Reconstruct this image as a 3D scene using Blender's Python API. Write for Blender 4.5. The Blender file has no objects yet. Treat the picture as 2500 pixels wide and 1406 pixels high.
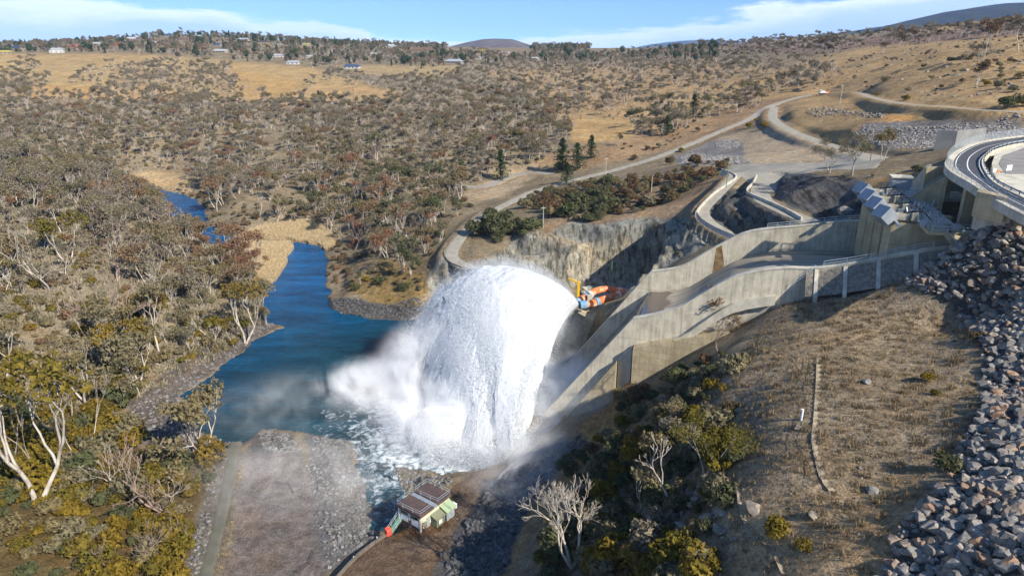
import bpy, bmesh, math, random
import numpy as np
from mathutils import Vector, Matrix
from math import radians, sin, cos, pi, sqrt, atan2
random.seed(7); RNG = np.random.default_rng(7)
SC = bpy.context.scene; COL = SC.collection
# ---------------------------------------------------------------- camera
CAMZ, PITCH, FPX = 90.0, radians(19.3), 1667.0
cd = bpy.data.cameras.new("Camera"); cam = bpy.data.objects.new("Camera", cd); COL.objects.link(cam)
cam.location = (0, 0, CAMZ); cam.rotation_euler = (radians(90) - PITCH, 0, 0)
cd.sensor_width = 36; cd.lens = 36 * FPX / 2500; cd.clip_start = 1; cd.clip_end = 60000
SC.camera = cam
# ---------------------------------------------------------------- world, sun, exposure
SUN_EL = radians(37); SUN_AZ = atan2(-0.68, 0.73)          # direction TO the sun (x right, y away)
SUNV = Vector((cos(SUN_EL) * cos(SUN_AZ), cos(SUN_EL) * sin(SUN_AZ), sin(SUN_EL)))
sl = bpy.data.lights.new("sun", 'SUN'); so = bpy.data.objects.new("sun", sl); COL.objects.link(so)
sl.energy = 4.6; sl.angle = radians(0.55); sl.color = (1.0, 0.93, 0.82)
so.rotation_euler = (-SUNV).to_track_quat('-Z', 'Y').to_euler()
wd = bpy.data.worlds.new("World"); SC.world = wd; wd.use_nodes = True
def build_world():
    nt = wd.node_tree; nt.nodes.clear(); N = nt.nodes.new; L = nt.links.new
    out = N('ShaderNodeOutputWorld'); bg = N('ShaderNodeBackground'); bg.inputs[1].default_value = 0.115
    sky = N('ShaderNodeTexSky'); sky.sky_type = 'NISHITA'; sky.sun_disc = False
    sky.sun_elevation = SUN_EL; sky.sun_rotation = pi / 2 - SUN_AZ
    sky.altitude = 900; sky.air_density = 1.0; sky.dust_density = 0.3; sky.ozone_density = 2.0
    tc = N('ShaderNodeTexCoord'); sep = N('ShaderNodeSeparateXYZ'); L(tc.outputs['Generated'], sep.inputs[0])
    # the clear blue starts just above the horizon: look the sky up a little higher than the true direction
    ad = N('ShaderNodeMath'); ad.operation = 'MULTIPLY_ADD'; ad.inputs[1].default_value = 1.9; ad.inputs[2].default_value = 0.10
    L(sep.outputs[2], ad.inputs[0])
    cb = N('ShaderNodeCombineXYZ'); L(sep.outputs[0], cb.inputs[0]); L(sep.outputs[1], cb.inputs[1]); L(ad.outputs[0], cb.inputs[2])
    nm = N('ShaderNodeVectorMath'); nm.operation = 'NORMALIZE'; L(cb.outputs[0], nm.inputs[0]); L(nm.outputs[0], sky.inputs[0])
    # low cloud banks: azimuth / elevation noise
    at = N('ShaderNodeMath'); at.operation = 'ARCTAN2'; L(sep.outputs[0], at.inputs[0]); L(sep.outputs[1], at.inputs[1])
    c2 = N('ShaderNodeCombineXYZ'); L(at.outputs[0], c2.inputs[0]); L(sep.outputs[2], c2.inputs[1])
    mp = N('ShaderNodeMapping'); mp.inputs['Scale'].default_value = (4.2, 22, 1); mp.inputs['Location'].default_value = (3.1, .35, 0); L(c2.outputs[0], mp.inputs[0])
    nz = N('ShaderNodeTexNoise'); nz.inputs['Scale'].default_value = 1.6; nz.inputs['Detail'].default_value = 9; nz.inputs['Roughness'].default_value = .62
    L(mp.outputs[0], nz.inputs[0])
    # cloud top height varies with azimuth:  left bank (az -0.65..-0.25) and long right bank rising to the right
    cr = N('ShaderNodeValToRGB'); cr.color_ramp.interpolation = 'B_SPLINE'
    el = cr.color_ramp.elements; el[0].position = 0; el[0].color = (.66,) * 3 + (1,); el[1].position = 1; el[1].color = (.95,) * 3 + (1,)
    for p, h in ((.10, .62), (.22, .56), (.32, .40), (.38, .10), (.50, .10), (.56, .24), (.66, .34), (.76, .62), (.86, .95)):
        e = el.new(p); e.color = (h, h, h, 1)
    mr = N('ShaderNodeMapRange'); mr.inputs['From Min'].default_value = -.68; mr.inputs['From Max'].default_value = .68; L(at.outputs[0], mr.inputs[0]); L(mr.outputs[0], cr.inputs[0])
    top = N('ShaderNodeMath'); top.operation = 'MULTIPLY'; top.inputs[1].default_value = .085; L(cr.outputs[0], top.inputs[0])
    nn = N('ShaderNodeMath'); nn.operation = 'MULTIPLY_ADD'; nn.inputs[1].default_value = .075; nn.inputs[2].default_value = -.036; L(nz.outputs[0], nn.inputs[0])
    t2 = N('ShaderNodeMath'); t2.operation = 'ADD'; L(top.outputs[0], t2.inputs[0]); L(nn.outputs[0], t2.inputs[1])
    df = N('ShaderNodeMath'); df.operation = 'SUBTRACT'; L(t2.outputs[0], df.inputs[0]); L(sep.outputs[2], df.inputs[1])
    ms = N('ShaderNodeMapRange'); ms.interpolation_type = 'SMOOTHSTEP'; ms.inputs['From Min'].default_value = -.002; ms.inputs['From Max'].default_value = .011; ms.inputs['To Max'].default_value = .88; L(df.outputs[0], ms.inputs[0])
    # brightness: white at the tops, blue grey toward the base
    cc = N('ShaderNodeValToRGB'); e = cc.color_ramp.elements
    e[0].position = 0; e[0].color = (7.6, 7.9, 8.4, 1); e[1].position = 1; e[1].color = (3.9, 5.1, 6.9, 1)
    mb = N('ShaderNodeMapRange'); mb.inputs['From Min'].default_value = .0; mb.inputs['From Max'].default_value = .03; L(df.outputs[0], mb.inputs[0]); L(mb.outputs[0], cc.inputs[0])
    mx = N('ShaderNodeMix'); mx.data_type = 'RGBA'; sc = N('ShaderNodeVectorMath'); sc.operation = 'MULTIPLY'; sc.inputs[1].default_value = (.86, 1.03, 1.16); L(sky.outputs[0], sc.inputs[0]); L(ms.outputs[0], mx.inputs[0]); L(sc.outputs[0], mx.inputs[6]); L(cc.outputs[0], mx.inputs[7])
    L(mx.outputs[2], bg.inputs[0]); L(bg.outputs[0], out.inputs[0])
build_world()
SC.view_settings.view_transform = 'Standard'; SC.view_settings.look = 'None'
SC.view_settings.exposure = 0.7; SC.view_settings.gamma = 1.0
SC.render.engine = 'CYCLES'
cy = SC.cycles; cy.max_bounces = 5; cy.diffuse_bounces = 2; cy.glossy_bounces = 2; cy.transmission_bounces = 2
cy.volume_bounces = 3; cy.transparent_max_bounces = 16; cy.use_denoising = True; cy.volume_step_rate = 1.0; cy.volume_max_steps = 256
cy.use_adaptive_sampling = True; cy.adaptive_threshold = 0.02
# ---------------------------------------------------------------- projection helpers (photo pixels 2500x1406)
CP, SP = cos(PITCH), sin(PITCH)
def ray(u, v):
    x, y = u - 1250.0, 703.0 - v
    return np.array([x, FPX * CP + y * SP, -FPX * SP + y * CP])
def W(u, v, z):                       # the point at height z seen at that pixel
    d = ray(u, v); t = (z - CAMZ) / d[2]
    return np.array([d[0] * t, d[1] * t, z])
def WY(u, v, Y):                      # the point at forward distance Y seen at that pixel
    d = ray(u, v); t = Y / d[1]
    return np.array([d[0] * t, Y, CAMZ + d[2] * t])
def proj(x, y, z):
    dz = z - CAMZ; zc = y * CP - dz * SP; yc = y * SP + dz * CP
    zc = np.where(zc > 1, zc, 1e9 * 0 + 1.0) if isinstance(zc, np.ndarray) else max(zc, 1.0)
    return 1250 + FPX * x / zc, 703 - FPX * yc / zc
# ---------------------------------------------------------------- vector noise (numpy value noise)
def _hash(ix, iy, iz, s):
    h = (ix * 374761393 + iy * 668265263 + iz * 1274126177 + s * 974634777) & 0xffffffff
    h = ((h ^ (h >> 13)) * 1274126177) & 0xffffffff
    return ((h ^ (h >> 16)) & 0xffff) / 65535.0
def vnoise(x, y, z=None, s=0):
    x = np.asarray(x, float); y = np.asarray(y, float); z = np.zeros_like(x) if z is None else np.asarray(z, float)
    ix, iy, iz = np.floor(x).astype(np.int64), np.floor(y).astype(np.int64), np.floor(z).astype(np.int64)
    fx, fy, fz = x - ix, y - iy, z - iz
    fx, fy, fz = fx * fx * (3 - 2 * fx), fy * fy * (3 - 2 * fy), fz * fz * (3 - 2 * fz)
    r = 0
    for a in (0, 1):
        for b in (0, 1):
            for c in (0, 1):
                w = (fx if a else 1 - fx) * (fy if b else 1 - fy) * (fz if c else 1 - fz)
                r = r + w * _hash(ix + a, iy + b, iz + c, s)
    return r * 2 - 1
def fbm(x, y, z=None, o=4, s=0, g=.5):
    r = 0; a = 1; t = 0
    for i in range(o):
        k = 2.03 ** i
        r = r + a * vnoise(np.asarray(x) * k, np.asarray(y) * k, None if z is None else np.asarray(z) * k, s + i * 17); t += a; a *= g
    return r / t
def sstep(a, b, x):
    t = np.clip((x - a) / (b - a), 0, 1); return t * t * (3 - 2 * t)
# ---------------------------------------------------------------- object helpers
def tag(o, label=None, cat=None, group=None, kind=None):
    if label: o["label"] = label
    if cat: o["category"] = cat
    if group: o["group"] = group
    if kind: o["kind"] = kind
    return o
def empty(name, loc, rz=0, label=None, cat=None, group=None):
    o = bpy.data.objects.new(name, None); COL.objects.link(o); o.location = loc; o.rotation_euler = (0, 0, rz)
    o.empty_display_size = .5
    return tag(o, label, cat, group)
def np_mesh(name, V, F, mats=(), mi=None, smooth=False):
    me = bpy.data.meshes.new(name); V = np.asarray(V, np.float32); F = np.asarray(F, np.int32)
    n = F.shape[1]
    me.vertices.add(len(V)); me.vertices.foreach_set("co", V.ravel())
    me.loops.add(F.size); me.loops.foreach_set("vertex_index", F.ravel())
    me.polygons.add(len(F)); me.polygons.foreach_set("loop_start", np.arange(0, F.size, n, dtype=np.int32))
    me.polygons.foreach_set("loop_total", np.full(len(F), n, np.int32))
    for m in mats: me.materials.append(m)
    if mi is not None: me.polygons.foreach_set("material_index", np.asarray(mi, np.int32))
    if smooth: me.polygons.foreach_set("use_smooth", np.ones(len(F), bool))
    me.update(calc_edges=True); me.validate()
    return me
def link(name, me, parent=None, loc=None):
    o = bpy.data.objects.new(name, me); COL.objects.link(o)
    if parent: o.parent = parent
    if loc is not None: o.location = loc
    return o
class MB:
    """collects polygons of one mesh"""
    def __init__(s): s.v = []; s.f = []
    def poly(s, pts, faces):
        b = len(s.v); s.v += [tuple(map(float, p)) for p in pts]; s.f += [tuple(b + i for i in f) for f in faces]; return s
    def box(s, c, d, rz=0, rx=0, ry=0):
        M = Matrix.Rotation(rz, 3, 'Z') @ Matrix.Rotation(ry, 3, 'Y') @ Matrix.Rotation(rx, 3, 'X'); c = Vector(c)
        P = [c + M @ Vector((x * d[0] / 2, y * d[1] / 2, z * d[2] / 2)) for x in (-1, 1) for y in (-1, 1) for z in (-1, 1)]
        return s.poly(P, [(0, 1, 3, 2), (4, 6, 7, 5), (0, 4, 5, 1), (2, 3, 7, 6), (0, 2, 6, 4), (1, 5, 7, 3)])
    def tube(s, pts, r, n=6, cap=True):
        pts = [Vector(p) for p in pts]; rs = r if isinstance(r, (list, tuple)) else [r] * len(pts); b = len(s.v)
        for i, p in enumerate(pts):
            d = (pts[min(i + 1, len(pts) - 1)] - pts[max(i - 1, 0)]).normalized()
            a = d.orthogonal().normalized() if abs(d.z) > .99 else Vector((-d.y, d.x, 0)).normalized(); c = d.cross(a)
            for k in range(n):
                t = 2 * pi * k / n + pi / n; s.v.append(tuple(p + rs[i] * (cos(t) * a + sin(t) * c)))
        for i in range(len(pts) - 1):
            for k in range(n):
                k2 = (k + 1) % n; s.f.append((b + i * n + k, b + i * n + k2, b + (i + 1) * n + k2, b + (i + 1) * n + k))
        if cap: s.f.append(tuple(b + k for k in range(n))[::-1]); s.f.append(tuple(b + (len(pts) - 1) * n + k for k in range(n)))
        return s
    def strip(s, rows, closed=False):
        """grid of rows of points"""
        b = len(s.v); n = len(rows[0])
        for r in rows: s.v += [tuple(map(float, p)) for p in r]
        for i in range(len(rows) - 1):
            for k in range(n if closed else n - 1):
                k2 = (k + 1) % n; s.f.append((b + i * n + k, b + i * n + k2, b + (i + 1) * n + k2, b + (i + 1) * n + k))
        return s
    def build(s, name, mat, parent=None, smooth=False, bevel=0, local=True):
        me = bpy.data.meshes.new(name)
        V = s.v
        if parent is not None and local:      # built in world space: move to the parent's frame
            M = (Matrix.Translation(parent.location) @ parent.rotation_euler.to_matrix().to_4x4())
            if parent.parent is not None: M = (Matrix.Translation(parent.parent.location) @ parent.parent.rotation_euler.to_matrix().to_4x4()) @ M
            M = M.inverted(); V = [tuple(M @ Vector(p)) for p in V]
        me.from_pydata(V, [], s.f); me.materials.append(mat)
        bm = bmesh.new(); bm.from_mesh(me); bmesh.ops.recalc_face_normals(bm, faces=bm.faces)
        if bevel: bmesh.ops.bevel(bm, geom=bm.edges[:], offset=bevel, segments=1, affect='EDGES')
        bm.to_mesh(me); bm.free()
        if smooth: me.polygons.foreach_set("use_smooth", [True] * len(me.polygons))
        me.update()
        return link(name, me, parent)
def copy_tree(o, parent=None):
    c = o.copy(); COL.objects.link(c); c.parent = parent
    for ch in list(o.children): copy_tree(ch, c)
    return c
# ---------------------------------------------------------------- materials
def mat(name, col=(.5, .5, .5), rough=.8, metal=0, noise=None, bump=None, spec=.3, coords='Object'):
    m = bpy.data.materials.new(name); m.use_nodes = True; nt = m.node_tree; b = nt.nodes['Principled BSDF']
    b.inputs['Base Color'].default_value = (*col, 1); b.inputs['Roughness'].default_value = rough
    b.inputs['Metallic'].default_value = metal; b.inputs['Specular IOR Level'].default_value = spec
    N = nt.nodes.new; L = nt.links.new
    if noise or bump:
        tc = N('ShaderNodeTexCoord')
    if noise:                       # (scale, second colour, low, high)
        nz = N('ShaderNodeTexNoise'); nz.inputs['Scale'].default_value = noise[0]; nz.inputs['Detail'].default_value = 7; nz.inputs['Roughness'].default_value = .65
        L(tc.outputs[coords], nz.inputs[0])
        mr = N('ShaderNodeMapRange'); mr.inputs['From Min'].default_value = noise[2]; mr.inputs['From Max'].default_value = noise[3]; L(nz.outputs[0], mr.inputs[0])
        mx = N('ShaderNodeMix'); mx.data_type = 'RGBA'; mx.inputs[6].default_value = (*col, 1); mx.inputs[7].default_value = (*noise[1], 1)
        L(mr.outputs[0], mx.inputs[0]); L(mx.outputs[2], b.inputs['Base Color'])
    if bump:                        # (scale, strength, distance)
        n2 = N('ShaderNodeTexNoise'); n2.inputs['Scale'].default_value = bump[0]; n2.inputs['Detail'].default_value = 6; L(tc.outputs[coords], n2.inputs[0])
        bp = N('ShaderNodeBump'); bp.inputs['Strength'].default_value = bump[1]; bp.inputs['Distance'].default_value = bump[2]
        L(n2.outputs[0], bp.inputs['Height']); L(bp.outputs[0], b.inputs['Normal'])
    return m
# ================================================================ TERRAIN
# spillway frame: origin at the far wall at the lip, s upstream along the chute, w across towards the near wall
F0 = np.array([36.5, 170.0]); AX = np.array([.954, -.30]); AW = np.array([-.30, -.954]); CW = 33.0
def S(s, w, z): p = F0 + s * AX + w * AW; return (float(p[0]), float(p[1]), float(z))
_fs = [-24, -21, 0, 3, 7.5, 10, 13, 15, 17, 20, 24, 27, 30, 36, 42, 60, 90]; _fz = [-3, 0, 29.5, 29.7, 30.7, 32.0, 34.2, 35.9, 37.4, 39.6, 41.6, 42.6, 43.3, 43.9, 44.3, 45, 45]
def floor_z(s): return np.interp(s, _fs, _fz)

CPX = [  # (u, v, z) control points of the ground
 (0,400,20),(200,400,18),(300,422,6),(380,432,3),(500,440,6),(600,450,10),(800,420,18),
 (0,500,26),(150,500,20),(300,500,12),(380,540,10),(450,580,6),(0,600,26),(200,600,20),(350,620,14),(500,640,6),(600,700,2),
 (0,700,22),(200,700,17),(400,720,9),(550,760,3),(0,800,17),(200,820,12),(400,840,5),
 (0,950,10),(150,960,6),(300,960,2.8),(0,1100,7),(150,1100,4),(300,1100,2.6),(450,1080,2),(0,1250,7),(200,1250,4),(400,1250,3),
 (0,1400,7),(200,1400,4),(400,1400,3.5),(500,1400,3.2),(620,1200,2.6),(650,1390,2.8),(800,1150,3),(850,1300,3),
 (640,580,.7),(660,560,.9),(750,540,1.3),(820,570,2.5),(850,500,12),(900,600,5),(830,700,3),(880,690,5),(930,680,7),(1000,700,6),(900,450,16),(1000,500,16),
 (1100,520,18),(1060,590,14),(1020,650,9),(900,730,3),(1000,740,3),
 (1300,600,20),(1400,620,19),(1330,560,24),(1500,560,28),(1600,560,31),(1690,545,35),(1420,650,16),(1520,640,18),(1560,650,23),
 (1480,690,10),(1400,690,10),(1500,700,9.5),(1300,690,4),(1230,570,20),(1400,500,26),(1600,500,32),(1650,450,36),(1640,600,31.5),(1690,620,32.5),(1560,600,26.5),(1450,600,23),
 (1870,525,43),(1920,545,45),(1770,515,35),(1690,590,34),
 (2200,800,45),(2300,900,45.8),(1640,640,27.5),(1850,360,44.5),(1850,410,46),(1700,400,42),(1620,430,36),(1990,410,49),(1550,470,31),(1450,460,28),
 (1970,425,51),(2050,425,53),(1950,470,49),(2050,500,48),(2000,520,46),(2100,440,54.5),(2200,440,57),(2280,410,59),(2080,520,50),
 (2200,330,58.5),(2400,330,62),(2300,365,60),(2150,370,54.5),(2100,300,60),(2300,290,64.5),(2500,300,65.5),(2000,300,54),(1950,262,57),(2200,230,68),(2400,230,73),
 (1990,702,43.3),(1900,750,41),(1800,800,35.5),(1700,855,30.5),(1600,905,23.5),(1500,960,14),(1420,1030,11),(1300,1150,7),(1200,1250,6),
 (1500,1050,18),(1600,1000,25.5),(1700,950,31),(1800,900,38.5),(1900,850,41.5),(2000,800,43),(2100,700,45.5),(2200,690,46.8),(2230,650,49.5),(2050,690,45),
 (1600,1150,25),(1500,1200,19),(1400,1200,13),(1400,1300,16),(1300,1390,12),(1200,1390,6),(1700,1100,30.5),(1800,1050,37),(1900,1000,41.5),(2000,950,43),
 (2200,850,45),(2350,800,46),(1700,1250,32),(1800,1200,37.5),(1900,1150,41),(2000,1100,42.5),(2200,1000,45),(1500,1390,22.5),(1600,1390,27.5),(1700,1390,31.5),
 (1800,1390,35),(1900,1390,38.5),(2000,1390,41),(2100,1390,42.5),(2000,1250,41.5),(2150,1200,43.5),(2300,1100,45.5),(2400,950,46.8),
 (2300,1390,45.5),(2500,1390,49.5),(2500,1200,50),(2500,1000,50.5),(2500,800,52),(2450,650,56.5),(2400,560,60.5),(2470,520,64),
]
CPY = [  # (u, v, Y) far ones by forward distance
 (0,128,1400),(150,118,1500),(300,100,1650),(450,86,1700),(600,98,1650),(750,106,1700),(900,113,1800),(1100,117,2200),(1300,121,2600),(1500,121,2600),(1700,119,2000),
 (1850,104,1500),(2000,89,1300),(2150,79,1200),(2300,67,1100),(2420,52,900),(2500,49,850),
 (0,172,1100),(200,148,1200),(350,134,1230),(500,142,1250),(700,152,1200),(900,152,1250),(1100,142,1400),(1300,140,1500),(1500,145,1400),(1700,150,1150),(1900,140,950),(2100,122,800),(2300,110,620),(2500,92,500),
 (0,230,850),(200,230,850),(400,225,850),(600,230,820),(800,240,760),(1000,230,800),(1200,230,800),(1400,222,800),(1600,212,760),(1800,200,700),(2000,180,600),(2200,180,450),(2400,172,365),(2500,172,350),
 (0,300,620),(200,300,620),(400,300,620),(600,310,590),(800,320,550),(1000,320,540),(1200,320,520),(1400,330,470),(1550,320,480),(1700,290,500),(1820,255,560),(1900,230,640),
 (1000,400,430),(1200,400,415),(1300,380,425),(1500,370,410),(900,350,500),(700,370,500),
 (2560,45,800),
]
CPW = [(0,40,6),(30,30,26),(60,15,50),(-60,40,6),(-150,80,14),(110,50,58),(115,100,64),(-30,10,6),(-200,0,20),(200,0,64),(150,180,67),(200,250,70),(250,150,72),(-260,200,34),(-420,300,40),(-400,450,38),(-600,700,60),(500,500,110),(400,300,90),(800,900,150),(-900,1100,80),
 (0,4000,62),(-3000,4000,60),(3000,4000,90),(1500,2200,120),(-1500,2500,70),(-400,2600,70),(0,9000,60),(6000,9000,60),(-6000,9000,60),(0,-600,20),(900,-300,90),(-900,-300,30)]
ctrl = [W(*p) for p in CPX] + [WY(*p) for p in CPY] + [np.array(p, float) for p in CPW]
# roads: (name, [(u,v,z)...], width)
ROADS = [
 ('lower', [(1175,657,15.6),(1135,648,16),(1108,632,16.4),(1105,610,17),(1140,563,18.5),(1190,523,20),(1260,487,21.5),(1310,465,22.5),(1400,440,25),(1500,415,28),(1600,385,32),(1690,350,36.5),(1760,320,41),(1830,290,46),(1875,262,50),(1930,243,54),(1990,230,57),(2040,226,60)], 6.5),
 ('upper', [(1890,262,50),(1888,290,50),(1930,318,50),(2000,345,50.8),(2090,372,53),(2150,390,54)], 8),
 ('track', [(2040,226,60),(2090,226,63),(2130,238,65),(2200,252,66.5),(2300,260,68),(2400,268,68.8),(2520,274,69)], 6),
 ('rampa', [(1800,424,46),(1775,450,44),(1745,480,42),(1716,514,40),(1738,546,38.8),(1800,580,37.6)], 6),
 ('rampb', [(1880,432,46.5),(1858,458,46.3),(1862,485,46.2),(1905,510,46),(1985,542,46)], 8),
 ('bench', [(1300,570,22.5),(1360,578,22),(1450,600,22),(1510,622,22),(1560,650,23)], 3.5),
 ('path', [(1105,452,17),(1180,455,18),(1240,432,20),(1300,420,22),(1345,425,23.5)], 9),
]
def densify(P, step=2.0):
    P = np.array(P, float); out = []
    # Catmull-Rom
    for i in range(len(P) - 1):
        p0, p1, p2, p3 = P[max(i - 1, 0)], P[i], P[i + 1], P[min(i + 2, len(P) - 1)]
        n = max(1, int(np.linalg.norm(p2 - p1) / step))
        for k in range(n):
            t = k / n; out.append(.5 * ((2 * p1) + (-p0 + p2) * t + (2 * p0 - 5 * p1 + 4 * p2 - p3) * t * t + (-p0 + 3 * p1 - 3 * p2 + p3) * t ** 3))
    out.append(P[-1]); return np.array(out)
ROADW = {n: densify([W(*p) for p in pts], 2.0) for n, pts, w in ROADS}
ROADWID = {n: w for n, pts, w in ROADS}
for n in ROADW: ctrl += list(ROADW[n][::6])
CT = np.array(ctrl)
def warp(x, y):
    r = np.sqrt(x * x + (y + 60) ** 2 + 100); th = np.arctan2(x, y + 60)
    return np.stack([np.log(r) * 1.0, th * .8], -1)
def rbf_fit():
    P = warp(CT[:, 0], CT[:, 1]); D = np.linalg.norm(P[:, None] - P[None], axis=2)
    K = np.sqrt(D ** 2 + .012 ** 2); n = len(P); A = np.zeros((n + 1, n + 1)); A[:n, :n] = K + np.eye(n) * -.006; A[:n, n] = 1; A[n, :n] = 1
    w = np.linalg.solve(A, np.concatenate([CT[:, 2], [0]])); return P, w
_RP, _RW = rbf_fit()
def rbf(x, y):
    x = np.ravel(x); y = np.ravel(y); Q = warp(x, y); out = np.empty(len(Q))
    for i in range(0, len(Q), 20000):
        q = Q[i:i + 20000]; D2 = ((q[:, None, :] - _RP[None]) ** 2).sum(2)
        out[i:i + 20000] = np.sqrt(D2 + .012 ** 2) @ _RW[:-1] + _RW[-1]
    return out
def sdist(px, py, poly):
    """signed distance (negative inside) to polygon"""
    poly = np.asarray(poly)[:, :2]; n = len(poly); d = np.full(px.shape, 1e18); ins = np.zeros(px.shape, bool)
    for i in range(n):
        a = poly[i]; b = poly[(i + 1) % n]; e = b - a; L2 = (e @ e) + 1e-9
        t = np.clip(((px - a[0]) * e[0] + (py - a[1]) * e[1]) / L2, 0, 1)
        d = np.minimum(d, (px - a[0] - t * e[0]) ** 2 + (py - a[1] - t * e[1]) ** 2)
        c = ((a[1] > py) != (b[1] > py)) & (px < (b[0] - a[0]) * (py - a[1]) / (b[1] - a[1] + 1e-12) + a[0]); ins ^= c
    d = np.sqrt(d); return np.where(ins, -d, d)
def plen(px, py, P):
    """distance to polyline and the interpolated z there"""
    d = np.full(px.shape, 1e18); z = np.zeros(px.shape)
    for i in range(len(P) - 1):
        a = P[i]; e = P[i + 1] - a; L2 = e[0] ** 2 + e[1] ** 2 + 1e-9
        t = np.clip(((px - a[0]) * e[0] + (py - a[1]) * e[1]) / L2, 0, 1)
        q = (px - a[0] - t * e[0]) ** 2 + (py - a[1] - t * e[1]) ** 2; m = q < d
        d = np.where(m, q, d); z = np.where(m, a[2] + t * e[2], z)
    return np.sqrt(d), z
WATER_PX = [(340,457),(420,470),(475,487),(498,515),(508,550),(545,578),(600,586),(700,590),(760,598),(792,605),(796,640),(790,680),(800,710),(795,745),(830,765),(900,778),(980,782),(1040,775),(1068,752),
 (1180,765),(1330,775),(1395,800),(1420,900),(1400,960),(1330,1015),(1250,1060),(1215,1110),(1190,1140),(1080,1160),(965,1140),(985,1230),(950,1290),(912,1290),(890,1200),(872,1130),(850,1075),
 (760,1058),(640,1050),(600,1082),(540,1082),(480,1040),(450,1000),(445,965),(520,915),(565,880),(620,830),(690,800),(640,775),(635,745),(650,705),(690,655),(700,622),(715,602),(610,594),(560,602),(510,594),(465,565),(420,522),(385,492),(345,466)]
WATER = np.array([W(u, v, 0) for u, v in WATER_PX])
PADS = [  # (pixel polygon, z, blend width)
 ([(770,1450),(950,1302),(972,1258),(1105,1172),(1190,1147),(1240,1095),(1340,1035),(1350,1055),(1250,1135),(1165,1210),(1110,1300),(1050,1450)], 4.5, 2.5),
 ([(590,1118),(745,1112),(765,1250),(800,1450),(520,1450),(565,1200)], 2.6, 2),
 ([(548,1095),(590,1095),(530,1450),(470,1450)], 2.9, 1.5),
 ([(1400,690),(1440,684),(1560,690),(1600,702),(1590,760),(1500,805),(1430,792),(1402,760)], 8.4, 2.5),
]
PADW = [(np.array([W(u, v, z) for u, v in p]), z, b) for p, z, b in PADS]
PADW.append((np.array([S(-24, -1.2, 0), S(60, -1.2, 0), S(62, 34, 0), S(-24, 34, 0)]), None, 2.5))       # chute excavation
def height(x, y):
    x = np.asarray(x, float); y = np.asarray(y, float); sh = x.shape; x = x.ravel(); y = y.ravel()
    z = rbf(x, y)
    r = np.sqrt(x * x + y * y)
    # natural relief
    k = np.clip(r / 300, .25, 2.2)
    z = z + fbm(x / 60, y / 60, s=3, o=4) * 1.6 * k + fbm(x / 11, y / 11, s=9, o=3) * .55
    # rough sprayed-concrete rock faces behind the spillway and rocky cut hump
    u, v = proj(x, y, z)
    for poly, amp, sx in ROUGH:
        m = sstep(12, -12, sdist(u, v, poly))
        q = x * .94 + y * .34; p2 = -x * .34 + y * .94
        z = z + m * amp * (1 - 2 * np.abs(fbm(q / sx, p2 / (sx * 2.2), s=31, o=4)) * 1.6)
    for n in ROADW:
        P = ROADW[n]; w = ROADWID[n] / 2; lo = P.min(0) - 16; hi = P.max(0) + 16
        m = (x > lo[0]) & (x < hi[0]) & (y > lo[1]) & (y < hi[1])
        if m.any():
            d, rz = plen(x[m], y[m], P); t = sstep(w + .6, w + (2.0 if n[:4] == 'ramp' else 5.5), d); z[m] = rz - .12 + (z[m] - rz + .12) * t
    for P, pz, b in PADW:
        lo = P.min(0) - 20; hi = P.max(0) + 20; m = (x > lo[0]) & (x < hi[0]) & (y > lo[1]) & (y < hi[1])
        if not m.any(): continue
        d = sdist(x[m], y[m], P)
        if pz is None: # chute cut
            s = (x[m] - F0[0]) * AX[0] + (y[m] - F0[1]) * AX[1]
            z[m] = np.where(d < 6, np.minimum(z[m], floor_z(s) - 2.5 + np.clip(d - .2, 0, 99) * 5), z[m])
        else: z[m] = pz + (z[m] - pz) * sstep(0, b, d)
    lo = WATER.min(0) - 30; hi = WATER.max(0) + 30; m = (x > lo[0]) & (x < hi[0]) & (y > lo[1]) & (y < hi[1])
    if m.any():
        xx, yy = x[m], y[m]; d = sdist(xx, yy, WATER) + fbm(xx / 7, yy / 7, s=5, o=3) * 2.0
        zz = np.maximum(z[m], .35); t = sstep(-1.5, 7, d); bw = np.where((xx < -32) & (yy > 225), 7 + 14 * sstep(225, 300, yy), 7); t = sstep(-1.5, bw, d); zn = -1.8 + (zz + 1.8) * np.where(d > bw, 1, t); z[m] = np.where(d > 0, np.maximum(zn, np.minimum(zz, .08 + .2 * d)), zn)
    return z.reshape(sh)
SHOT1 = [(1040,690),(1095,620),(1170,655),(1290,560),(1340,572),(1400,545),(1470,545),(1600,530),(1690,535),(1740,590),(1620,655),(1560,720),(1420,700),(1330,720),(1060,735)]
ROUGH = [
 (SHOT1, .5, 9),
 ([(1400,600),(1520,590),(1700,540),(1730,590),(1600,655),(1560,700),(1440,680),(1380,655)], 3.0, 6.5),
 ([(1740,470),(1830,460),(1940,540),(1830,570),(1740,540)], 1.6, 6),
 ([(1900,430),(2080,430),(2120,520),(2010,540),(1900,480)], 1.2, 7),
 ([(2200,140),(2500,110),(2500,190),(2250,200)], 1.6, 14),
]
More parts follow.
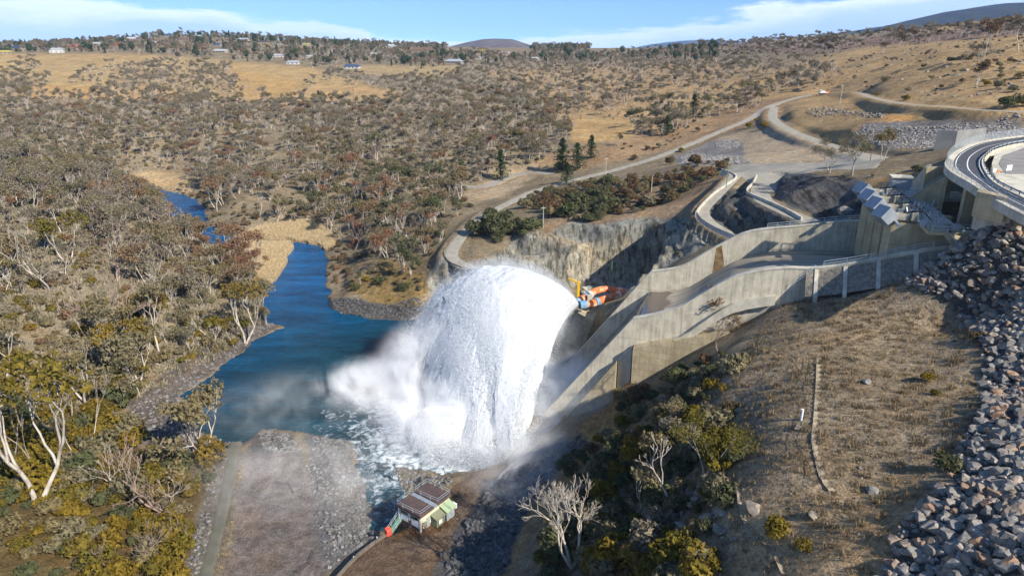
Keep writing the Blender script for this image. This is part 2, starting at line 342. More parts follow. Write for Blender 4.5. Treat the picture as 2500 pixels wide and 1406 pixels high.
# ---- grid (world-aligned, cells growing with distance)
def axis(core0, core1, step, lo, hi, g):
    a = list(np.arange(core0, core1 + step, step)); s = step
    while a[-1] < hi: s *= g; a.append(a[-1] + s)
    b = [core0]; s = step
    while b[-1] > lo: s *= g; b.append(b[-1] - s)
    return np.array(b[:0:-1] + a)
GX = axis(-110, 130, .8, -9000, 9000, 1.022); GY = axis(58, 260, .8, -700, 16000, 1.018)
GXX, GYY = np.meshgrid(GX, GY)
GZ = height(GXX, GYY)
def ground(x, y):
    x = np.asarray(x, float); y = np.asarray(y, float)
    i = np.clip(np.searchsorted(GX, x) - 1, 0, len(GX) - 2); j = np.clip(np.searchsorted(GY, y) - 1, 0, len(GY) - 2)
    fx = np.clip((x - GX[i]) / (GX[i + 1] - GX[i]), 0, 1); fy = np.clip((y - GY[j]) / (GY[j + 1] - GY[j]), 0, 1)
    return (GZ[j, i] * (1 - fx) * (1 - fy) + GZ[j, i + 1] * fx * (1 - fy) + GZ[j + 1, i] * (1 - fx) * fy + GZ[j + 1, i + 1] * fx * fy)
def hit(u, v, start=45):
    """first ground point met by the view ray through a photo pixel"""
    d = ray(u, v); d = d / np.linalg.norm(d); t = np.concatenate([np.arange(start, 500, .7), np.arange(500, 4000, 4)])
    P = d[None] * t[:, None]; z = CAMZ + P[:, 2]; g = ground(P[:, 0], P[:, 1]); k = np.argmax(z < g)
    if z[k] >= g[k]: k = len(t) - 1
    return np.array([P[k, 0], P[k, 1], g[k]])
# ---- colour zones of the ground (surface material; the rock cut and boulder bed also have shade painted in), looked up at each vertex's place in the photo
ZONES = [  # (pixel polygon, linear colour, soft edge px)
 ([(-400,200),(300,190),(700,190),(1000,250),(1500,250),(1900,260),(1450,380),(1120,470),(820,520),(640,570),(300,430),(-400,330)], (.24,.195,.125), 30),
 ([(-400,330),(280,430),(640,640),(660,800),(300,960),(200,1200),(-400,1300)], (.25,.205,.135), 30),
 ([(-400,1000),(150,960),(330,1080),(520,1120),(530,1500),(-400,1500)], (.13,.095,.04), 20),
 ([(-400,130),(330,132),(560,148),(760,165),(1000,235),(900,245),(640,250),(480,245),(0,238),(-400,240)], (.36,.26,.125), 12),
 ([(560,165),(740,200),(700,230),(640,255),(560,215)], (.40,.265,.11), 8),
 ([(740,215),(830,205),(980,225),(990,245),(780,250),(680,270),(640,262)], (.40,.27,.13), 8),
 ([(60,205),(330,215),(560,235),(480,250),(60,238)], (.42,.27,.11), 6),
 ([(820,160),(1120,160),(1100,190),(900,185)], (.33,.25,.13), 8),
 ([(1180,175),(1700,150),(1900,170),(2300,60),(2900,40),(2900,330),(2500,330),(2100,330),(1960,260),(1700,300),(1560,330),(1400,330),(1330,250)], (.35,.245,.125), 25),
 ([(1385,290),(1550,290),(1540,345),(1390,350)], (.38,.26,.12), 8),
 ([(1700,110),(2100,95),(2500,55),(2900,40),(2900,75),(2500,85),(2200,110),(1900,130)], (.20,.14,.11), 10),
 ([(1290,395),(1560,330),(1800,255),(1980,228),(1900,285),(1700,350),(1400,420)], (.29,.20,.115), 8),
 ([(1900,270),(2050,250),(2500,290),(2500,310),(2100,310),(2060,345),(1950,320)], (.36,.25,.125), 8),
 ([(2150,280),(2230,280),(2230,300),(2160,302)], (.48,.27,.10), 5),
 ([(1760,335),(1900,310),(2120,390),(2000,405),(1700,405),(1650,390)], (.36,.29,.20), 10),
 ([(1120,470),(1300,400),(1330,420),(1230,480),(1150,500)], (.36,.28,.18), 10),
 ([(1330,490),(1700,430),(1700,470),(1560,540),(1330,575)], (.24,.175,.11), 8),
 ([(1650,440),(1790,420),(1700,530),(1480,545),(1560,520)], (.29,.205,.125), 8),
 (SHOT1, (.27,.26,.215), 6),
 ([(1380,620),(1440,640),(1530,650),(1570,700),(1500,705),(1400,690),(1370,650)], (.36,.33,.26), 8),
 ([(1300,570),(1360,575),(1560,625),(1600,650),(1580,662),(1500,630),(1350,600)], (.36,.31,.22), 5),
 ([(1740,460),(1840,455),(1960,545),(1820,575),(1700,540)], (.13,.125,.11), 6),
 ([(1890,430),(1960,418),(2100,440),(2120,520),(2000,545),(1890,480)], (.10,.10,.10), 6),  # rock cut facing away from the sun: its shade is put into this grey
 ([(2110,445),(2190,430),(2290,405),(2290,440),(2190,480),(2120,475)], (.33,.225,.11), 6),
 ([(800,725),(1040,742),(1070,745),(1000,790),(830,775),(790,755)], (.07,.065,.06), 4),
 ([(850,700),(930,640),(1010,650),(1070,720),(1040,745),(900,735)], (.24,.17,.07), 6),
 ([(560,880),(690,795),(640,770),(560,800),(420,900),(310,980),(330,1080),(540,1110),(640,1060),(480,1040),(440,970)], (.12,.10,.085), 10),
 ([(600,1110),(745,1110),(790,1300),(800,1450),(520,1450),(565,1200)], (.17,.145,.13), 6),
 ([(760,1060),(850,1060),(930,1290),(800,1400),(770,1230)], (.15,.145,.14), 5),
 ([(620,1050),(720,1060),(745,1110),(620,1110)], (.10,.095,.09), 5),
 ([(540,1090),(600,1110),(540,1450),(430,1450)], (.16,.14,.11), 5),
 ([(780,1450),(950,1300),(1250,1100),(1350,1040),(1280,1150),(1110,1310),(1050,1450)], (.14,.10,.07), 5),
 ([(965,1262),(1110,1230),(1100,1290),(960,1320)], (.14,.085,.045), 8),
 ([(1110,1300),(1270,1110),(1420,1050),(1440,1080),(1330,1180),(1280,1260),(1200,1450),(1040,1450)], (.085,.085,.09), 5),
 ([(1200,1450),(1290,1230),(1450,1070),(1560,960),(1640,950),(1600,1060),(1450,1180),(1350,1300),(1300,1450)], (.25,.17,.09), 8),
 ([(1400,1060),(1480,980),(1560,960),(1560,1000),(1430,1090)], (.31,.20,.085), 5),
 ([(1300,1300),(1500,1100),(1700,960),(1800,900),(1800,1200),(1750,1450),(1250,1450)], (.21,.165,.11), 15),
 ([(1760,880),(1900,740),(2200,690),(2430,820),(2440,950),(2330,1200),(2200,1450),(1780,1450),(1800,1100)], (.31,.245,.165), 12),
 ([(1760,1230),(1900,1200),(2250,1150),(2200,1450),(1790,1450)], (.38,.275,.16), 25),
 ([(1990,665),(2200,625),(2240,650),(2190,690),(2000,700)], (.26,.23,.19), 5),
 ([(2150,1450),(2200,1300),(2330,1150),(2370,1050),(2410,950),(2400,860),(2340,760),(2180,670),(2260,620),(2400,520),(2900,480),(2900,1450)], (.085,.08,.072), 4),  # ground under the boulders, coloured dark to stand in for shaded gaps
 ([(2070,350),(2110,300),(2500,290),(2500,330),(2330,350),(2200,362)], (.20,.185,.17), 4),
 ([(1745,345),(1810,345),(1820,400),(1660,402),(1640,385)], (.20,.19,.18), 5),
 ([(290,425),(440,415),(470,470),(330,470)], (.42,.31,.17), 6),
 ([(570,580),(640,560),(770,535),(830,590),(790,620),(720,600),(690,690),(640,700)], (.30,.21,.10), 5),
]
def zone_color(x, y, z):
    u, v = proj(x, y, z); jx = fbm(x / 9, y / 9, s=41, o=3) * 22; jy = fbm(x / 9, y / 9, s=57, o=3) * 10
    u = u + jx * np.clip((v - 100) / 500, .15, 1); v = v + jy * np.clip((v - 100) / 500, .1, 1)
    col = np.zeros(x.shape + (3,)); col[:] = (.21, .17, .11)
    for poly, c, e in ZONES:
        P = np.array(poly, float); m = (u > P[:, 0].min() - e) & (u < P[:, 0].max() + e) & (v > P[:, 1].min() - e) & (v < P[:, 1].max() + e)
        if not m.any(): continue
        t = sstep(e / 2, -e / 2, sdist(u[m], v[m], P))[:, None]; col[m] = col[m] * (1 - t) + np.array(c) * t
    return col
def build_terrain():
    ny, nx = GXX.shape; V = np.stack([GXX.ravel(), GYY.ravel(), GZ.ravel()], 1)
    i = np.arange(nx - 1)[None] + np.arange(ny - 1)[:, None] * nx; i = i.ravel()
    F = np.stack([i, i + 1, i + nx + 1, i + nx], 1)
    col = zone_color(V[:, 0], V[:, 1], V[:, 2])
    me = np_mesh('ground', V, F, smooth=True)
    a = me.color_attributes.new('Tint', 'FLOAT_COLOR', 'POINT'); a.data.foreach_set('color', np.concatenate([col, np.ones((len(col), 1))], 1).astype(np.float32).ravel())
    uu, vv = proj(V[:, 0], V[:, 1], V[:, 2]); sh = np.zeros(len(V), np.float32)
    for pl in (SHOT1, ROUGH[2][0], ROUGH[3][0]): sh = np.maximum(sh, sstep(4, -4, sdist(uu, vv, pl)))
    a = me.attributes.new('Shot', 'FLOAT', 'POINT'); a.data.foreach_set('value', sh.astype(np.float32))
    m = bpy.data.materials.new('ground'); m.use_nodes = True; nt = m.node_tree; b = nt.nodes['Principled BSDF']; N = nt.nodes.new; L = nt.links.new
    b.inputs['Roughness'].default_value = .95; b.inputs['Specular IOR Level'].default_value = .1
    at = N('ShaderNodeAttribute'); at.attribute_name = 'Tint'; tc = N('ShaderNodeTexCoord')
    def nz(sc, det=6, ro=.6, src=tc.outputs['Object']):
        n = N('ShaderNodeTexNoise'); n.inputs['Scale'].default_value = sc; n.inputs['Detail'].default_value = det; n.inputs['Roughness'].default_value = ro; L(src, n.inputs[0]); return n.outputs[0]
    def rng(s, a0, a1, b0, b1):
        r = N('ShaderNodeMapRange'); r.inputs['From Min'].default_value = a0; r.inputs['From Max'].default_value = a1; r.inputs['To Min'].default_value = b0; r.inputs['To Max'].default_value = b1; L(s, r.inputs[0]); return r.outputs[0]
    def mul(c, f):
        x = N('ShaderNodeVectorMath'); x.operation = 'MULTIPLY'; L(c, x.inputs[0]); L(f, x.inputs[1]); return x.outputs[0]
    n1 = nz(.05, 5); n2 = nz(.45, 6, .7); n3 = nz(2.6, 4, .75)
    c = mul(at.outputs['Color'], rng(n1, .35, .65, .80, 1.2))
    c = mul(c, rng(n2, .3, .7, .55, 1.4)); c = mul(c, rng(n3, .28, .72, .45, 1.5))
    # hue drift: greyer / warmer
    mx = N('ShaderNodeMix'); mx.data_type = 'RGBA'; mx.blend_type = 'MULTIPLY'; mx.inputs[7].default_value = (1.08, .96, .83, 1)
    L(rng(nz(.13, 5), .45, .68, 0, 1), mx.inputs[0]); L(c, mx.inputs[6])
    # pale stones
    vo = N('ShaderNodeTexVoronoi'); vo.inputs['Scale'].default_value = .8; L(tc.outputs['Object'], vo.inputs[0])
    m2 = N('ShaderNodeMix'); m2.data_type = 'RGBA'; m2.inputs[7].default_value = (.36, .33, .28, 1); L(mx.outputs[2], m2.inputs[6])
    st = N('ShaderNodeMath'); st.operation = 'MULTIPLY'; L(rng(vo.outputs[0], .10, .16, .8, 0), st.inputs[0]); L(rng(nz(.09, 3), .5, .6, 0, 1), st.inputs[1]); L(st.outputs[0], m2.inputs[0])
    # sprayed concrete: dark seepage streaks running down the faces, pale patches
    sa = N('ShaderNodeAttribute'); sa.attribute_name = 'Shot'; mp = N('ShaderNodeMapping'); mp.inputs['Rotation'].default_value = (0, 0, .5); mp.inputs['Scale'].default_value = (.75, .10, .22); L(tc.outputs['Object'], mp.inputs[0])
    s1 = nz(1.0, 7, .7, mp.outputs[0]); m3 = N('ShaderNodeMix'); m3.data_type = 'RGBA'; m3.blend_type = 'MULTIPLY'; m3.inputs[7].default_value = (.34, .33, .31, 1); L(m2.outputs[2], m3.inputs[6])
    k1 = N('ShaderNodeMath'); k1.operation = 'MULTIPLY'; L(rng(s1, .47, .60, 0, 1), k1.inputs[0]); L(sa.outputs['Fac'], k1.inputs[1]); L(k1.outputs[0], m3.inputs[0])
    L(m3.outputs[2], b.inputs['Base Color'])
    bp = N('ShaderNodeBump'); bp.inputs['Strength'].default_value = .9; bp.inputs['Distance'].default_value = .55
    hs = N('ShaderNodeMath'); hs.operation = 'MULTIPLY_ADD'; hs.inputs[1].default_value = .5; L(n3, hs.inputs[0]); L(n2, hs.inputs[2]); L(hs.outputs[0], bp.inputs['Height']); L(bp.outputs[0], b.inputs['Normal'])
    me.materials.append(m); o = link('ground', me); tag(o, kind='structure'); return o
build_terrain()
# ---- draped sheets: roads and yards
def drape_mat(name, c1, c2, sc=.5):
    m = mat(name, c1, .95, noise=(sc, c2, .35, .65), bump=(3, .5, .08), spec=.1); return m
M_GRAVEL = drape_mat('gravel', (.36, .335, .28), (.27, .245, .20), .35)
M_ROADCON = drape_mat('road_concrete', (.42, .37, .28), (.33, .29, .22), .3)
def ribbon(name, P, w, m, lift=.06, ncross=7, jitter=.25):
    P = np.asarray(P); T = np.gradient(P[:, :2], axis=0); T /= np.linalg.norm(T, axis=1)[:, None] + 1e-9; Nn = np.stack([-T[:, 1], T[:, 0]], 1)
    k = np.linspace(-1, 1, ncross); jl = fbm(np.arange(len(P)) / 4., np.zeros(len(P)), s=3, o=3) * jitter
    X = P[:, 0, None] + Nn[:, 0, None] * k * (w / 2 + jl[:, None]); Y = P[:, 1, None] + Nn[:, 1, None] * k * (w / 2 + jl[:, None])
    Z = np.maximum(ground(X, Y), P[:, 2, None] - .12) + lift
    Z[:, 0] -= lift + .15; Z[:, -1] -= lift + .15
    n, c = X.shape; i = (np.arange(c - 1)[None] + np.arange(n - 1)[:, None] * c).ravel(); F = np.stack([i, i + 1, i + c + 1, i + c], 1)
    o = link(name, np_mesh(name, np.stack([X.ravel(), Y.ravel(), Z.ravel()], 1), F, [m], smooth=True)); tag(o, kind='structure'); return o
for n in ROADW:
    if n == 'bench': continue
    ribbon({'lower': 'gravel_road', 'upper': 'gravel_road', 'track': 'gravel_track', 'rampa': 'gravel_ramp', 'rampb': 'gravel_ramp', 'path': 'gravel_track'}[n], ROADW[n], ROADWID[n] - .4, M_GRAVEL)
def sheet(name, px, m, lift=.1, res=1.0, edge=.6):
    """a draped yard over the ground from a pixel outline"""
    Wp = np.array([hit(*p) for p in px]); lo = Wp.min(0); hi = Wp.max(0)
    xs = np.arange(lo[0], hi[0] + res, res); ys = np.arange(lo[1], hi[1] + res, res); X, Y = np.meshgrid(xs, ys)
    d = sdist(X, Y, Wp) + fbm(X / 3, Y / 3, s=8) * edge; Z = ground(X, Y) + lift; Z = np.where(d > 0, Z - .35, Z)
    keep = (d < 1.2); n, c = X.shape; i = (np.arange(c - 1)[None] + np.arange(n - 1)[:, None] * c).ravel(); F = np.stack([i, i + 1, i + c + 1, i + c], 1)
    F = F[keep.ravel()[F].all(1)]; o = link(name, np_mesh(name, np.stack([X.ravel(), Y.ravel(), Z.ravel()], 1), F, [m], smooth=True)); tag(o, kind='structure'); return o
sheet('gravel_yard', [(1768,404),(1850,400),(1990,400),(2110,374),(2172,384),(2140,412),(2010,416),(1960,426),(1905,436),(1890,470),(1845,462),(1842,440),(1810,432),(1785,440),(1775,425)], M_GRAVEL, .10)
M_STRIP = drape_mat('strip_concrete', (.16, .15, .115), (.115, .11, .085), .3)
ribbon('concrete_strip', densify([W(u, v, 2.9) for u, v in [(574,1078),(570,1100),(560,1160),(545,1230),(527,1310),(508,1380),(490,1460)]], 2), 2.9, M_STRIP, lift=.14, jitter=.05)
# ---- water
def water_mat():
    m = bpy.data.materials.new('river_water'); m.use_nodes = True; nt = m.node_tree; b = nt.nodes['Principled BSDF']; N = nt.nodes.new; L = nt.links.new
    b.inputs['Roughness'].default_value = .12; b.inputs['Specular IOR Level'].default_value = .14
    tc = N('ShaderNodeTexCoord'); geo = tc.outputs['Object']
    # foam: strongest where the jet lands
    vd = N('ShaderNodeVectorMath'); vd.operation = 'DISTANCE'; vd.inputs[1].default_value = (-8, 152, 0); L(geo, vd.inputs[0])
    nf = N('ShaderNodeTexNoise'); nf.inputs['Scale'].default_value = .42; nf.inputs['Detail'].default_value = 10; nf.inputs['Roughness'].default_value = .7; nf.inputs['Distortion'].default_value = .9; L(geo, nf.inputs[0])
    r = N('ShaderNodeMapRange'); r.inputs['From Min'].default_value = 14; r.inputs['From Max'].default_value = 50; r.inputs['To Min'].default_value = .26; r.inputs['To Max'].default_value = -.11; L(vd.outputs['Value'], r.inputs[0])
    ad = N('ShaderNodeMath'); ad.operation = 'ADD'; L(nf.outputs[0], ad.inputs[0]); L(r.outputs[0], ad.inputs[1])
    fm = N('ShaderNodeMapRange'); fm.interpolation_type = 'SMOOTHSTEP'; fm.inputs['From Min'].default_value = .52; fm.inputs['From Max'].default_value = .80; L(ad.outputs[0], fm.inputs[0])
    # deep teal near the jet, clear blue upstream
    bl = N('ShaderNodeMix'); bl.data_type = 'RGBA'; bl.inputs[6].default_value = (.004, .045, .068, 1); bl.inputs[7].default_value = (.0, .085, .23, 1)
    rb = N('ShaderNodeMapRange'); rb.inputs['From Min'].default_value = 60; rb.inputs['From Max'].default_value = 130; L(vd.outputs['Value'], rb.inputs[0]); L(rb.outputs[0], bl.inputs[0])
    wn = N('ShaderNodeTexNoise'); wn.inputs['Scale'].default_value = .09; wn.inputs['Detail'].default_value = 6; wn.inputs['Roughness'].default_value = .65; wm = N('ShaderNodeMapping'); wm.inputs['Scale'].default_value = (.5, 1.8, 1); L(geo, wm.inputs[0]); L(wm.outputs[0], wn.inputs[0])
    wr = N('ShaderNodeMapRange'); wr.inputs['From Min'].default_value = .35; wr.inputs['From Max'].default_value = .65; wr.inputs['To Min'].default_value = .55; wr.inputs['To Max'].default_value = 1.35; L(wn.outputs[0], wr.inputs[0]); wx = N('ShaderNodeVectorMath'); wx.operation = 'MULTIPLY'; L(bl.outputs[2], wx.inputs[0]); L(wr.outputs[0], wx.inputs[1])
    mx = N('ShaderNodeMix'); mx.data_type = 'RGBA'; mx.inputs[7].default_value = (.80, .86, .88, 1); L(wx.outputs[0], mx.inputs[6]); L(fm.outputs[0], mx.inputs[0]); L(mx.outputs[2], b.inputs['Base Color'])
    rr = N('ShaderNodeMapRange'); rr.inputs['To Min'].default_value = .16; rr.inputs['To Max'].default_value = .8; L(fm.outputs[0], rr.inputs[0]); L(rr.outputs[0], b.inputs['Roughness'])
    mp = N('ShaderNodeMapping'); mp.inputs['Scale'].default_value = (.55, 1.3, 1); mp.inputs['Rotation'].default_value = (0, 0, .5); L(geo, mp.inputs[0])
    n1 = N('ShaderNodeTexNoise'); n1.inputs['Scale'].default_value = .55; n1.inputs['Detail'].default_value = 8; n1.inputs['Roughness'].default_value = .6; n1.inputs['Distortion'].default_value = .6; L(mp.outputs[0], n1.inputs[0])
    bp = N('ShaderNodeBump'); bp.inputs['Strength'].default_value = 1; bp.inputs['Distance'].default_value = 1.1; L(n1.outputs[0], bp.inputs['Height']); L(bp.outputs[0], b.inputs['Normal'])
    return m
def build_water():
    xs = np.arange(-260, 40, 1.5); ys = np.arange(95, 480, 1.5); X, Y = np.meshgrid(xs, ys)
    d = np.sqrt((X + 8) ** 2 + (Y - 152) ** 2); a = np.clip(1.1 - d / 60, .06, 1)
    Z = fbm(X / 5, Y / 3, s=77, o=4) * .55 * a
    n, c = X.shape; i = (np.arange(c - 1)[None] + np.arange(n - 1)[:, None] * c).ravel(); F = np.stack([i, i + 1, i + c + 1, i + c], 1)
    wd_ = sdist(X.ravel(), Y.ravel(), WATER); F = F[(wd_[F] < 8).all(1)]
    o = link('river_water', np_mesh('river_water', np.stack([X.ravel(), Y.ravel(), Z.ravel()], 1), F, [water_mat()], smooth=True)); tag(o, kind='structure')
build_water()
# ================================================================ SPILLWAY, GATES, ROAD BRIDGE
def conc_mat(name, c, c2, streak=True, blocks=None):
    m = bpy.data.materials.new(name); m.use_nodes = True; nt = m.node_tree; b = nt.nodes['Principled BSDF']; N = nt.nodes.new; L = nt.links.new
    b.inputs['Roughness'].default_value = .85; b.inputs['Specular IOR Level'].default_value = .25
    tc = N('ShaderNodeTexCoord'); g = N('ShaderNodeNewGeometry')
    n1 = N('ShaderNodeTexNoise'); n1.inputs['Scale'].default_value = .35; n1.inputs['Detail'].default_value = 8; n1.inputs['Roughness'].default_value = .7; L(g.outputs['Position'], n1.inputs[0])
    mp = N('ShaderNodeMapping'); mp.inputs['Scale'].default_value = (1.2, 1.2, .09); L(g.outputs['Position'], mp.inputs[0])
    n2 = N('ShaderNodeTexNoise'); n2.inputs['Scale'].default_value = 1.0; n2.inputs['Detail'].default_value = 6; n2.inputs['Roughness'].default_value = .7; L(mp.outputs[0], n2.inputs[0])
    a = N('ShaderNodeMath'); a.operation = 'ADD'; L(n1.outputs[0], a.inputs[0]); L((n2 if streak else n1).outputs[0], a.inputs[1])
    r = N('ShaderNodeMapRange'); r.inputs['From Min'].default_value = .88; r.inputs['From Max'].default_value = 1.2; L(a.outputs[0], r.inputs[0])
    mx = N('ShaderNodeMix'); mx.data_type = 'RGBA'; mx.inputs[6].default_value = (*c, 1); mx.inputs[7].default_value = (*c2, 1); L(r.outputs[0], mx.inputs[0])
    last = mx.outputs[2]
    if blocks:
        # pour joints: rectangular panels across the wall
        cb = N('ShaderNodeSeparateXYZ'); L(g.outputs['Position'], cb.inputs[0])
        cx = N('ShaderNodeCombineXYZ'); L(cb.outputs[0], cx.inputs[0]); L(cb.outputs[2], cx.inputs[1])
        br = N('ShaderNodeTexBrick'); br.inputs['Scale'].default_value = 1; br.inputs['Mortar Size'].default_value = .012 * blocks[2]; br.inputs['Brick Width'].default_value = blocks[0]; br.inputs['Row Height'].default_value = blocks[1]
        br.offset = blocks[3] if len(blocks) > 3 else 0; br.inputs['Color1'].default_value = (1, 1, 1, 1); br.inputs['Color2'].default_value = (.90, .89, .87, 1); br.inputs['Mortar'].default_value = (.62, .58, .53, 1)
        L(cx.outputs[0], br.inputs[0]); m2 = N('ShaderNodeMix'); m2.data_type = 'RGBA'; m2.blend_type = 'MULTIPLY'; m2.inputs[0].default_value = 1; L(last, m2.inputs[6]); L(br.outputs[0], m2.inputs[7]); last = m2.outputs[2]
    L(last, b.inputs['Base Color'])
    n3 = N('ShaderNodeTexNoise'); n3.inputs['Scale'].default_value = 3; n3.inputs['Detail'].default_value = 6; L(g.outputs['Position'], n3.inputs[0])
    bp = N('ShaderNodeBump'); bp.inputs['Strength'].default_value = .4; bp.inputs['Distance'].default_value = .08; L(n3.outputs[0], bp.inputs['Height']); L(bp.outputs[0], b.inputs['Normal'])
    return m
M_CONC = conc_mat('wall_concrete', (.62, .57, .45), (.38, .345, .27), blocks=(9, 30, 4))
M_CONCW = conc_mat('warm_concrete', (.58, .48, .30), (.42, .34, .21), blocks=(7, 3.0, 2.2))
M_BLOCK = conc_mat('jointed_concrete', (.48, .40, .26), (.32, .265, .17), blocks=(3.0, 1.5, 3.2, .5))
M_COPE = conc_mat('coping_concrete', (.58, .54, .44), (.42, .39, .31), streak=False)
M_FLOOR = None
def floor_mat():
    m = bpy.data.materials.new('chute_floor'); m.use_nodes = True; nt = m.node_tree; b = nt.nodes['Principled BSDF']; N = nt.nodes.new; L = nt.links.new
    at = N('ShaderNodeUVMap'); at.uv_map = 'UVMap'; sp = N('ShaderNodeSeparateXYZ'); L(at.outputs[0], sp.inputs[0])   # u = s metres, v = w metres
    mp = N('ShaderNodeMapping'); mp.inputs['Scale'].default_value = (.02, .33, 1); L(at.outputs[0], mp.inputs[0])
    n = N('ShaderNodeTexNoise'); n.inputs['Scale'].default_value = 1.4; n.inputs['Detail'].default_value = 8; n.inputs['Roughness'].default_value = .72; L(mp.outputs[0], n.inputs[0])
    cr = N('ShaderNodeValToRGB'); e = cr.color_ramp.elements; e[0].position = .33; e[0].color = (.16, .125, .085, 1); e[1].position = .60; e[1].color = (.42, .375, .29, 1); L(n.outputs[0], cr.inputs[0])
    # damp pool near the lip
    n2 = N('ShaderNodeTexNoise'); n2.inputs['Scale'].default_value = .16; n2.inputs['Detail'].default_value = 3; L(at.outputs[0], n2.inputs[0])
    r = N('ShaderNodeMath'); r.operation = 'MULTIPLY_ADD'; r.inputs[1].default_value = 9; L(n2.outputs[0], r.inputs[0]); L(sp.outputs[0], r.inputs[2])
    wm = N('ShaderNodeMapRange'); wm.inputs['From Min'].default_value = 9.2; wm.inputs['From Max'].default_value = 9.9; wm.inputs['To Min'].default_value = 1; wm.inputs['To Max'].default_value = 0; L(r.outputs[0], wm.inputs[0])
    mx = N('ShaderNodeMix'); mx.data_type = 'RGBA'; mx.inputs[7].default_value = (.12, .095, .075, 1); L(wm.outputs[0], mx.inputs[0]); L(cr.outputs[0], mx.inputs[6]); L(mx.outputs[2], b.inputs['Base Color'])
    rr = N('ShaderNodeMapRange'); rr.inputs['To Min'].default_value = .8; rr.inputs['To Max'].default_value = .12; L(wm.outputs[0], rr.inputs[0]); L(rr.outputs[0], b.inputs['Roughness'])
    return m
M_FLOOR = floor_mat()
M_STEEL = mat('galvanised_steel', (.42, .46, .50), .45, .6)
M_RAIL = mat('pale_rail_paint', (.50, .58, .62), .5, .2)
M_DARK = mat('dark_steel', (.05, .055, .06), .5, .4)
M_BOX = mat('grey_sheet_metal', (.38, .41, .44), .45, .3, noise=(.8, (.28, .31, .34), .4, .65))
SS = [-23, -21] + list(range(-20, 1, 2)) + [1.0 * q for q in range(1, 37)] + [38, 40, 42, 44, 46, 48]
spill = empty('spillway', S(20, 16, 33), label='long curved pale concrete spillway chute with high side walls dropping to the river', cat='spillway')
def chute():
    rows = [[S(s, w, floor_z(s)) for w in np.linspace(.3, CW - .3, 12)] for s in SS + [54, 60]]
    mb = MB(); mb.strip(rows); o = mb.build('chute_floor', M_FLOOR, spill, smooth=True)
    me = o.data; uv = me.uv_layers.new(name='UVMap'); pts = [(s, w) for s in SS + [54, 60] for w in np.linspace(.3, CW - .3, 12)]
    for l in me.loops: uv.data[l.index].uv = pts[l.vertex_index]
chute()
# top profiles  (s, height over the floor)
def _sm(xs, ys):      # smooth profile through knots
    P = densify(np.stack([np.array(xs, float), np.array(ys, float), np.zeros(len(xs))], 1), .5); return lambda s: float(np.interp(s, P[:, 0], P[:, 1]))
_ft = _sm([0, 3, 7.5, 14, 21, 26.5, 33.5, 44, 60], [35.0, 35.6, 37.1, 41.9, 46.6, 48.4, 49.6, 51.6, 53])
_nt = _sm([0, 4.8, 9.6, 13, 17.3, 20.5, 25, 29.5, 35, 43, 52, 60], [34.7, 36.3, 38.6, 41.2, 44.6, 46.5, 48.1, 49.0, 49.5, 51.6, 54.6, 56.5])
def far_top(s): return _ft(s) if s >= 0 else float(np.interp(s, [-23, -21, -2, 0], [3.2, 6.0, 32.4, 35.0]))
def near_top(s): return _nt(s) if s >= 0 else float(np.interp(s, [-23, -21, 0], [3.2, 6.0, 34.7]))
def wall(name, w0, w1, top, s0, s1, parent, m, base=None, cope=.22, out=0):
    ss = sorted(set([s for s in SS + [54, 60] if s0 <= s <= s1] + [s0, s1])); rows = []
    for s in ss:
        b = (floor_z(s) - 3.0) if base is None else base(s)
        rows.append([S(s, w0, b), S(s, w1 + out, b), S(s, w1, top(s)), S(s, w0, top(s))])
    mb = MB(); mb.strip(rows, closed=True); mb.poly(rows[0], [(0, 1, 2, 3)]); mb.poly(rows[-1], [(3, 2, 1, 0)]); o = mb.build(name, m, parent)
    if cope:
        rows = [[S(s, w0 - .12, top(s) - .05), S(s, w1 + .12, top(s) - .05), S(s, w1 + .12, top(s) + cope), S(s, w0 - .12, top(s) + cope)] for s in ss]
        mb = MB(); mb.strip(rows, closed=True); mb.poly(rows[0], [(0, 1, 2, 3)]); mb.poly(rows[-1], [(3, 2, 1, 0)]); mb.build(name.replace('wall', 'coping'), M_COPE, parent)
    return o
wall('side_wall', -1.0, 0.0, far_top, -23, 48, spill, M_CONC, base=lambda s: floor_z(s) - (3 if s > 0 else 9))
wall('side_wall', CW, CW + 1.0, near_top, -23, 60, spill, M_CONC, base=lambda s: min(floor_z(s) - 6, near_top(s) - 12) if s >= 0 else floor_z(s) - 8)
# outer toe ledge along the near wall (lower lit curb) and end block below the lip
mb = MB(); rows = []
for s in [2, 4, 6, 8, 10, 12, 14, 16, 18, 20, 23, 26, 28]:
    z = near_top(s) - np.interp(s, [2, 12, 19, 28], [6.6, 6.7, 5.5, 5.3]); rows.append([S(s, CW + 1, z - 2), S(s, CW + 2.3, z - 2), S(s, CW + 2.3, z), S(s, CW + 1, z)])
mb.strip(rows, closed=True); mb.poly(rows[0], [(0, 1, 2, 3)]); mb.poly(rows[-1], [(3, 2, 1, 0)]); mb.build('wall_footing', M_COPE, spill)
